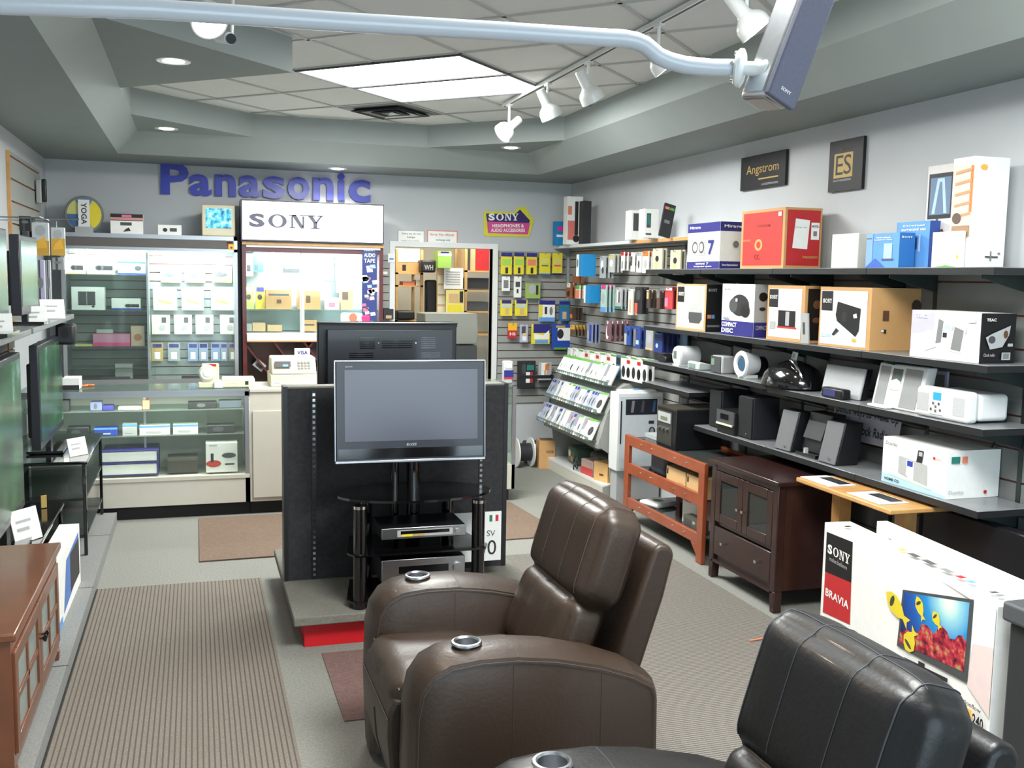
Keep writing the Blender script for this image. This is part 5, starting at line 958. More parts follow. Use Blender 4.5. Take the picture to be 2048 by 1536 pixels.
on_right('dock_box', 'biggest tan carton printed with a large black dock, second shelf', 'box', 1636, 1738, 576, ROW2, .31, body='kraft', decals=[('F', 'r', .03, .04, .93, .94, (214, 228, 238)), ('F', 'r', .03, .3, .93, .94, (226, 232, 236)), ('F', 'r', .3, .6, .93, .94, 'white')]+blk(.04, .60, .27, .93, .07, .73, .25, .80)+[
    ('F', 'p', .34, .2, .84, .76, 'black', [(.06, 1), (.96, .82), (.92, .18), (.8, 0), (.06, .42), (0, .6)]), ('F', 'e', .46, .42, .56, .6, 'dark'), ('F', 'p', .68, .50, .76, .58, 'white', [(.2, 0), (1, .1), (.8, 1), (0, .7)]), ('F', 'p', .28, .19, .42, .32, 'dark', [(0, .1), (.3, 0), (1, .7), (.6, 1)]), ('F', 'r', .68, .12, .76, .17, 'amber'), ('F', 't', .07, .16, .26, .22, 'iceblue', '2.1ch'),
    ('R', 'r', .22, .48, .34, .64, 'brown'), ('R', 'r', .25, .28, .3, .34, 'dark'), ('R', 'e', .78, .60, .97, .82, (70, 54, 44)), ('R', 'r', .2, .3, .25, .33, 'white')])
on_right('clock_radio_box', 'lilac and white carton with a white radio print, right end of the second shelf', 'box', 1820, 1957, 627, ROW2, .19, side='black', decals=[('F', 'r', 0, 0, 1, 1, (196, 190, 206)), ('F', 'r', .0, .5, .35, .98, (184, 182, 206)), ('F', 'e', .02, .0, 1.0, .62, (238, 238, 240)), ('F', 'r', 0, .0, .5, .12, (232, 232, 236)),
    ('F', 'p', .36, .28, .52, .92, 'white', [(0, 0), (.3, 1), (1, .9), (.8, .05)]), ('F', 'p', .385, .32, .49, .84, 'grey', [(0, 0), (.3, 1), (1, .92), (.8, .05)]), ('F', 'p', .44, .22, .64, .82, 'white', [(.1, .05), (.3, 1), (.95, .85), (.6, 0)]), ('F', 'p', .50, .62, .60, .74, 'iceblue', [(0, .2), (.1, 1), (1, .8), (.9, 0)]), ('F', 'r', .49, .46, .55, .56, 'dark'), ('F', 'p', .60, .16, .82, .76, 'white', [(0, .05), (.25, 1), (1, .86), (.8, 0)]), ('F', 'p', .615, .2, .79, .70, 'grey', [(0, .05), (.25, 1), (1, .86), (.8, 0)]), ('F', 'p', .2, .14, .42, .32, 'white', [(0, .2), (.8, 1), (1, .7), (.15, 0)]),
    ('F', 't', .05, .84, .24, .93, 'white', 'TEAC', .03), ('F', 'r', .84, .8, .94, .88, 'white'), ('R', 't', .12, .84, .4, .9, 'white', 'TEAC', .03), ('R', 'p', .12, .28, .82, .76, 'lgrey', [(0, .5), (.25, .65), (1, 1), (.95, .6), (.7, .1), (.2, 0)]), ('R', 'e', .2, .4, .4, .55, 'dgrey'), ('R', 'e', .62, .5, .75, .66, 'brown'), ('R', 'r', .6, .07, .85, .22, 'lgrey'), ('R', 'r', .64, .09, .81, .2, 'grey'), ('R', 't', .08, .14, .4, .2, 'lgrey', 'Clock radio'), ('R', 'r', .75, .34, .9, .4, 'lgrey')])
# --- third row, small radios
def R3(px, x=3.36, z=ROW3): return Vector((x, yat(px, x, z), z+.001))
def T3(nm, lab, cat, px, z=ROW3, x=3.34, rz=0., **k): p = R3(px, x, z); return thing(nm, lab, cat, p, RW+rz, **k)
ZL = ROW3+.012
t = T3('speaker_dock', 'flat black gadget at the far left of the third shelf', 'device', 1331, ZL); mb = MB(); mb.slab([(-.06, -.04, .0), (.06, -.04, 0), (.06, -.03, .045), (-.06, -.03, .06)], (0, .1, 0), M['blackpl']); mb.build('body', t, bevel=.01)
t = T3('clock_radio', 'white barrel shaped clock radio with a small display on the third shelf', 'clock radio', 1369, ZL); mb = MB(); mb.cyl((-.005, -.06, .072), (-.005, .10, .072), .07, M['plasticw'], 32); mb.build('body', t, bevel=.008)
mb = MB(); mb.lathe([(.0001, -.002), (.066, 0), (.066, .004)], (-.005, -.064, .072), M['plasticw'], 28, 'y'); mb.box(-.045, -.068, .05, .0, -.0645, .105, C((96, 112, 104))); mb.build('face', t); mb = MB(); mb.box(-.05, -.07, 0, .05, .08, .012, M['plasticw']); mb.build('foot', t)
t = T3('clock_radio', 'low pale green alarm clock with round buttons on the third shelf', 'clock radio', 1399, ZL, 3.31); mb = MB(); mb.slab([(-.085, -.05, 0), (-.085, .06, 0), (-.085, .06, .035), (-.085, -.03, .055), (-.085, -.05, .05)], (.17, 0, 0), C((184, 194, 188))); mb.build('body', t, bevel=.008)
mb = MB(); mb.box(-.06, -.054, .012, .03, -.050, .04, C((120, 140, 136))); mb.build('display', t)
t = T3('clock_radio', 'dark fronted silver clock radio in the middle of the third shelf', 'clock radio', 1446, ZL); mb = MB(); mb.box(-.075, -.05, 0, .075, .06, .115, C('lgrey')); mb.build('body', t, bevel=.012, seg=3); mb = MB(); mb.box(-.074, -.055, .003, .06, -.050, .112, C('dgrey')); mb.build('front_grille', t, bevel=.003); mb = MB(); mb.box(-.06, -.058, .05, -.02, -.055, .095, C((110, 136, 118))); mb.build('display', t)
t = T3('clock_radio', 'round white ring clock radio with a blue centre on the third shelf', 'clock radio', 1494, ROW3+.012, 3.33)
mb = MB(); mb.lathe([(.0001, .02), (.045, .015), (.055, 0), (.078, -.005), (.085, .006), (.078, .03), (.06, .11), (.0001, .12)], (0, -.05, .088), M['plasticw'], 36, 'y'); mb.build('ring', t, smooth=True); mb = MB(); mb.lathe([(.0001, -.002), (.042, -.001), (.048, .012)], (0, -.045, .088), C((50, 84, 110)), 28, 'y'); mb.build('display', t); mb = MB(); mb.box(-.045, -.04, 0, .045, .05, .02, M['plasticw']); mb.build('foot', t)
t = T3('speaker_dock', 'round backed black speaker just behind the white ring radio', 'speaker', 1513, ROW3+.012, 3.44); mb = MB(); mb.cyl((0, -.04, .065), (0, .05, .065), .064, M['blackpl'], 28); mb.build('body', t, bevel=.008)
t = T3('speaker_dock', 'glossy black dome speaker with a white music player plugged in on top', 'speaker', 1585, ROW3, 3.37); rd = (yat(1541, 3.37, 1.2)-yat(1628, 3.37, 1.2))/2; hh = zat(721, 3.36, t.location.y)-ROW3
mb = MB(); mb.lathe([(rd*.86, 0), (rd, .012), (rd*.985, hh*.25), (rd*.9, hh*.5), (rd*.74, hh*.72), (rd*.48, hh*.9), (rd*.2, hh*.985), (.0001, hh)], (0, 0, 0), M['gloss'], 40); o = mb.build('dome', t, smooth=True); o.scale = (1, .72, 1)
mb = MB(); mb.tube([(rd*math.cos(a)*.93*.6+rd*.28, -.72*rd*math.sin(a)*.3-.012-.03*math.cos(a), hh*math.sin(a)*.97+.01) for a in [k*PI/2/8 for k in range(9)]], .010, M['chrome'], 8); mb.build('chrome_strip', t, smooth=True)
carton('music_player', 'small white music player with a blue screen standing on the black dome', 'music player', .05, .012, .10, (t.location.x, t.location.y, ROW3+hh+.003), RW, bevel=.005, decals=[('F', 'r', .15, .5, .85, .9, 'sky'), ('F', 'e', .25, .1, .75, .38, 'lgrey')], rot=(math.radians(-8), math.radians(6), RW))
# silver flat speaker with clock
y0, y1 = yat(1645, 3.36, ROW3), yat(1722, 3.36, ROW3); h = zat(739, 3.36, y1)-ROW3
t = thing('flat_speaker', 'flat silver grille speaker leaning back on the third shelf', 'speaker', (3.36, (y0+y1)/2, ROW3+.001), RW); w_ = (y0-y1)/2
mb = MB(); mb.slab([(-w_, 0, 0), (w_, 0, 0), (w_, .035, h), (-w_, .035, h)], (0, -.016, 0), M['whitegrille']); mb.build('grille', t, bevel=.006); mb = MB(); mb.slab([(-w_, 0.0005, 0), (w_, .0005, 0), (w_, .0355, h-.003), (-w_, .0355, h-.003)], (0, .03, 0), M['blackpl']); mb.build('rear_shell', t)
y0, y1 = yat(1645, 3.28, ROW3), yat(1688, 3.28, ROW3)
t = thing('alarm_clock', 'small black alarm clock with a blue display before the silver speaker', 'clock', (3.285, (y0+y1)/2, ROW3+.001), RW); w_ = (y0-y1)/2
mb = MB(); mb.box(-w_, -.02, 0, w_, .04, .055, M['blackpl']); mb.build('body', t, bevel=.012, seg=3); mb = MB(); mb.box(-w_*.7, -.0225, .012, w_*.4, -.020, .043, C((52, 56, 110))); mb.build('display', t)
# white boombox panel
y0, y1 = yat(1738, 3.30, ROW3), yat(1832, 3.30, ROW3); h = zat(737, 3.33, y1)-ROW3; w_ = (y0-y1)/2
t = thing('folding_radio', 'white leaning radio with two grey grilles and a small screen, third shelf', 'radio', (3.31, (y0+y1)/2, ROW3+.001), RW)
sl = .045; fn = lambda u, v, e=0: (-w_+2*w_*u, sl*v-e, h*v)
mb = MB(); mb.slab([fn(0, 0), fn(1, 0), fn(1, 1), fn(0, 1)], (0, .06, 0), M['plasticw']); mb.build('body', t, bevel=.007)
for u0, u1 in ((.06, .27), (.59, .93)): mb = MB(); mb.slab([fn(u0, .06, .003), fn(u1, .06, .003), fn(u1, .93, .003), fn(u0, .93, .003)], (0, .004, 0), M['lspk'] if False else C((140, 142, 142))); mb.build('grille', t)
mb = MB(); mb.slab([fn(.33, .58, .003), fn(.53, .58, .003), fn(.53, .90, .003), fn(.33, .90, .003)], (0, .004, 0), C((84, 96, 92))); mb.build('screen', t)
mb = MB(); mb.slab([fn(.33, .42, .004), fn(.53, .42, .004), fn(.53, .62, .004), fn(.43, .68, .004), fn(.33, .62, .004)], (0, .006, 0), M['plasticw']); mb.build('dock_cover', t)
mb = MB(); mb.box(-w_*.8, -.05, 0, .0, -.004, .014, M['plasticw']); mb.build('dock_tray', t, bevel=.004)
# acrylic holder
t = T3('card_holder', 'small clear acrylic card holder behind the white radio', 'card holder', 1874, ROW3, 3.5); zz = zat(742, 3.5, t.location.y)-ROW3
mb = MB(); mb.box(-.055, 0, 0, -.04, .012, zz, C('lav')); mb.box(.04, 0, 0, .055, .012, zz, C('lav')); mb.box(-.04, 0, zz-.018, .04, .012, zz, C('lav')); mb.box(-.04, 0, 0, .04, .03, .01, C('lav')); mb.build('frame', t)
# white table radio, two bodies
y0, y1 = yat(1829, 3.27, ROW3), yat(1932, 3.27, ROW3); h = zat(786, 3.27, y1)-ROW3; w_ = (y0-y1)/2
t = thing('table_radio', 'white rounded table radio with a bright blue display, right end of the third shelf', 'radio', (3.27, (y0+y1)/2, ROW3+.001), RW)
mb = MB(); mb.box(-w_, 0, 0, w_, .07, h, M['plasticw']); mb.build('front_body', t, bevel=.022, seg=5)
mb = MB(); mb.box(-w_*.95, .069, .008, w_*.97, .24, h-.012, M['plasticw']); mb.build('rear_body', t, bevel=.022, seg=5)
mb = MB(); mb.box(-w_*.42, -.003, .02, w_*.12, .003, h*.93, M['label']); mb.build('control_panel', t, bevel=.001)
mb = MB(); mb.box(-w_*.26, -.006, h*.62, w_*.04, -.0025, h*.86, mat('lit_blue_display', (40, 130, 240), .3, emit=.8)); mb.build('display', t)
for k, (u, v) in enumerate(((-.24, .5), (-.02, .5), (-.32, .3), (.04, .3), (-.14, .4), (-.14, .26))): mb = MB(); mb.cyl((w_*u, -.007, h*v), (w_*u, -.0025, h*v), .007, M['steel'], 12); mb.build('button', t)
for sx in (-1, 1): mb = MB(); mb.box(min(sx*w_*.48, sx*w_*.9) if sx > 0 else -w_*.92, -.0015, .03, w_*.9 if sx > 0 else -w_*.46, .002, h-.03, M['whitegrille']); mb.build('grille', t)
# paper sign tucked under the third shelf
S0, S1 = PX(1680, 822, 3.56), PX(1815, 840, 3.56)
y0, y1 = S0.y, S1.y; zt_ = ROW3-.04; hS = .21; fn = lambda u, v, e=0: (3.50-e+.03*v, y0+(y1-y0)*u, zt_-hS+hS*v)
mb = MB(); mb.slab([fn(0, 0), fn(1, 0), fn(1, 1), fn(0, 1)], (.004, 0, 0), C((170, 172, 184)))
for s, a, b, c, d in (('Gentle ways to Wake Up', .03, .56, .97, .9), ('C Clock Radios', .3, .18, .9, .42)): mb.text(s, lambda u, v: fn(u, v, .0022), a, b, c, d, C('dark'), .01)
mb.quad([fn(.0, .35, .002), fn(.07, .35, .002), fn(.05, .8, .002)], C('orange')); tag(mb.build('shelf_sign'), 'grey paper sign about gentle ways to wake up under the third shelf', 'sign')
# --- lowest row
def spk(nm, lab, pa, pb, ptop, z, x, d, m, fm, tilt=0., zoff=0):
    y0, y1 = yat(pa, x, z), yat(pb, x, z); h = zat(ptop, x, y1)-z; w_ = (y0-y1)/2
    t = thing(nm, lab, 'speaker', (x, (y0+y1)/2, z+.001), RW)
    mb = MB(); s = tilt; mb.slab([(-w_, 0.006, 0), (-w_, d, 0), (-w_, d+s*.6, h), (-w_, s+.006, h)], (2*w_, 0, 0), m); mb.build('cabinet', t, bevel=.004)
    mb = MB(); mb.slab([(-w_+.003, -.004, .004), (w_-.003, -.004, .004), (w_-.003, s-.004, h-.004), (-w_+.003, s-.004, h-.004)], (0, .009, 0), fm); mb.build('grille', t, bevel=.003)
    mb = MB(); mb.cyl((w_*.3, -.007, .03), (w_*.3, -.004, .03), .007, M['steel'], 12); mb.build('badge', t)
    return t
dk = mat('speaker_black', (30, 31, 38), .55); dkg = mat('speaker_black_cloth', (20, 21, 24), .9)
spk('bookshelf_speaker', 'black speaker left of the small receiver on the lowest left shelf', 1418, 1441, 783, ROW4, 3.33, .22, dk, dkg)
spk('bookshelf_speaker', 'black speaker right of the small receiver on the lowest left shelf', 1475, 1503, 797, ROW4, 3.29, .19, dk, dkg)
y0, y1 = yat(1433, 3.26, ROW4), yat(1467, 3.26, ROW4); w_ = (y0-y1)/2; h = zat(826, 3.26, y1)-ROW4
t = thing('mini_receiver', 'small silver fronted stereo receiver between the two black speakers', 'receiver', (3.262, (y0+y1)/2, ROW4+.001), RW)
mb = MB(); mb.box(-w_, 0, 0, w_, .2, h, M['blackpl']); mb.build('chassis', t, bevel=.004); mb = MB(); mb.box(-w_, -.006, h*.42, w_, 0, h, C('dgrey')); mb.build('front_panel', t); mb = MB(); mb.box(-w_*.95, -.012, h*.36, w_*.9, -.006, h*.44, M['lightpanel'] if False else C('cream')); mb.build('light_bar', t); mb = MB(); mb.box(-w_*.5, -.009, h*.62, w_*.4, -.006, h*.85, M['gloss']); mb.build('display', t)
y0, y1 = yat(1549, 3.275, ROW4), yat(1580, 3.275, ROW4)
spk('satellite_speaker', 'grey fronted speaker left of the black player on the lowest middle shelf', 1549, 1580, 825, ROW4, 3.275, .1, M['blackpl'], M['lspk'], .05)
spk('satellite_speaker', 'grey fronted speaker right of the black player on the lowest middle shelf', 1636, 1670, 848, ROW4, 3.275, .14, M['blackpl'], M['lspk'], .05)
y0, y1 = yat(1596, 3.31, ROW4), yat(1640, 3.31, ROW4); w_ = (y0-y1)/2; h = zat(832, 3.33, y1)-ROW4
t = thing('wall_player', 'upright black player between the two grey fronted speakers', 'player', (3.33, (y0+y1)/2, ROW4+.001), RW)
mb = MB(); mb.slab([(-w_, 0, .02), (-w_, .1, .02), (-w_, .14, h), (-w_, .05, h)], (2*w_, 0, 0), M['blackpl']); mb.build('body', t, bevel=.006); mb = MB(); mb.slab([(-w_*.8, -.002, .1), (w_*.8, -.002, .1), (w_*.8, .032, h*.8), (-w_*.8, .032, h*.8)], (0, -.004, 0), C((52, 56, 58))); mb.build('glass_door', t); mb = MB(); mb.box(-w_*.9, -.045, 0, w_*.9, .06, .02, M['gloss']); mb.box(-w_*.1, -.05, .02, w_*.05, -.03, .05, C('lgrey')); mb.build('stand', t)
on_right('radio_carton', 'white carton printed with a silver radio on the lowest right shelf', 'box', 1763, 1890, 903, ROW4, .30, xf=3.275, decals=[('F', 'p', 0, 0, 1, .2, (170, 206, 222), [(0, 0), (1, 0), (1, .35), (.5, .6), (0, 1)]), ('F', 'p', .1, .1, .8, .26, (196, 222, 204), [(0, .6), (1, 0), (1, .4), (.1, 1)]),
    ('F', 'p', .27, .16, .74, .66, 'lgrey', [(0, .25), (0, 1), (.95, .88), (.97, 0)]), ('F', 'p', .40, .16, .52, .62, 'white', [(0, .25), (0, 1), (.95, .95), (.97, 0)]), ('F', 'r', .41, .48, .50, .6, (40, 60, 160)), ('F', 'p', .55, .62, .66, .88, 'dark', [(0, 0), (.2, 1), (1, 1), (.8, 0)]), ('F', 'r', .585, .76, .64, .85, 'lgrey'), ('F', 't', .05, .84, .24, .92, 'dgrey', 'Duetto', 0), ('F', 'e', .8, .76, .84, .82, 'red'), ('F', 't', .85, .77, .93, .81, 'salmon', 'radio'), ('F', 't', .06, .06, .3, .12, 'dark', 'HOME CD', .03),
    ('R', 'r', .06, .74, .22, .88, 'teal'), ('R', 'r', .26, .74, .36, .88, 'salmon'), ('R', 't', .04, .1, .32, .18, 'lgrey', 'Duetto', 0), ('R', 'e', .7, .08, .76, .16, 'red')], side='white')
# wall posters
def poster(name, label, rect, edge, fn_decals, body='black'):
    (px0, py0, px1, py1) = rect; a, b = PX(px0, (py0+py1)/2, XR-.003), PX(px1, (py0+py1)/2, XR-.003); zb = PX((px0+px1)/2, py1, XR-.003).z; zt = PX((px0+px1)/2, py0, XR-.003).z
    w_, h_ = a.y-b.y, zt-zb; o = carton(name, label, 'sign', w_, .02, h_, (XR-.013, (a.y+b.y)/2, zb), RW, body=body, decals=fn_decals, bevel=.003); return o
poster('poster', 'black poster with a gold handwritten logo on the right wall', (1487, 308, 1576, 376), 'black', [('F', 't', .14, .38, .86, .72, 'gold', 'Angstrom', 0), ('F', 'r', .42, .26, .86, .30, 'gold'), ('F', 't', .5, .08, .86, .14, 'lgrey', 'LOUDSPEAKERS', .02), ('F', 'r', .03, .04, .97, .05, 'dark')])
poster('framed_sign', 'black framed sign with gold ES letters on the right wall', (1664, 279, 1731, 381), 'black', [('F', 'r', .16, .26, .72, .74, 'gold'), ('F', 't', .22, .32, .44, .70, 'black', 'E', 0), ('F', 't', .46, .32, .68, .70, 'black', 'S', 0), ('F', 't', .3, .80, .65, .84, 'brown', 'SONY*'), ('F', 't', .16, .19, .70, .23, 'lgrey', 'AUTHORIZED', .03)])

# ================================================================== furniture along the right wall
t = thing('display_rack', 'orange brown wooden rack frame with glass shelves by the right wall', 'tv stand', (3.05, 5.565, 0)); CW = M['cherry']; Ln = 1.235
def frame_side(x, part='side_frame'):
    mb = MB(); mb.box(x, 0, .0015, x+.03, .075, .655, CW); mb.box(x, Ln-.075, .0015, x+.03, Ln, .655, CW)
    for z0, z1 in ((.58, .655), (.37, .45), (.12, .19)): mb.box(x+.002, .07, z0, x+.028, Ln-.07, z1, CW)
    mb.slab([(x+.002, .07, .121), (x+.002, .16, .121), (x+.002, .07, .04)], (.026, 0, 0), CW); mb.slab([(x+.002, Ln-.07, .121), (x+.002, Ln-.16, .121), (x+.002, Ln-.07, .04)], (.026, 0, 0), CW)
    return mb.build(part, t, bevel=.004)
f0 = frame_side(0); frame_side(.44)
for z in (.617, .41, .155):
    for y in (.25, .42, .78, .95): mb = MB(); mb.cyl((-.003, y, z), (.001, y, z), .006, M['steel'], 10); mb.build('bolt', f0)
for z in (.635, .41, .16): mb = MB(); mb.box(.03, .03, z-.008, .44, Ln-.03, z, M['glassdk']); mb.build('glass_shelf', t)
GZ = .636
# black stereo on the rack
y0, y1 = yat(1316, 3.18, GZ), yat(1354, 3.18, GZ); w_ = (y0-y1)/2; h = .27
t = thing('stereo_system', 'black stereo cube with a silver display and knobs on the orange rack', 'stereo', (3.14, 6.30, GZ+.001), RW); w_ = .15
mb = MB(); mb.box(-w_, 0, 0, w_, .36, .275, M['blackpl']); mb.build('cabinet', t, bevel=.004); mb = MB(); mb.box(-w_*.88, -.004, .02, w_*.6, .0, .255, C((54, 56, 50))); mb.build('front_panel', t)
mb = MB(); mb.box(-w_*.8, -.008, .175, w_*.5, -.004, .245, C('lgrey')); mb.box(-w_*.5, -.0095, .19, w_*.2, -.008, .215, C((110, 116, 96))); mb.build('display', t)
for k in range(3): mb = MB(); mb.cyl((-w_*.6+k*.06, -.02, .13), (-w_*.6+k*.06, -.004, .13), .013, M['steel'], 14); mb.build('knob', t)
mb = MB(); mb.box(-w_, .0, .276, w_, .38, .285, C((60, 56, 48))); mb.build('top_cover', t)
carton('grey_tray', 'pale grey tray lying behind the black stereo', 'tray', .3, .2, .03, (3.3, 6.62, GZ+.001), RW, body='lgrey')
for k, (y, lab) in enumerate(((6.05, 'flat tan carton in the orange rack, left of the two'), (5.75, 'flat tan carton in the orange rack, right of the two'))):
    carton('flat_box', lab, 'box', .28, .3, .12, (3.25, y, .411), RW, body=(222, 184, 130), top=(200, 170, 130), decals=[('F', 'r', .03, .55, .1, .85, 'dark'), ('F', 't', .7, .2, .88, .4, 'tan', 'box')])
carton('grey_bag', 'dark grey bag behind the upper left of the orange rack', 'bag', .24, .2, .17, (3.25, 6.45, .411), RW, body=(96, 100, 112), bevel=.03)
carton('speaker_carton', 'white carton with a red word on the lowest shelf of the orange rack', 'box', .30, .2, .2, (3.27, 5.92, .161), RW, decals=[('F', 't', .06, .74, .4, .84, 'red', 'YAMAHA', .04), ('F', 't', .06, .2, .5, .28, 'lgrey', 'speaker')])
carton('red_box', 'bright red box on the lowest shelf of the orange rack', 'box', .18, .2, .19, (3.32, 5.685, .161), RW, body='red', decals=[('R', 'r', .0, 0, .1, 1, 'white')])
carton('metal_case', 'small dark glass case before the white carton in the orange rack', 'case', .22, .07, .09, (3.13, 5.80, .161), RW, body=(84, 84, 72), decals=[('F', 'r', .1, .1, .5, .8, 'dgrey'), ('F', 'r', .6, .6, .75, .8, 'lgrey')])
carton('white_plate', 'crumpled white bag on the lower left shelf of the orange rack', 'bag', .2, .2, .035, (3.22, 6.55, .161), RW+.3, body='white', bevel=.015, decals=[('T', 'e', .3, .3, .7, .7, 'grey')])
# dark media cabinet
DW = M['darkwood']; cy0, cy1, cH = 4.62, 5.35, .735; W = cy1-cy0
t = thing('media_cabinet', 'dark espresso wood cabinet with two glass doors over one drawer', 'cabinet', (2.985, (cy0+cy1)/2, 0), RW); D = .46
mb = MB(); mb.box(-W/2-.02, -.02, cH-.025, W/2+.02, D+.01, cH, DW); mb.build('top_board', t, bevel=.005)
mb = MB(); mb.box(-W/2+.03, .02, .12, W/2-.03, D, .15, DW); mb.box(-W/2+.01, .02, .12, -W/2+.03, D, cH-.025, DW); mb.box(W/2-.03, .02, .12, W/2-.01, D, cH-.025, DW); mb.box(-W/2+.03, D-.02, .15, W/2-.03, D, cH-.025, DW); mb.box(-W/2+.03, .02, .335, W/2-.03, D-.02, .355, DW); mb.box(-W/2+.04, .004, cH-.06, W/2-.04, .02, cH-.025, DW); mb.box(-W/2+.03, .0, .105, W/2-.03, .03, .122, DW); mb.build('carcass', t)
for sx in (-1, 1):
    for y in (0, D-.05): mb = MB(); xx = sx*(W/2)-(.05 if sx > 0 else 0); mb.slab([(xx, y, .12), (xx+.05, y, .12), (xx+.05, y, cH-.026), (xx, y, cH-.026)], (0, .05, 0), DW); mb.slab([(xx+(0 if sx < 0 else .012), y, .0015), (xx+(.038 if sx < 0 else .05), y, .0015), (xx+.05, y, .12), (xx, y, .12)], (0, .05, 0), DW); mb.build('leg', t, bevel=.004)
for sx in (-1, 1):
    x0, x1 = (-W/2+.053, -.002) if sx < 0 else (.002, W/2-.053); z0, z1 = .36, cH-.065
    mb = MB(); b_ = .055
    for a in ((x0, z0, x0+b_, z1), (x1-b_, z0, x1, z1), (x0+b_, z0, x1-b_, z0+b_), (x0+b_, z1-b_, x1-b_, z1)): mb.box(a[0], .0, a[1], a[2], .018, a[3], DW)
    d_ = mb.build('door', t, bevel=.003); mb = MB(); mb.box(x0+b_, .008, z0+b_, x1-b_, .012, z1-b_, M['glassdk']); mb.build('glass_pane', d_)
    kx = -.028*1 if sx < 0 else .028; mb = MB(); mb.cyl((kx, -.014, .49), (kx, 0, .49), .005, M['chrome'], 10); mb.box(kx-.012, -.022, .482, kx+.012, -.014, .498, M['chrome']); mb.build('knob', d_)
mb = MB(); mb.box(-W/2+.053, .0, .155, W/2-.053, .018, .33, DW); d_ = mb.build('drawer', t, bevel=.004)
for kx in (-.19, .19): mb = MB(); mb.cyl((kx, -.014, .245), (kx, 0, .245), .005, M['chrome'], 10); mb.box(kx-.012, -.022, .237, kx+.012, -.014, .253, M['chrome']); mb.build('knob', d_)
# oak topped table with papers
OZ = .772; a = PZ(1592, 954, OZ); b = PZ(1780, 1020, OZ)
t = thing('oak_table', 'table with a light oak top edge beyond the flat television carton', 'table', ((a.x+b.x)/2, (a.y+b.y)/2, 0), math.atan2(b.y-a.y, b.x-a.x)); L = (b-a).length

mb = MB(); mb.box(-L/2, 0, OZ-.025, L/2, .40, OZ, M['oak']); mb.build('table_top', t, bevel=.006)
for x in (-L/2+.1, L/2-.17): mb = MB(); mb.box(x, .16, .0015, x+.07, .23, OZ-.025, M['oak']); mb.build('leg', t)
for k, x in enumerate((-.28, .13)): p = t.matrix_basis @ Vector((x, .12, .70)); carton('leaflet', ['white leaflet at the far end of the oak topped table', 'white leaflet at the near end of the oak topped table'][k], 'leaflet', .26, .16, .003, (t.location.x, t.location.y, OZ+.0015), t.rotation_euler.z, body='white', decals=[('T', 'r', .2, .5, .9, .95, 'dark')])
for k, (o, x) in enumerate(zip([o for o in bpy.data.objects if o.name.startswith('leaflet') and OZ < o.location.z < OZ+.01], (-.25, .16))):
    r = t.rotation_euler.z; o.location.x += x*math.cos(r)-.10*math.sin(r); o.location.y += x*math.sin(r)+.10*math.cos(r)
# big flat television cartons standing on the floor
def tvbox(lab, p0, p1, h, d, decals, **k):
    a, b = Vector(p0), Vector(p1); w_ = (b-a).length; an = math.atan2(b.y-a.y, b.x-a.x); n = Vector((-math.sin(an), math.cos(an), 0)); c = (a+b)/2+n*d/2
    return carton('television_carton', lab, 'box', w_, d, h, (c.x, c.y, .0015), an, decals=decals, **k)
p0, p1 = PZ(1650, 1045, .68), PZ(1996, 1215, .68); p0.z = p1.z = 0
fish = [(0, .5), (.12, .8), (.35, 1), (.62, .86), (.78, .62), (1, .8), (.93, .5), (1, .2), (.78, .38), (.62, .14), (.35, .0), (.12, .2)]
PA = lambda col, pts: ('F', 'p', 0, 0, 1, 1, col, pts)
dec = [PA('black', [(.02, .66), (.213, .688), (.208, .959), (.019, .941)]), PA('red', [(.02, .37), (.219, .406), (.213, .688), (.022, .66)]), ('F', 't', .033, .80, .195, .865, 'white', 'SONY*'), ('F', 't', .05, .755, .18, .785, 'lgrey', 'make.believe', 0), ('F', 't', .035, .50, .205, .555, 'white', 'BRAVIA', .02),
    ('F', 't', .02, .27, .14, .33, 'grey', 'EX70', 0), ('F', 't', .15, .275, .218, .33, 'black', '40', .04), PA('black', [(.236, .25), (.33, .25), (.33, .335), (.236, .345)]), ('F', 't', .36, .30, .42, .325, 'grey', 'Full HD'),
    PA((224, 226, 236), [(.72, 1), (.999, 1), (.999, .75), (.90, .70), (.90, .97)]), PA((226, 206, 202), [(.905, .74), (.999, .78), (.999, .40), (.895, .50)]),
    PA('dgrey', [(.525, .471), (.893, .512), (.899, .98), (.54, .829)]), PA(M['ocean'], [(.538, .50), (.876, .56), (.882, .953), (.549, .819)]),
    PA(M['reef'], [(.537, .50), (.876, .561), (.880, .73), (.86, .755), (.84, .745), (.825, .71), (.80, .70), (.785, .73), (.76, .745), (.74, .72), (.72, .67), (.70, .69), (.68, .70), (.655, .69), (.64, .63), (.61, .60), (.58, .61), (.56, .58), (.54, .57)])]
for (u, v, s, q, a) in ((.515, .70, .19, .085, -.45), (.643, .775, .10, .055, -1.0), (.733, .762, .075, .05, -.8), (.602, .56, .12, .085, 1.05)):
    rt = lambda x, y: (u+(x*math.cos(a)-y*math.sin(a))/1.234, v+(x*math.sin(a)+y*math.cos(a))/.68)
    dec += [PA((222, 200, 50), [rt((x-.5)*s, (y-.5)*q) for x, y in fish]), PA((60, 66, 50), [rt(-s*.22+s*.07*math.cos(k*PI/5), q*.32*math.sin(k*PI/5)) for k in range(10)])]
dec += [PA('dark', [(.574, .435), (.66, .45), (.66, .43), (.574, .415)]), PA('dark', [(.68, .452), (.808, .475), (.808, .45), (.68, .428)]), PA('dark', [(.655, .47), (.69, .475), (.69, .43), (.655, .428)]), ('F', 't', .66, .37, .78, .39, 'grey', 'Edge LED backlight'), ('F', 't', .86, .40, .97, .425, 'dgrey', 'Motionflow'), PA('amber', [(.86, .34), (.93, .33), (.93, .385), (.86, .39)]), ('F', 't', .935, .32, .985, .38, 'black', '240', .03)]
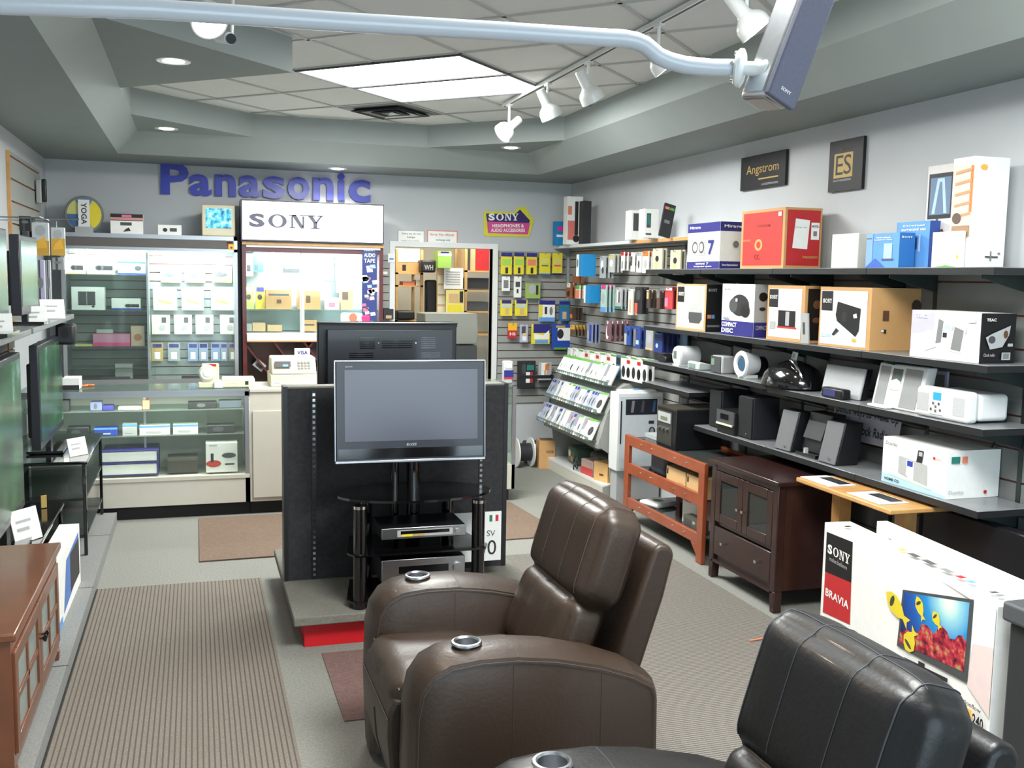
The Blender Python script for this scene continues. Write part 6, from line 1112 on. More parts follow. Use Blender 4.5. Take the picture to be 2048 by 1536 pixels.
for u, v, c, l in ((.1, .3, 'dark', .02), (.42, .5, 'amber', .03), (.48, .5, 'dgrey', .05), (.56, .5, 'dgrey', .06), (.66, .5, 'grey', .05), (.74, .5, 'red', .03), (.79, .5, 'sky', .03), (.9, .5, 'dgrey', .02), (.93, .5, 'grey', .02)): dec.append(('T', 'r', u, v-.12, u+l, v+.12, c))
o = tvbox('white flat television carton with a coral reef picture, the nearer one', p0, p1, .68, .13, dec); w_ = (p1-p0).length
dr = (p1-p0).normalized(); nn = Vector((-dr.y, dr.x, 0))
q0 = p0+dr*.22+nn*.135; q1 = q0+dr*1.0
tvbox('plain white flat carton standing right behind the coral reef one', q0, q1, .735, .05, [('F', 'r', .1, .9, .12, .93, 'grey'), ('F', 'r', .55, .9, .6, .92, 'lgrey')])
# dark grey case at the right edge
p = PZ(2004, 1200, .72)
t = thing('black_case', 'dark grey flat topped case cut off by the right edge of the view', 'case', (p.x+.02, p.y-.3, 0)); mb = MB(); mb.box(.0, -.5, .0015, .6, .28, .65, C((44, 46, 48))); mb.build('body', t, bevel=.01); mb = MB(); mb.box(-.02, -.52, .65, .62, .30, .72, C((74, 77, 80))); mb.build('lid', t, bevel=.012, seg=3)
# black television lying behind the flat cartons
t = thing('television', 'black television set standing behind the white flat cartons', 'television', (3.40, 3.35, .0), RW); mb = MB(); mb.box(-.62, -.02, .10, .62, .05, .74, M['blackpl']); mb.build('casing', t, bevel=.008); mb = MB(); mb.box(-.2, -.08, .0015, .2, .14, .02, M['gloss']); mb.box(-.05, 0, .02, .05, .04, .11, M['gloss']); mb.build('stand', t)
for k, (px, pyA, pyB) in enumerate(((2000, 870, 950), (1945, 1000, 1070))):
    a = PX(px, pyA, 3.56); b = PX(px-30, pyB, 3.56); mb = MB(); mb.tube([a+(b-a)*s+Vector((0, .02*math.sin(s*5), 0)) for s in [j/8 for j in range(9)]], .004, M['blackpl'], 6); tag(mb.build('cable'), ['thin black cable hanging on the wall above the radio carton', 'thin black cable hanging on the wall below the lowest right shelf'][k], 'cable')
# narrow white box edge at far right

# ================================================================== packs hanging on the back slatwall
SLB = bpy.data.objects['slatwall_panel']; SLR = bpy.data.objects['slatwall_panel.002']
def peg(parent, a, b):
    mb = MB(); mb.tube([a, b, (b[0], b[1], b[2]+.008) if False else (b[0]+(b[0]-a[0])*.03, b[1]+(b[1]-a[1])*.03, b[2]+.01)], .0028, M['steel'], 6); mb.build('peg_hook', parent)
YP = YB-.11
BP = [('yellow battery pack with a green label and a blue tab, leftmost of the top row', 1002, 505, 1024, 549, 'yellow', [('F', 'r', 0, .82, 1, 1, 'navy'), ('F', 'r', .1, .42, .9, .7, 'lime'), ('F', 'r', .4, .05, .65, .32, 'dark')]),
      ('yellow battery pack with a green label and a blue tab, second of the top row', 1028, 505, 1048, 549, 'yellow', [('F', 'r', 0, .82, 1, 1, 'navy'), ('F', 'r', .1, .42, .9, .7, 'lime'), ('F', 'r', .4, .05, .65, .32, 'dark')]),
      ('yellow battery pack with an orange label on the back slatwall', 1053, 506, 1074, 549, 'yellow', [('F', 'r', 0, .82, 1, 1, 'navy'), ('F', 'r', .1, .42, .9, .7, 'salmon'), ('F', 'r', .4, .05, .65, .32, 'dark')]),
      ('all yellow hanging pack with a blue foot, fourth of the top row', 1079, 506, 1101, 549, 'yellow', [('F', 'r', .1, .5, .9, .75, (216, 206, 110)), ('F', 'r', .2, .38, .8, .44, 'teal'), ('F', 'r', 0, 0, 1, .06, 'sky')]),
      ('all yellow hanging pack with a red line, last of the top row', 1105, 506, 1125, 549, 'yellow', [('F', 'r', .1, .5, .9, .75, (216, 206, 110)), ('F', 'r', .15, .38, .85, .44, 'magenta'), ('F', 'r', 0, 0, 1, .06, 'navy')]),
      ('short white hanging pack, leftmost of the second slatwall row', 1004, 553, 1020, 582, 'white', [('F', 'r', .2, .2, .8, .75, 'grey')]),
      ('tall white hanging pack with a dark print, second slatwall row', 1028, 553, 1043, 595, 'white', [('F', 'r', .2, .5, .8, .75, 'dgrey'), ('F', 'r', .35, .2, .6, .4, 'dark')]),
      ('green edged clear pack holding a grey reel, second slatwall row', 1051, 559, 1081, 597, (150, 178, 90), [('F', 'r', 0, .8, 1, 1, 'grey'), ('F', 'e', .2, .25, .7, .75, 'lgrey'), ('F', 'r', .7, .2, .85, .7, 'dark')]),
      ('yellow pack with a blue band, leftmost of the third slatwall row', 1001, 600, 1025, 632, 'yellow', [('F', 'r', .1, .78, .9, 1, 'navy'), ('F', 'r', .1, .55, .9, .7, 'iceblue'), ('F', 'r', .4, .1, .7, .5, 'tan')]),
      ('yellow pack with a blue band, second of the third slatwall row', 1030, 600, 1055, 632, 'yellow', [('F', 'r', .1, .78, .9, 1, 'navy'), ('F', 'r', .1, .55, .9, .7, 'iceblue'), ('F', 'r', .4, .1, .7, .5, 'tan')]),
      ('wide yellow and blue pack with two white figures, third slatwall row', 1078, 601, 1110, 643, 'white', [('F', 'r', 0, .8, 1, 1, 'navy'), ('F', 'r', 0, 0, .22, .8, 'yellow'), ('F', 'r', 0, 0, 1, .2, 'sky'), ('F', 'r', .35, .35, .5, .7, 'dark'), ('F', 'e', .65, .3, .85, .7, 'grey')]),
      ('narrow blue pack with a green band at the slatwall corner', 1119, 601, 1139, 642, (40, 110, 170), [('F', 'r', 0, .8, 1, .95, 'navy'), ('F', 'r', 0, .62, 1, .75, 'teal'), ('F', 'r', .3, .1, .7, .45, 'tan')]),
      ('red pouch with a yellow top on the fourth slatwall row', 1016, 646, 1034, 677, 'red', [('F', 'r', 0, .52, 1, 1, (236, 180, 40)), ('F', 't', .2, .2, .8, .4, 'white', 'HI')]),
      ('grey pack holding small keys on the fourth slatwall row', 1040, 649, 1056, 685, 'lav', [('F', 'r', .2, .5, .7, .9, 'dgrey'), ('F', 'r', .4, .4, .8, .52, 'yellow'), ('F', 'r', .3, .1, .8, .35, 'white')]),
      ('wide yellow and blue pack with a white wave on the fourth slatwall row', 1063, 648, 1100, 688, 'yellow', [('F', 'r', .1, .55, 1, 1, 'navy'), ('F', 'p', .15, .25, .95, .7, 'white', [(0, 0), (1, 0), (1, 1), (.6, .4), (0, .6)]), ('F', 'r', .2, .04, .9, .2, 'sky')]),
      ('large blue pack showing a coiled black cable on the fourth slatwall row', 1104, 648, 1141, 699, (30, 70, 160), [('F', 'r', .3, .35, .98, .85, 'white'), ('F', 'e', .28, .42, .62, .8, 'dark'), ('F', 'r', .1, .0, .8, .08, 'green'), ('F', 'r', .2, .86, .7, .94, 'gold')])]
for lab, a, b, c, d, col, dec in BP:
    o = facing('hanging_pack', lab, 'package', a, b, c, d, YP, .016, body=col, decals=dec, bevel=.002, group='packs on the back slatwall')
    z = o.location.z+o.dimensions.z*.97; bpy.context.view_layer.update(); z = max((o.matrix_world @ Vector(c_)).z for c_ in o.bound_box)-.01
    peg(SLB, (o.location.x, YB-.01, z), (o.location.x, YP-.02, z))
facing('tool_set', 'black hanging card with tools and a red and white strip beside the corner', 'package', 1036, 722, 1071, 775, YP-.03, .03, body='dark', decals=[('F', 'r', .45, .18, .68, .58, 'white'), ('F', 'r', .7, .18, .85, .58, 'red'), ('F', 'e', .2, .5, .45, .9, 'dgrey'), ('F', 'r', .5, .65, .9, .85, 'teal')], group='packs on the back slatwall')
facing('hanging_pack', 'orange and white hanging pack next to the black tool card', 'package', 1077, 724, 1103, 765, YP-.03, .03, body='lgrey', decals=[('F', 'r', .2, .3, .6, .95, 'white'), ('F', 'r', .5, .6, .8, .9, 'orange'), ('F', 'r', .45, .2, .55, .6, 'orange'), ('F', 'r', 0, 0, 1, .12, 'dark')], group='packs on the back slatwall')
for px in (1054, 1090):
    z = PY(px, 727, YB-.06).z; x = PY(px, 727, YB-.06).x; peg(SLB, (x, YB-.01, z), (x, YP-.05, z))
# ================================================================== packs on the right slatwall
def rpack(lab, px, pt, pb, wy, x, col, dec, n=1, dx=.03, nm='hanging_pack', cat='package', th=.012, grp='packs on the right slatwall', rz=0.):
    zc_ = PX(px, (pt+pb)/2, x).z; y = PX(px, (pt+pb)/2, x).y; z0, z1 = PX(px, pb, x).z, PX(px, pt, x).z; out = []
    me = carton_mb(wy, th, z1-z0, col, dec)
    for k in range(n):
        if k == 0: o = tag(me.build(nm, None, (x, y, z0), RW+rz), lab, cat, grp)
        else: o = out[0].copy(); COL.objects.link(o); o.location.x = x+dx*k
        out.append(o)
    peg(SLR, (XR-.01, y, z1-.012), (x-.02, y, z1-.012)); return out
A = [('cyan carton with a white front hanging at the top left of the right slatwall', 1172, 509, 553, .16, 3.32, 'cyan', [('F', 'r', 0, 0, .4, 1, 'white'), ('F', 'e', .05, .4, .3, .8, 'grey')], 1, .03, .12),
 ('clear hanging pack with white earphones in the top row', 1206, 512, 556, .12, 3.40, 'lgrey', [('F', 'e', .2, .4, .7, .8, 'white'), ('F', 'e', .4, .2, .8, .5, 'dgrey')], 3, .035, .012),
 ('clear hanging pack with pale cables in the top row', 1224, 508, 545, .12, 3.42, (186, 188, 186), [('F', 'e', .2, .3, .8, .7, 'white'), ('F', 'r', .2, .8, .8, .95, 'yellow')], 3, .035, .012),
 ('narrow white and red hanging strip in the top row', 1246, 504, 541, .05, 3.36, 'white', [('F', 'r', 0, .8, 1, 1, 'red'), ('F', 'r', .3, .1, .7, .5, 'dgrey')], 5, .035, .012),
 ('narrow white and dark hanging strip in the top row', 1266, 505, 543, .06, 3.38, 'white', [('F', 'r', 0, .3, .5, .8, 'dgrey')], 3, .035, .012),
 ('white pack with a dark tip near the middle of the top row', 1279, 504, 545, .09, 3.40, 'white', [('F', 'r', 0, .8, 1, 1, 'lgrey'), ('F', 'e', .3, .2, .7, .6, 'dgrey')], 3, .03, .012),
 ('white pack with an orange header in the top row', 1292, 502, 546, .10, 3.40, 'white', [('F', 'r', 0, .76, 1, 1, 'orange'), ('F', 'e', .3, .2, .8, .6, 'lgrey')], 3, .03, .012),
 ('beige pack with a black and yellow tool, left of the two under the white shelf', 1316, 497, 545, .17, 3.42, (196, 190, 170), [('F', 'e', .3, .45, .65, .7, 'dark'), ('F', 'r', .3, .1, .5, .45, (210, 200, 120)), ('F', 'r', .02, .0, .6, .08, 'white')], 2, .03, .012),
 ('beige pack with a black and yellow tool, right of the two under the white shelf', 1352, 500, 550, .17, 3.42, (184, 178, 156), [('F', 'e', .3, .45, .65, .7, 'dark'), ('F', 'r', .3, .1, .5, .45, (210, 200, 120)), ('F', 'r', .02, .0, .6, .08, 'white')], 2, .03, .012),
 ('brown film like pack at the left of the second row', 1139, 566, 596, .12, 3.45, (150, 90, 60), [('F', 'r', .1, .7, .9, 1, 'white'), ('F', 'e', .2, .1, .8, .5, 'dark')], 2, .04, .02),
 ('small brown pack hanging in the corner over the second row', 1152, 545, 566, .12, 3.45, (140, 86, 56), [('F', 'r', .1, .7, .9, 1, 'grey')], 2, .04, .03),
 ('striped green and red card pack in the second row', 1156, 571, 597, .10, 3.36, 'white', [('F', 'r', 0, .7, 1, 1, 'green'), ('F', 'r', 0, .05, 1, .65, 'salmon')], 5, .035, .012),
 ('cyan carton in the second row of the right slatwall', 1184, 571, 606, .13, 3.36, 'cyan', [('F', 'r', 0, 0, .3, 1, 'white')], 1, .03, .10),
 ('clear green pack with a sea blue foot in the second row', 1208, 570, 624, .12, 3.38, (170, 200, 190), [('F', 'r', 0, 0, 1, .18, 'sky'), ('F', 'e', .2, .3, .8, .7, 'lgrey'), ('F', 'r', .1, .85, .9, 1, 'magenta')], 3, .035, .012),
 ('clear pack with a white cable and a dark plug in the second row', 1238, 575, 618, .13, 3.40, 'lgrey', [('F', 'r', .3, .3, .5, .9, 'white'), ('F', 'r', .55, .3, .7, .8, 'dark'), ('F', 'r', 0, 0, 1, .12, 'teal')], 3, .035, .012),
 ('white pack with an orange end in the middle of the second row', 1262, 578, 630, .09, 3.40, 'offwhite', [('F', 'r', .3, .1, .7, .6, 'tan')], 2, .035, .012),
 ('black pack with a red foot in the second row', 1278, 574, 628, .14, 3.40, 'dark', [('F', 'r', 0, 0, .4, .4, (214, 90, 70)), ('F', 'e', .2, .5, .8, .9, 'dgrey')], 2, .045, .012),
 ('dark narrow hanging strip in the second row', 1298, 580, 616, .06, 3.38, (66, 54, 50), [('F', 'r', 0, .5, .6, 1, 'tan')], 4, .035, .012),
 ('brownish narrow hanging strip beside the red packs', 1318, 581, 618, .06, 3.38, (84, 58, 52), [('F', 'r', 0, .6, .8, 1, 'grey')], 4, .035, .012),
 ('red hanging pack at the right end of the second row', 1339, 574, 618, .13, 3.40, (190, 60, 66), [('F', 'r', 0, .1, .4, .5, 'rose'), ('F', 'r', .1, .85, .9, .97, 'white')], 3, .03, .012),
 ('small orange and black pack in the corner over the third row', 1146, 615, 640, .14, 3.45, (60, 44, 36), [('F', 'e', .1, .1, .6, .5, 'orange'), ('F', 'r', .1, .6, .5, .9, 'brown')], 3, .03, .02),
 ('orange topped pack at the left of the third row', 1146, 650, 672, .12, 3.42, (96, 80, 64), [('F', 'r', 0, .6, 1, 1, 'amber')], 4, .035, .012),
 ('blue grey pack in the third row', 1180, 645, 686, .12, 3.40, (130, 136, 156), [('F', 'r', .5, .1, .9, .9, 'blue'), ('F', 'r', .1, .2, .4, .6, 'lgrey')], 3, .035, .012),
 ('maroon pack with a white curved headset in the third row', 1217, 641, 683, .11, 3.35, (120, 88, 96), [('F', 'e', .15, .1, .7, .75, 'white'), ('F', 'e', .3, .25, .9, .8, (110, 76, 84)), ('F', 'e', .3, .84, .6, .98, 'white')], 5, .045, .012),
 ('blue pack with a silver clip in the third row', 1256, 652, 690, .12, 3.38, (44, 76, 150), [('F', 'r', 0, 0, .4, .6, 'lgrey'), ('F', 'e', .5, .5, .8, .8, 'dark')], 3, .04, .012),
 ('dark blue pack with a grey edge in the third row', 1275, 655, 697, .13, 3.38, (44, 66, 130), [('F', 'r', 0, .1, .35, .9, 'grey'), ('F', 'r', .4, .2, .8, .4, 'iceblue')], 3, .035, .012),
 ('clear pack in front of the navy ones in the third row', 1300, 655, 700, .13, 3.40, (156, 160, 160), [('F', 'e', .2, .3, .8, .7, 'lgrey'), ('F', 'r', 0, 0, 1, .1, 'tan')], 2, .035, .012),
 ('navy blue cable pack at the right end of the third row', 1318, 660, 705, .14, 3.34, (36, 56, 120), [('F', 'e', .2, .2, .5, .4, 'iceblue'), ('F', 'r', .1, .8, .9, .95, 'sky')], 5, .04, .012)]
for lab, px, pt, pb, wy, x, col, dec, n, dx, th in A: rpack(lab, px, pt, pb, wy, x, col, dec, n, dx, th=th, grp=('one kind: '+lab) if n > 1 else 'single packs on the right slatwall')
# hanging row above the tiers
random.seed(11)
HR = [('white pack with a black plug and a green edge hanging over the sloped tiers', 'white', [('F', 'e', .25, .1, .85, .6, 'dark'), ('F', 'r', 0, .92, 1, 1, 'green')]), ('white pack with a coiled grey cable hanging over the sloped tiers', 'white', [('F', 'e', .2, .2, .8, .7, 'lgrey')]),
      ('blue pack hanging over the sloped tiers', (70, 110, 150), [('F', 'r', .1, .6, .9, .9, 'dark'), ('F', 'e', .2, .1, .8, .5, 'sky')]), ('white pack with black headphones hanging over the sloped tiers', 'offwhite', [('F', 'e', .2, .1, .8, .55, 'black'), ('F', 'r', .2, .7, .8, .85, 'red')])]
for k, px in enumerate((1140, 1152, 1163, 1174, 1185, 1196, 1207, 1218, 1228, 1238, 1248, 1258, 1268, 1279, 1290)):
    j = 2 if k in (9,) else (k % 2)*3 if k > 1 else 1; lab, col, dec = HR[j]; t_ = (px-1140)/150
    rpack(lab, px, 696+t_*22, 734+t_*34, .11, 3.37, col, dec, 2, .05, grp='one kind: '+lab)
rpack('green and white leaflet at the right end of the third slatwall row', 1343, 668, 705, .10, 3.5, (170, 196, 160), [('F', 'r', 0, .75, 1, 1, 'lime')])
carton('bubble_card', 'pale blue card with a yellow spot behind the white barrel clock radio', 'card', .13, .02, .22, (3.5, PX(1364, 690, 3.5).y, ROW3+.02), RW, body='iceblue', decals=[('F', 'e', .5, .1, .8, .35, 'yellow'), ('F', 'r', .0, .9, 1, 1, 'sky')])
# ================================================================== sloped pack display (gondola)
t = thing('pack_display', 'grey sloped display fixture with tiers of packs in the far right corner', 'display rack', (3.2, 8.15, 0))
GR = M['slat']; prof = [(.37, 1.02), (.12, .93), (.0, .72), (-.08, .50), (-.06, .40), (.02, .36), (.10, .12), (.37, .12)]
for y in (-.66, .70): mb = MB(); mb.slab([(x, y, z) for x, z in ([(.37, 0.0015), (.37, 1.02), (.12, .93), (.0, .72), (-.06, .50), (-.04, .42), (.02, .38), (.05, .12), (-.02, .10), (-.02, .0015)])], (0, .02, 0), GR); mb.build('end_panel', t)
mb = MB(); mb.slab([(.37, -.64, 1.02), (.34, -.64, 1.02), (.10, -.64, .90), (.0, -.64, .68), (-.07, -.64, .45), (-.07, -.64, .42), (.37, -.64, .42)], (0, 1.34, 0), GR); mb.build('sloped_body', t)
mb = MB(); mb.box(-.02, -.64, .0015, .37, .70, .10, M['cream']); mb.box(-.022, -.64, .095, .37, .70, .115, M['white_enamel']); mb.build('base_shelf', t)
TI = [(3.275, .925, 'top', -.60, .62), (3.185, .70, 'middle', -.60, .66), (3.115, .475, 'lowest', -.60, .70)]
for x, z, nm, ya, yb_ in TI: mb = MB(); mb.box(x-3.2-.055, ya, z, x-3.2+.02, yb_, z+.006, M['glassgreen']); mb.box(x-3.2-.06, ya, z, x-3.2-.055, yb_, z+.04, M['glassgreen']); mb.build('tier_tray', t)
kinds = [('white pack with a black device', 'white', [('F', 'e', .25, .2, .8, .65, 'dark'), ('F', 'r', 0, .9, 1, 1, 'green')]), ('silver blue pack with a cable', (150, 158, 176), [('F', 'e', .2, .2, .8, .7, 'dgrey'), ('F', 'r', .1, .8, .9, .95, 'navy')]),
         ('clear pack with a pale adaptor', (196, 196, 190), [('F', 'e', .2, .3, .8, .8, 'white'), ('F', 'r', .3, .1, .7, .25, 'grey')]), ('grey pack with a red mark', (130, 132, 140), [('F', 'e', .3, .6, .6, .85, 'red'), ('F', 'r', .1, .1, .9, .4, 'lgrey')])]
protos = {}
for ti, (x, z, nm, ya, yb_) in enumerate(TI):
    n = 22
    for k in range(n):
        y = 8.15+ya+.05+(yb_-ya-.09)*k/(n-1)
        if ti == 0: kk = [2, 3, 2, 0, 2, 0, 0, 0, 3, 0, 0, 0, 0, 0][k] if k < 14 else 0
        elif ti == 1: kk = [0, 1, 1, 1, 0, 1, 0, 0, 3, 1, 1, 0, 2, 0, 2, 2, 1, 2, 1, 3, 1, 1][k]
        else: kk = [0, 0, 3, 2, 0, 3, 3, 1, 3, 2, 2, 3, 2, 1, 2, 1, 3, 2, 1, 1, 1, 3][k]
        key = (ti, kk); lab = '%s in the %s tier of the sloped display' % (kinds[kk][0], nm)
        if key not in protos:
            o = carton_mb(.10, .012, .185, kinds[kk][1], kinds[kk][2]).build('display_pack'); tag(o, lab, 'package', 'one kind: '+lab); protos[key] = o
        else: o = protos[key].copy(); COL.objects.link(o)
        o.location = (x-.045, y, z+.008); o.rotation_euler = (math.radians(-33), 0, RW+math.radians(22+random.uniform(-5, 5)))
# white display box stand
a, b = PY(1226, 940, 7.3), PY(1321, 783, 7.3)
t = thing('white_display_stand', 'white framed display stand with a dark picture band behind the orange rack', 'display stand', (a.x, 7.24, 0)); W = b.x-a.x; H0, H1 = a.z, b.z
mb = MB(); mb.box(0, 0, H0, W, .16, H1, M['plasticw']); mb.build('body', t, bevel=.006); mb = MB(); mb.box(.02, .03, .0015, W, .15, H0+.002, C('lgrey')); mb.build('pedestal', t)
mb = MB(); fn = lambda u, v: (W*u, -.003, H0+(H1-H0)*v); X = lambda u0, v0, u1, v1, c: mb.quad([fn(u0, v0), fn(u1, v0), fn(u1, v1), fn(u0, v1)], C(c))
X(.05, .03, .93, .95, (196, 204, 210)); mb.quad([(p[0], -.0035, p[2]) for p in (fn(.17, .72), fn(.86, .72), fn(.86, .92), fn(.17, .92))], C((28, 30, 44)))
for (u, c) in ((.28, 'grey'), (.5, 'dgrey'), (.75, (50, 90, 120))): mb.quad([(p[0]+(.01 if j > 1 else 0), -.0042, p[2]) for j, p in enumerate((fn(u, .75), fn(u+.06, .75), fn(u+.06, .9), fn(u, .9)))], C(c))
mb.quad([(p[0], -.004, p[2]) for p in (fn(.68, .6), fn(.8, .6), fn(.8, .64), fn(.68, .64))], C('dark')); mb.quad([(p[0], -.004, p[2]) for p in (fn(.06, .35), fn(.09, .35), fn(.09, .9), fn(.06, .9))], C('dark')); mb.build('front_print', t)
mb = MB(); mb.tube([(W*.74+.02*math.cos(s), -.02-.012*math.sin(s*2), H0+.30+.05*math.sin(s)) for s in [k*PI/8 for k in range(17)]], .006, M['blackpl'], 8); mb.tube([(W*.7, -.012, H0+.26), (W*.85, -.02, H0+.22), (W*.95, -.02, H0+.25)], .006, M['blackpl'], 8); tag(mb.build('headphones', None, t.location), 'black headphones hanging on the white display stand', 'headphones')
carton('paper_pile', 'loose blue and white papers on top of the white display stand', 'paper', .3, .12, .015, ((a.x+b.x)/2, 7.33, H1+.001), .1, body='white', decals=[('T', 'p', .3, .1, .8, .9, 'sky', [(0, 0), (.8, .2), (1, 1), (.2, .7)])])
# base shelf clutter
bx_ = lambda nm, lab, cat, w, d, h, x, y, col, rz=0., dec=(), bv=0.: carton(nm, lab, cat, w, d, h, (x, y, .1165), RW+rz, body=col, decals=dec, bevel=bv)
bx_('plastic_tub', 'clear tub with red goods on the base shelf of the sloped display', 'tub', .22, .18, .13, 3.30, 7.95, (180, 150, 146), .1, [('F', 'r', 0, 0, 1, .5, (196, 70, 66))], .01)
bx_('open_carton', 'tan open carton on the base shelf of the sloped display', 'box', .18, .16, .16, 3.3, 7.68, (214, 170, 110), .3, [('F', 'r', .4, .3, .7, .4, 'brown')])
bx_('cable_heap', 'dark heap of bagged cables on the base shelf', 'cable', .34, .2, .18, 3.42, 7.98, (70, 66, 70), .1, [('F', 'e', .2, .3, .7, .8, 'grey')], .04)
bx_('cable_heap', 'green and white coiled cables at the far end of the base shelf', 'cable', .26, .2, .16, 3.36, 8.45, (72, 96, 80), -.1, [('F', 'e', .2, .4, .5, .8, 'white'), ('F', 'e', .5, .2, .8, .5, 'orange')], .03)
mb = MB(); mb.tube([(3.19, 8.15+.05*math.sin(s*1.7), .22-.02*s+.02*math.cos(s*3)) for s in [k*.4 for k in range(14)]], .006, M['blackpl'], 6); tag(mb.build('cable'), 'tangled black cable hanging over the front of the base shelf', 'cable')
mb = MB()
mb.slab([(3.2, 8.86, .9), (3.22, 8.86, .9), (3.36, 8.86, .1), (3.34, 8.86, .1)], (0, .03, 0), M['blackpl']); mb.box(2.9, 8.9, .86, 3.23, 8.93, .89, M['blackpl']); mb.slab([(3.34, 8.87, .0015), (3.37, 8.87, .0015), (3.37, 8.87, .12), (3.34, 8.87, .12)], (0, .03, 0), M['blackpl']); tag(mb.build('black_bracket'), 'black angled steel leg at the far end of the sloped display', 'bracket')
# cable spools and box on the floor
def spool(x, y, r, w_, core, fl, lab):
    t = thing('cable_spool', lab, 'spool', (x, y, 0)); mb = MB()
    for s in (0, w_): mb = MB(); mb.cyl((s, 0, r+.0015), (s+.012, 0, r+.0015), r, fl, 32); mb.build('flange', t)
    mb = MB(); mb.cyl((.012, 0, r+.0015), (w_, 0, r+.0015), r*.62, core, 28); mb.build('wound_cable', t); return t
spool(PZ(1036, 935, 0).x-.02, 9.0, .14, .15, C('dark'), M['plasticw'], 'cable spool with black cable and white flanges on the floor')
spool(3.06, 9.2, .11, .12, M['plasticw'], M['blackpl'], 'cable spool with white cable and black flanges on the floor')
p = PZ(1097, 937, 0); carton('cardboard_box', 'tall open cardboard box standing on the floor by the sloped display', 'box', .155, .17, .27, (p.x-.01, p.y+.07, .0015), -.15, body='kraft', decals=[('F', 't', .45, .55, .9, .66, 'brown', 'PARADIGM'), ('T', 'r', .12, .1, .88, .9, (110, 84, 60))])

# ================================================================== left wall: slat strip, glass shelves, televisions, racks
mb = MB(); y0, y1, z0, z1 = 7.62, 9.02, 1.35, 2.6
mb.box(XL+.001, y0, z0, XL+.008, y1, z1, mat('slat_gap', (170, 110, 70), .7)); z = z0
while z < z1-.02: mb.box(XL+.008, y0, z+.008, XL+.022, y1, min(z+.146, z1), M['slat']); z += .152
mb.box(XL+.001, y0-.02, z0, XL+.024, y0, z1, M['oak']); tag(mb.build('slatwall_panel'), 'slatwall panel with an orange wood edge high on the left wall', 'wall panel')
mb = MB(); y0, y1 = 2.0, 7.58; mb.box(XL+.001, y0, .5, XL+.008, y1, 1.46, M['groove']); z = .5
while z < 1.45: mb.box(XL+.008, y0, z+.006, XL+.02, y1, min(z+.146, 1.46), M['slat']); z += .152
mb.box(XL+.008, 7.3, .1, XL+.03, 7.34, 1.46, M['oak']); tag(mb.build('slatwall_panel'), 'grey slatwall behind the lower televisions on the left wall', 'wall panel')
HP = mat('small_black_phone', (30, 32, 34), .4)
t = thing('phone_handset', 'black telephone handset mounted on the orange edged slatwall', 'telephone', (XL+.03, 8.75, 2.42)); mb = MB(); mb.box(0, -.05, -.1, .04, .05, .08, C('lgrey')); mb.build('base', t, bevel=.008); mb = MB(); mb.box(.04, -.035, -.09, .075, -.0, .09, HP); mb.build('handset', t, bevel=.01)
t = thing('phone_handset', 'black cordless telephone lower on the orange edged slatwall', 'telephone', (XL+.03, 8.0, 2.07)); mb = MB(); mb.box(0, -.06, -.08, .05, .06, .06, C('dgrey')); mb.build('base', t, bevel=.008); mb = MB(); mb.box(.05, -.03, -.06, .085, .02, .1, HP); mb.build('handset', t, bevel=.01)
def lshelf(y0, y1, z, x1, lab):
    t = thing('wall_shelf', lab, 'shelf', (XL+.024, y0, z-.03)); W = x1-XL-.024; mb = MB(); mb.box(0, 0, 0, W, y1-y0, .03, M['shelf']); mb.build('board', t, bevel=.003)
    for y in (.15, y1-y0-.15): mb = MB(); mb.slab([(0, y, -.001), (W*.85, y, -.001), (W*.85, y, -.015), (0, y, -.09)], (0, .008, 0), M['bracket']); mb.build('bracket', t)
lshelf(5.66, 7.5, 1.50, -.80, 'grey shelf high on the left wall, the far one'); lshelf(3.2, 5.60, 1.50, -.80, 'grey shelf high on the left wall, the near one')
def ltv(lab, x, y0, y1, z0, z1, stand):
    t = thing('television', lab, 'television', (x, (y0+y1)/2, z0-stand), math.radians(90)); W = (y1-y0)/2; H = z1-z0
    mb = MB(); mb.box(-W, 0, stand, W, .05, stand+H, M['tvbody']); mb.box(-W*.7, .05, stand+.05, W*.7, .09, stand+H*.8, M['blackpl']); mb.build('casing', t, bevel=.006)
    mb = MB(); mb.box(-W+.03, -.002, stand+.045, W-.03, .001, stand+H-.03, M['pitch']); mb.build('screen', t)  # screen carries the painted green reflection
    if stand > .02: mb = MB(); mb.box(-.05, .01, .015, .05, .04, stand+.02, M['blackpl']); mb.box(-W*.4, -.08, .0015, W*.4, .13, .016, M['gloss']); mb.build('stand', t)
def rackbox(lab, y0, y1, h, zs, x1=-.645):
    x0, zb = -1.14, .081; t = thing('tv_rack', lab, 'tv stand', ((x0+x1)/2, (y0+y1)/2, zb)); hx, hy = (x1-x0)/2, (y1-y0)/2
    for sx in (-1, 1):
        for sy in (-1, 1): mb = MB(); mb.box(sx*hx-.02 if sx > 0 else -hx, sy*hy-.03 if sy > 0 else -hy, .0005, sx*hx if sx > 0 else -hx+.02, sy*hy if sy > 0 else -hy+.03, h-.02, M['gloss']); mb.build('post', t, bevel=.004)
    for z in zs: mb = MB(); mb.box(-hx+.005, -hy+.005, z-.012, hx-.004, hy-.005, z, M['glassdk']); mb.build('glass_shelf', t)
    mb = MB(); mb.box(-hx-.01, -hy-.01, h-.02, hx+.01, hy+.01, h, M['gloss']); mb.build('top_board', t, bevel=.005); mb = MB(); mb.box(-hx+.01, -hy+.03, .05, -hx+.02, hy-.03, h-.03, M['blackpl']); mb.build('back_panel', t)
rackbox('black glossy television rack on the plinth, the far one', 6.42, 7.53, .58, (.12, .35)); rackbox('black glossy television rack on the plinth, the near one', 4.93, 6.10, .40, (.10,), -.742)
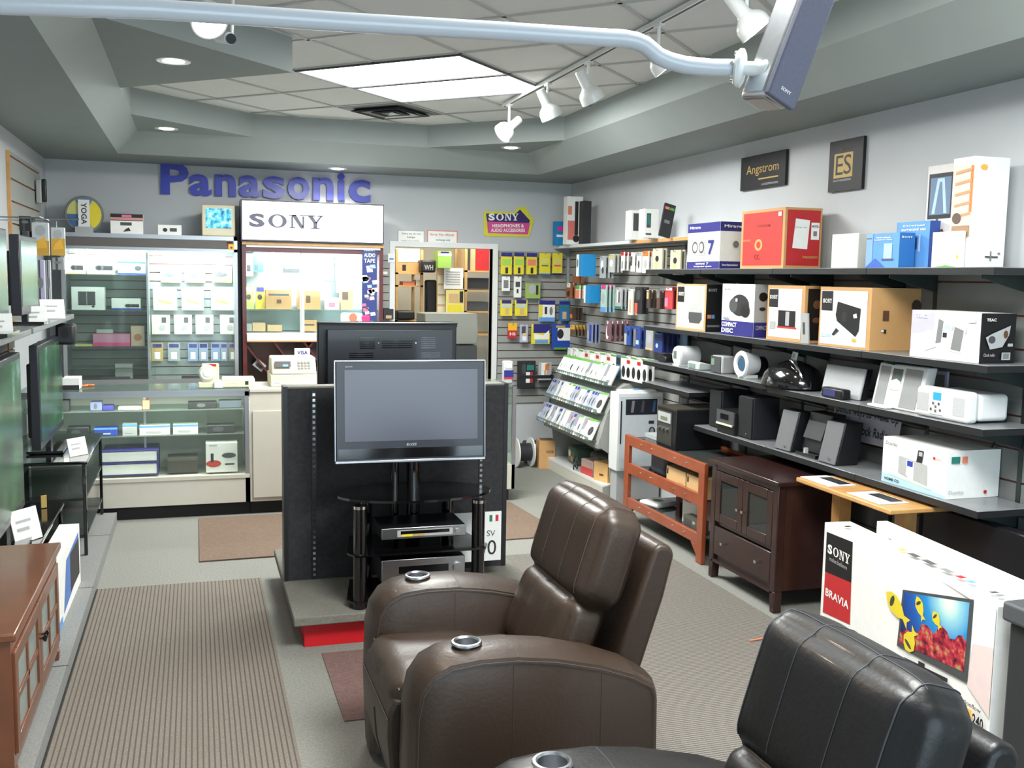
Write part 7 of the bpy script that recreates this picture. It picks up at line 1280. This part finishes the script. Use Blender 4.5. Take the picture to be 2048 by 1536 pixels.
ltv('television on the far black rack with painted green reflection', -.88, 6.38, 7.45, .74, 1.36, .075); ltv('television on the near black rack with painted green reflection, cut off by the left edge', -.86, 4.76, 5.62, .58, 1.38, .095)
ltv('smaller television on the far high shelf at the left edge', -.86, 5.72, 6.32, 1.56, 1.98, .055); ltv('smaller television on the near high shelf cut off by the left edge', -.86, 4.55, 5.35, 1.56, 1.99, .055)
def card(lab, x, y, z, w_=.11, h=.09, rz=0.): return carton('price_card', lab, 'card', w_, .004, h, (x, y, z), math.radians(20)+rz, body='white', decals=[('F', 'r', .15, .6, .7, .68, 'lgrey'), ('F', 'r', .15, .35, .6, .45, 'lgrey')], rot=(math.radians(-14), 0, math.radians(20)+rz))
card('white price card on the near high shelf, nearest the left edge', -.84, 4.98, 1.503, .11, .10); card('white price card on the far high shelf, left of the two', -.84, 6.02, 1.503, .13, .10); card('white price card on the far high shelf, right of the two', -.835, 6.72, 1.503, .14, .12)
card('white price card leaning on the far black rack top', -.70, 6.62, .664, .14, .11, .5); card('white price card leaning on the near black rack top', -.79, 5.25, .484, .17, .16, .6)
carton('yellow_tag', 'tiny yellow tag hanging at the edge of the near black rack', 'tag', .03, .005, .07, (-.82, 5.98, .485), .5, body='gold')
# hanging bags with yellow headers above the far shelf
for k, (a, b, c, d, y) in enumerate(((64, 445, 98, 511, 6.6), (102, 455, 130, 511, 7.0))):
    facing('hanging_bag', ['clear and yellow accessory bag hanging over the left shelf, left one', 'clear and yellow accessory bag hanging over the left shelf, right one'][k], 'package', a, b, c, d, y, .03, body=(196, 200, 202), decals=[('F', 'r', 0, 0, 1, .45+.15*k, (206, 160, 60)), ('F', 'p', .1, .2, .9, .6, 'amber', [(0, 0), (1, .1), (.8, 1), (.3, .6)]), ('F', 'e', .2, .6, .8, .92, 'lgrey')], bevel=.004)
p = PY(95, 440, 6.8); mb = MB(); mb.tube([(XL+.01, 6.8, p.z+.01), (p.x+.18, 6.8, p.z+.01)], .005, M['steel'], 8); mb.tube([(p.x-.02, 6.6, p.z+.01), (p.x-.02, 7.02, p.z+.01)], .004, M['steel'], 8); mb.tube([(XL+.01, 7.21, p.z+.01), (-.86, 7.21, p.z+.01), (-.86, 7.21, 1.93)], .004, M['steel'], 8); tag(mb.build('bag_hanger'), 'thin steel display arm holding the yellow accessory bags', 'hook')
for k, (a, b, c, d, y, col, lab) in enumerate(((72, 520, 90, 600, 6.9, 'lav', 'tall clear sleeve of grey accessories over the left shelf, left one'), (92, 520, 102, 612, 7.0, 'lgrey', 'tall clear sleeve of grey accessories over the left shelf, right one'), (38, 432, 62, 462, 6.9, 'dark', 'black stereo headset on the left wall above the televisions'), (104, 515, 128, 540, 7.2, (150, 152, 150), 'short row of grey clips over the left shelf'))):
    facing('accessory_pack', lab, 'package', a, b, c, d, y, .03, **(dict(zb=1.502) if k < 2 else {}), body=col, decals=[('F', 'r', .3, .0, .5, 1, 'dgrey'), ('F', 'e', .2, .5, .8, .7, 'grey')], bevel=.004)
facing('camera_stand', 'dark camera device at the end of the high left shelf', 'device', 110, 648, 150, 690, 7.3, .15, body='dark', decals=[('F', 'e', .3, .3, .7, .8, 'black')], bevel=.02)
facing('red_ornament', 'small red and white figure above the far television', 'ornament', 74, 682, 98, 704, 7.2, .06, body='salmon', decals=[('F', 'e', .2, .0, .8, .5, 'white')], bevel=.01)
# white television carton and walnut cabinet on the plinth
a = Vector((-.625, 5.86, .081)); b = Vector((-.64, 4.86, .081))
d_ = (a-b); an = math.atan2(d_.y, d_.x)
o = carton('television_carton', 'white television carton with a dark screen print wedged beside the walnut cabinet', 'box', 1.0, .10, .33, (-.688, 5.37, .081), an, decals=[('F', 'p', .35, .1, .95, .9, (80, 120, 190), [(0, 0), (1, .2), (1, 1), (.2, .9)]), ('F', 'p', .6, .2, .95, .8, 'dark', [(0, 0), (1, 0), (1, 1), (0, 1)]), ('F', 'r', .02, .0, .3, .12, 'sky'), ('T', 'r', .3, .3, .34, .7, 'dgrey'), ('T', 'r', .5, .4, .6, .6, 'lgrey')])
BWD = M['brownwood']; cy0, cy1, zt_ = 3.56, 4.72, .60; zb = .081; x1 = -.60
t = thing('glass_door_cabinet', 'walnut brown cabinet with small paned glass doors at the lower left edge', 'cabinet', (x1, (cy0+cy1)/2, zb), math.radians(90)); W = (cy1-cy0); D = .5; H = zt_-zb
mb = MB(); mb.box(-W/2-.015, -.015, H-.03, W/2+.015, D, H, BWD); mb.build('top_board', t, bevel=.006)
mb = MB(); mb.box(-W/2, .004, .04, -W/2+.02, D-.01, H-.03, BWD); mb.box(W/2-.02, .004, .04, W/2, D-.01, H-.03, BWD); mb.box(-W/2+.02, .02, .04, W/2-.02, D-.01, .06, BWD); mb.box(-W/2+.02, D-.02, .06, W/2-.02, D-.01, H-.03, BWD); mb.box(-W/2+.02, .004, H-.075, W/2-.02, .02, H-.03, BWD); mb.box(-W/2+.02, .004, .04, W/2-.02, .02, .08, BWD); mb.build('carcass', t)
for sx in (-1, 1):
    for y in (0, D-.05): mb = MB(); xx = -W/2 if sx < 0 else W/2-.045; mb.box(xx, y, .0005, xx+.045, y+.045, .04, BWD); mb.build('leg', t)
for sx in (-1, 1):
    x0, x1_ = (-W/2+.03, -.002) if sx < 0 else (.002, W/2-.03); z0, z1 = .085, H-.08; b_ = .05; mb = MB()
    for a_ in ((x0, z0, x0+b_, z1), (x1_-b_, z0, x1_, z1), (x0+b_, z0, x1_-b_, z0+b_), (x0+b_, z1-b_, x1_-b_, z1)): mb.box(a_[0], -.006, a_[1], a_[2], .012, a_[3], BWD)
    xm, zm = (x0+x1_)/2, (z0+z1)/2; mb.box(xm-.012, -.004, z0+b_, xm+.012, .010, z1-b_, BWD); mb.box(x0+b_, -.004, zm-.012, x1_-b_, .010, zm+.012, BWD); d_ = mb.build('door', t, bevel=.002)
    mb = MB(); mb.box(x0+b_, .003, z0+b_, x1_-b_, .006, z1-b_, glass('rippled_glass', (190, 205, 195), .6, .3) if sx < 0 else bpy.data.materials['rippled_glass']); mb.build('glass_pane', d_)
    kx = sx*.025; mb = MB(); mb.lathe([(.004, -.006), (.005, -.016), (.014, -.022), (.014, -.03), (.0001, -.034)], (kx, 0, .30), M['gloss'], 16, 'y'); mb.build('knob', d_, smooth=True)

p = PZ(1500, 1283, .011); q = PZ(1532, 1277, .011); mb = MB(); mb.cyl((p.x, p.y, .0155), (q.x, q.y, .0155), .004, C('salmon'), 10); mb.cyl((q.x, q.y, .0155), (q.x+(q.x-p.x)*.2, q.y+(q.y-p.y)*.2, .0155), .004, C('offwhite'), 10, .001); tag(mb.build('pencil'), 'small red pencil lying on the grey mat behind the black recliner', 'pencil')
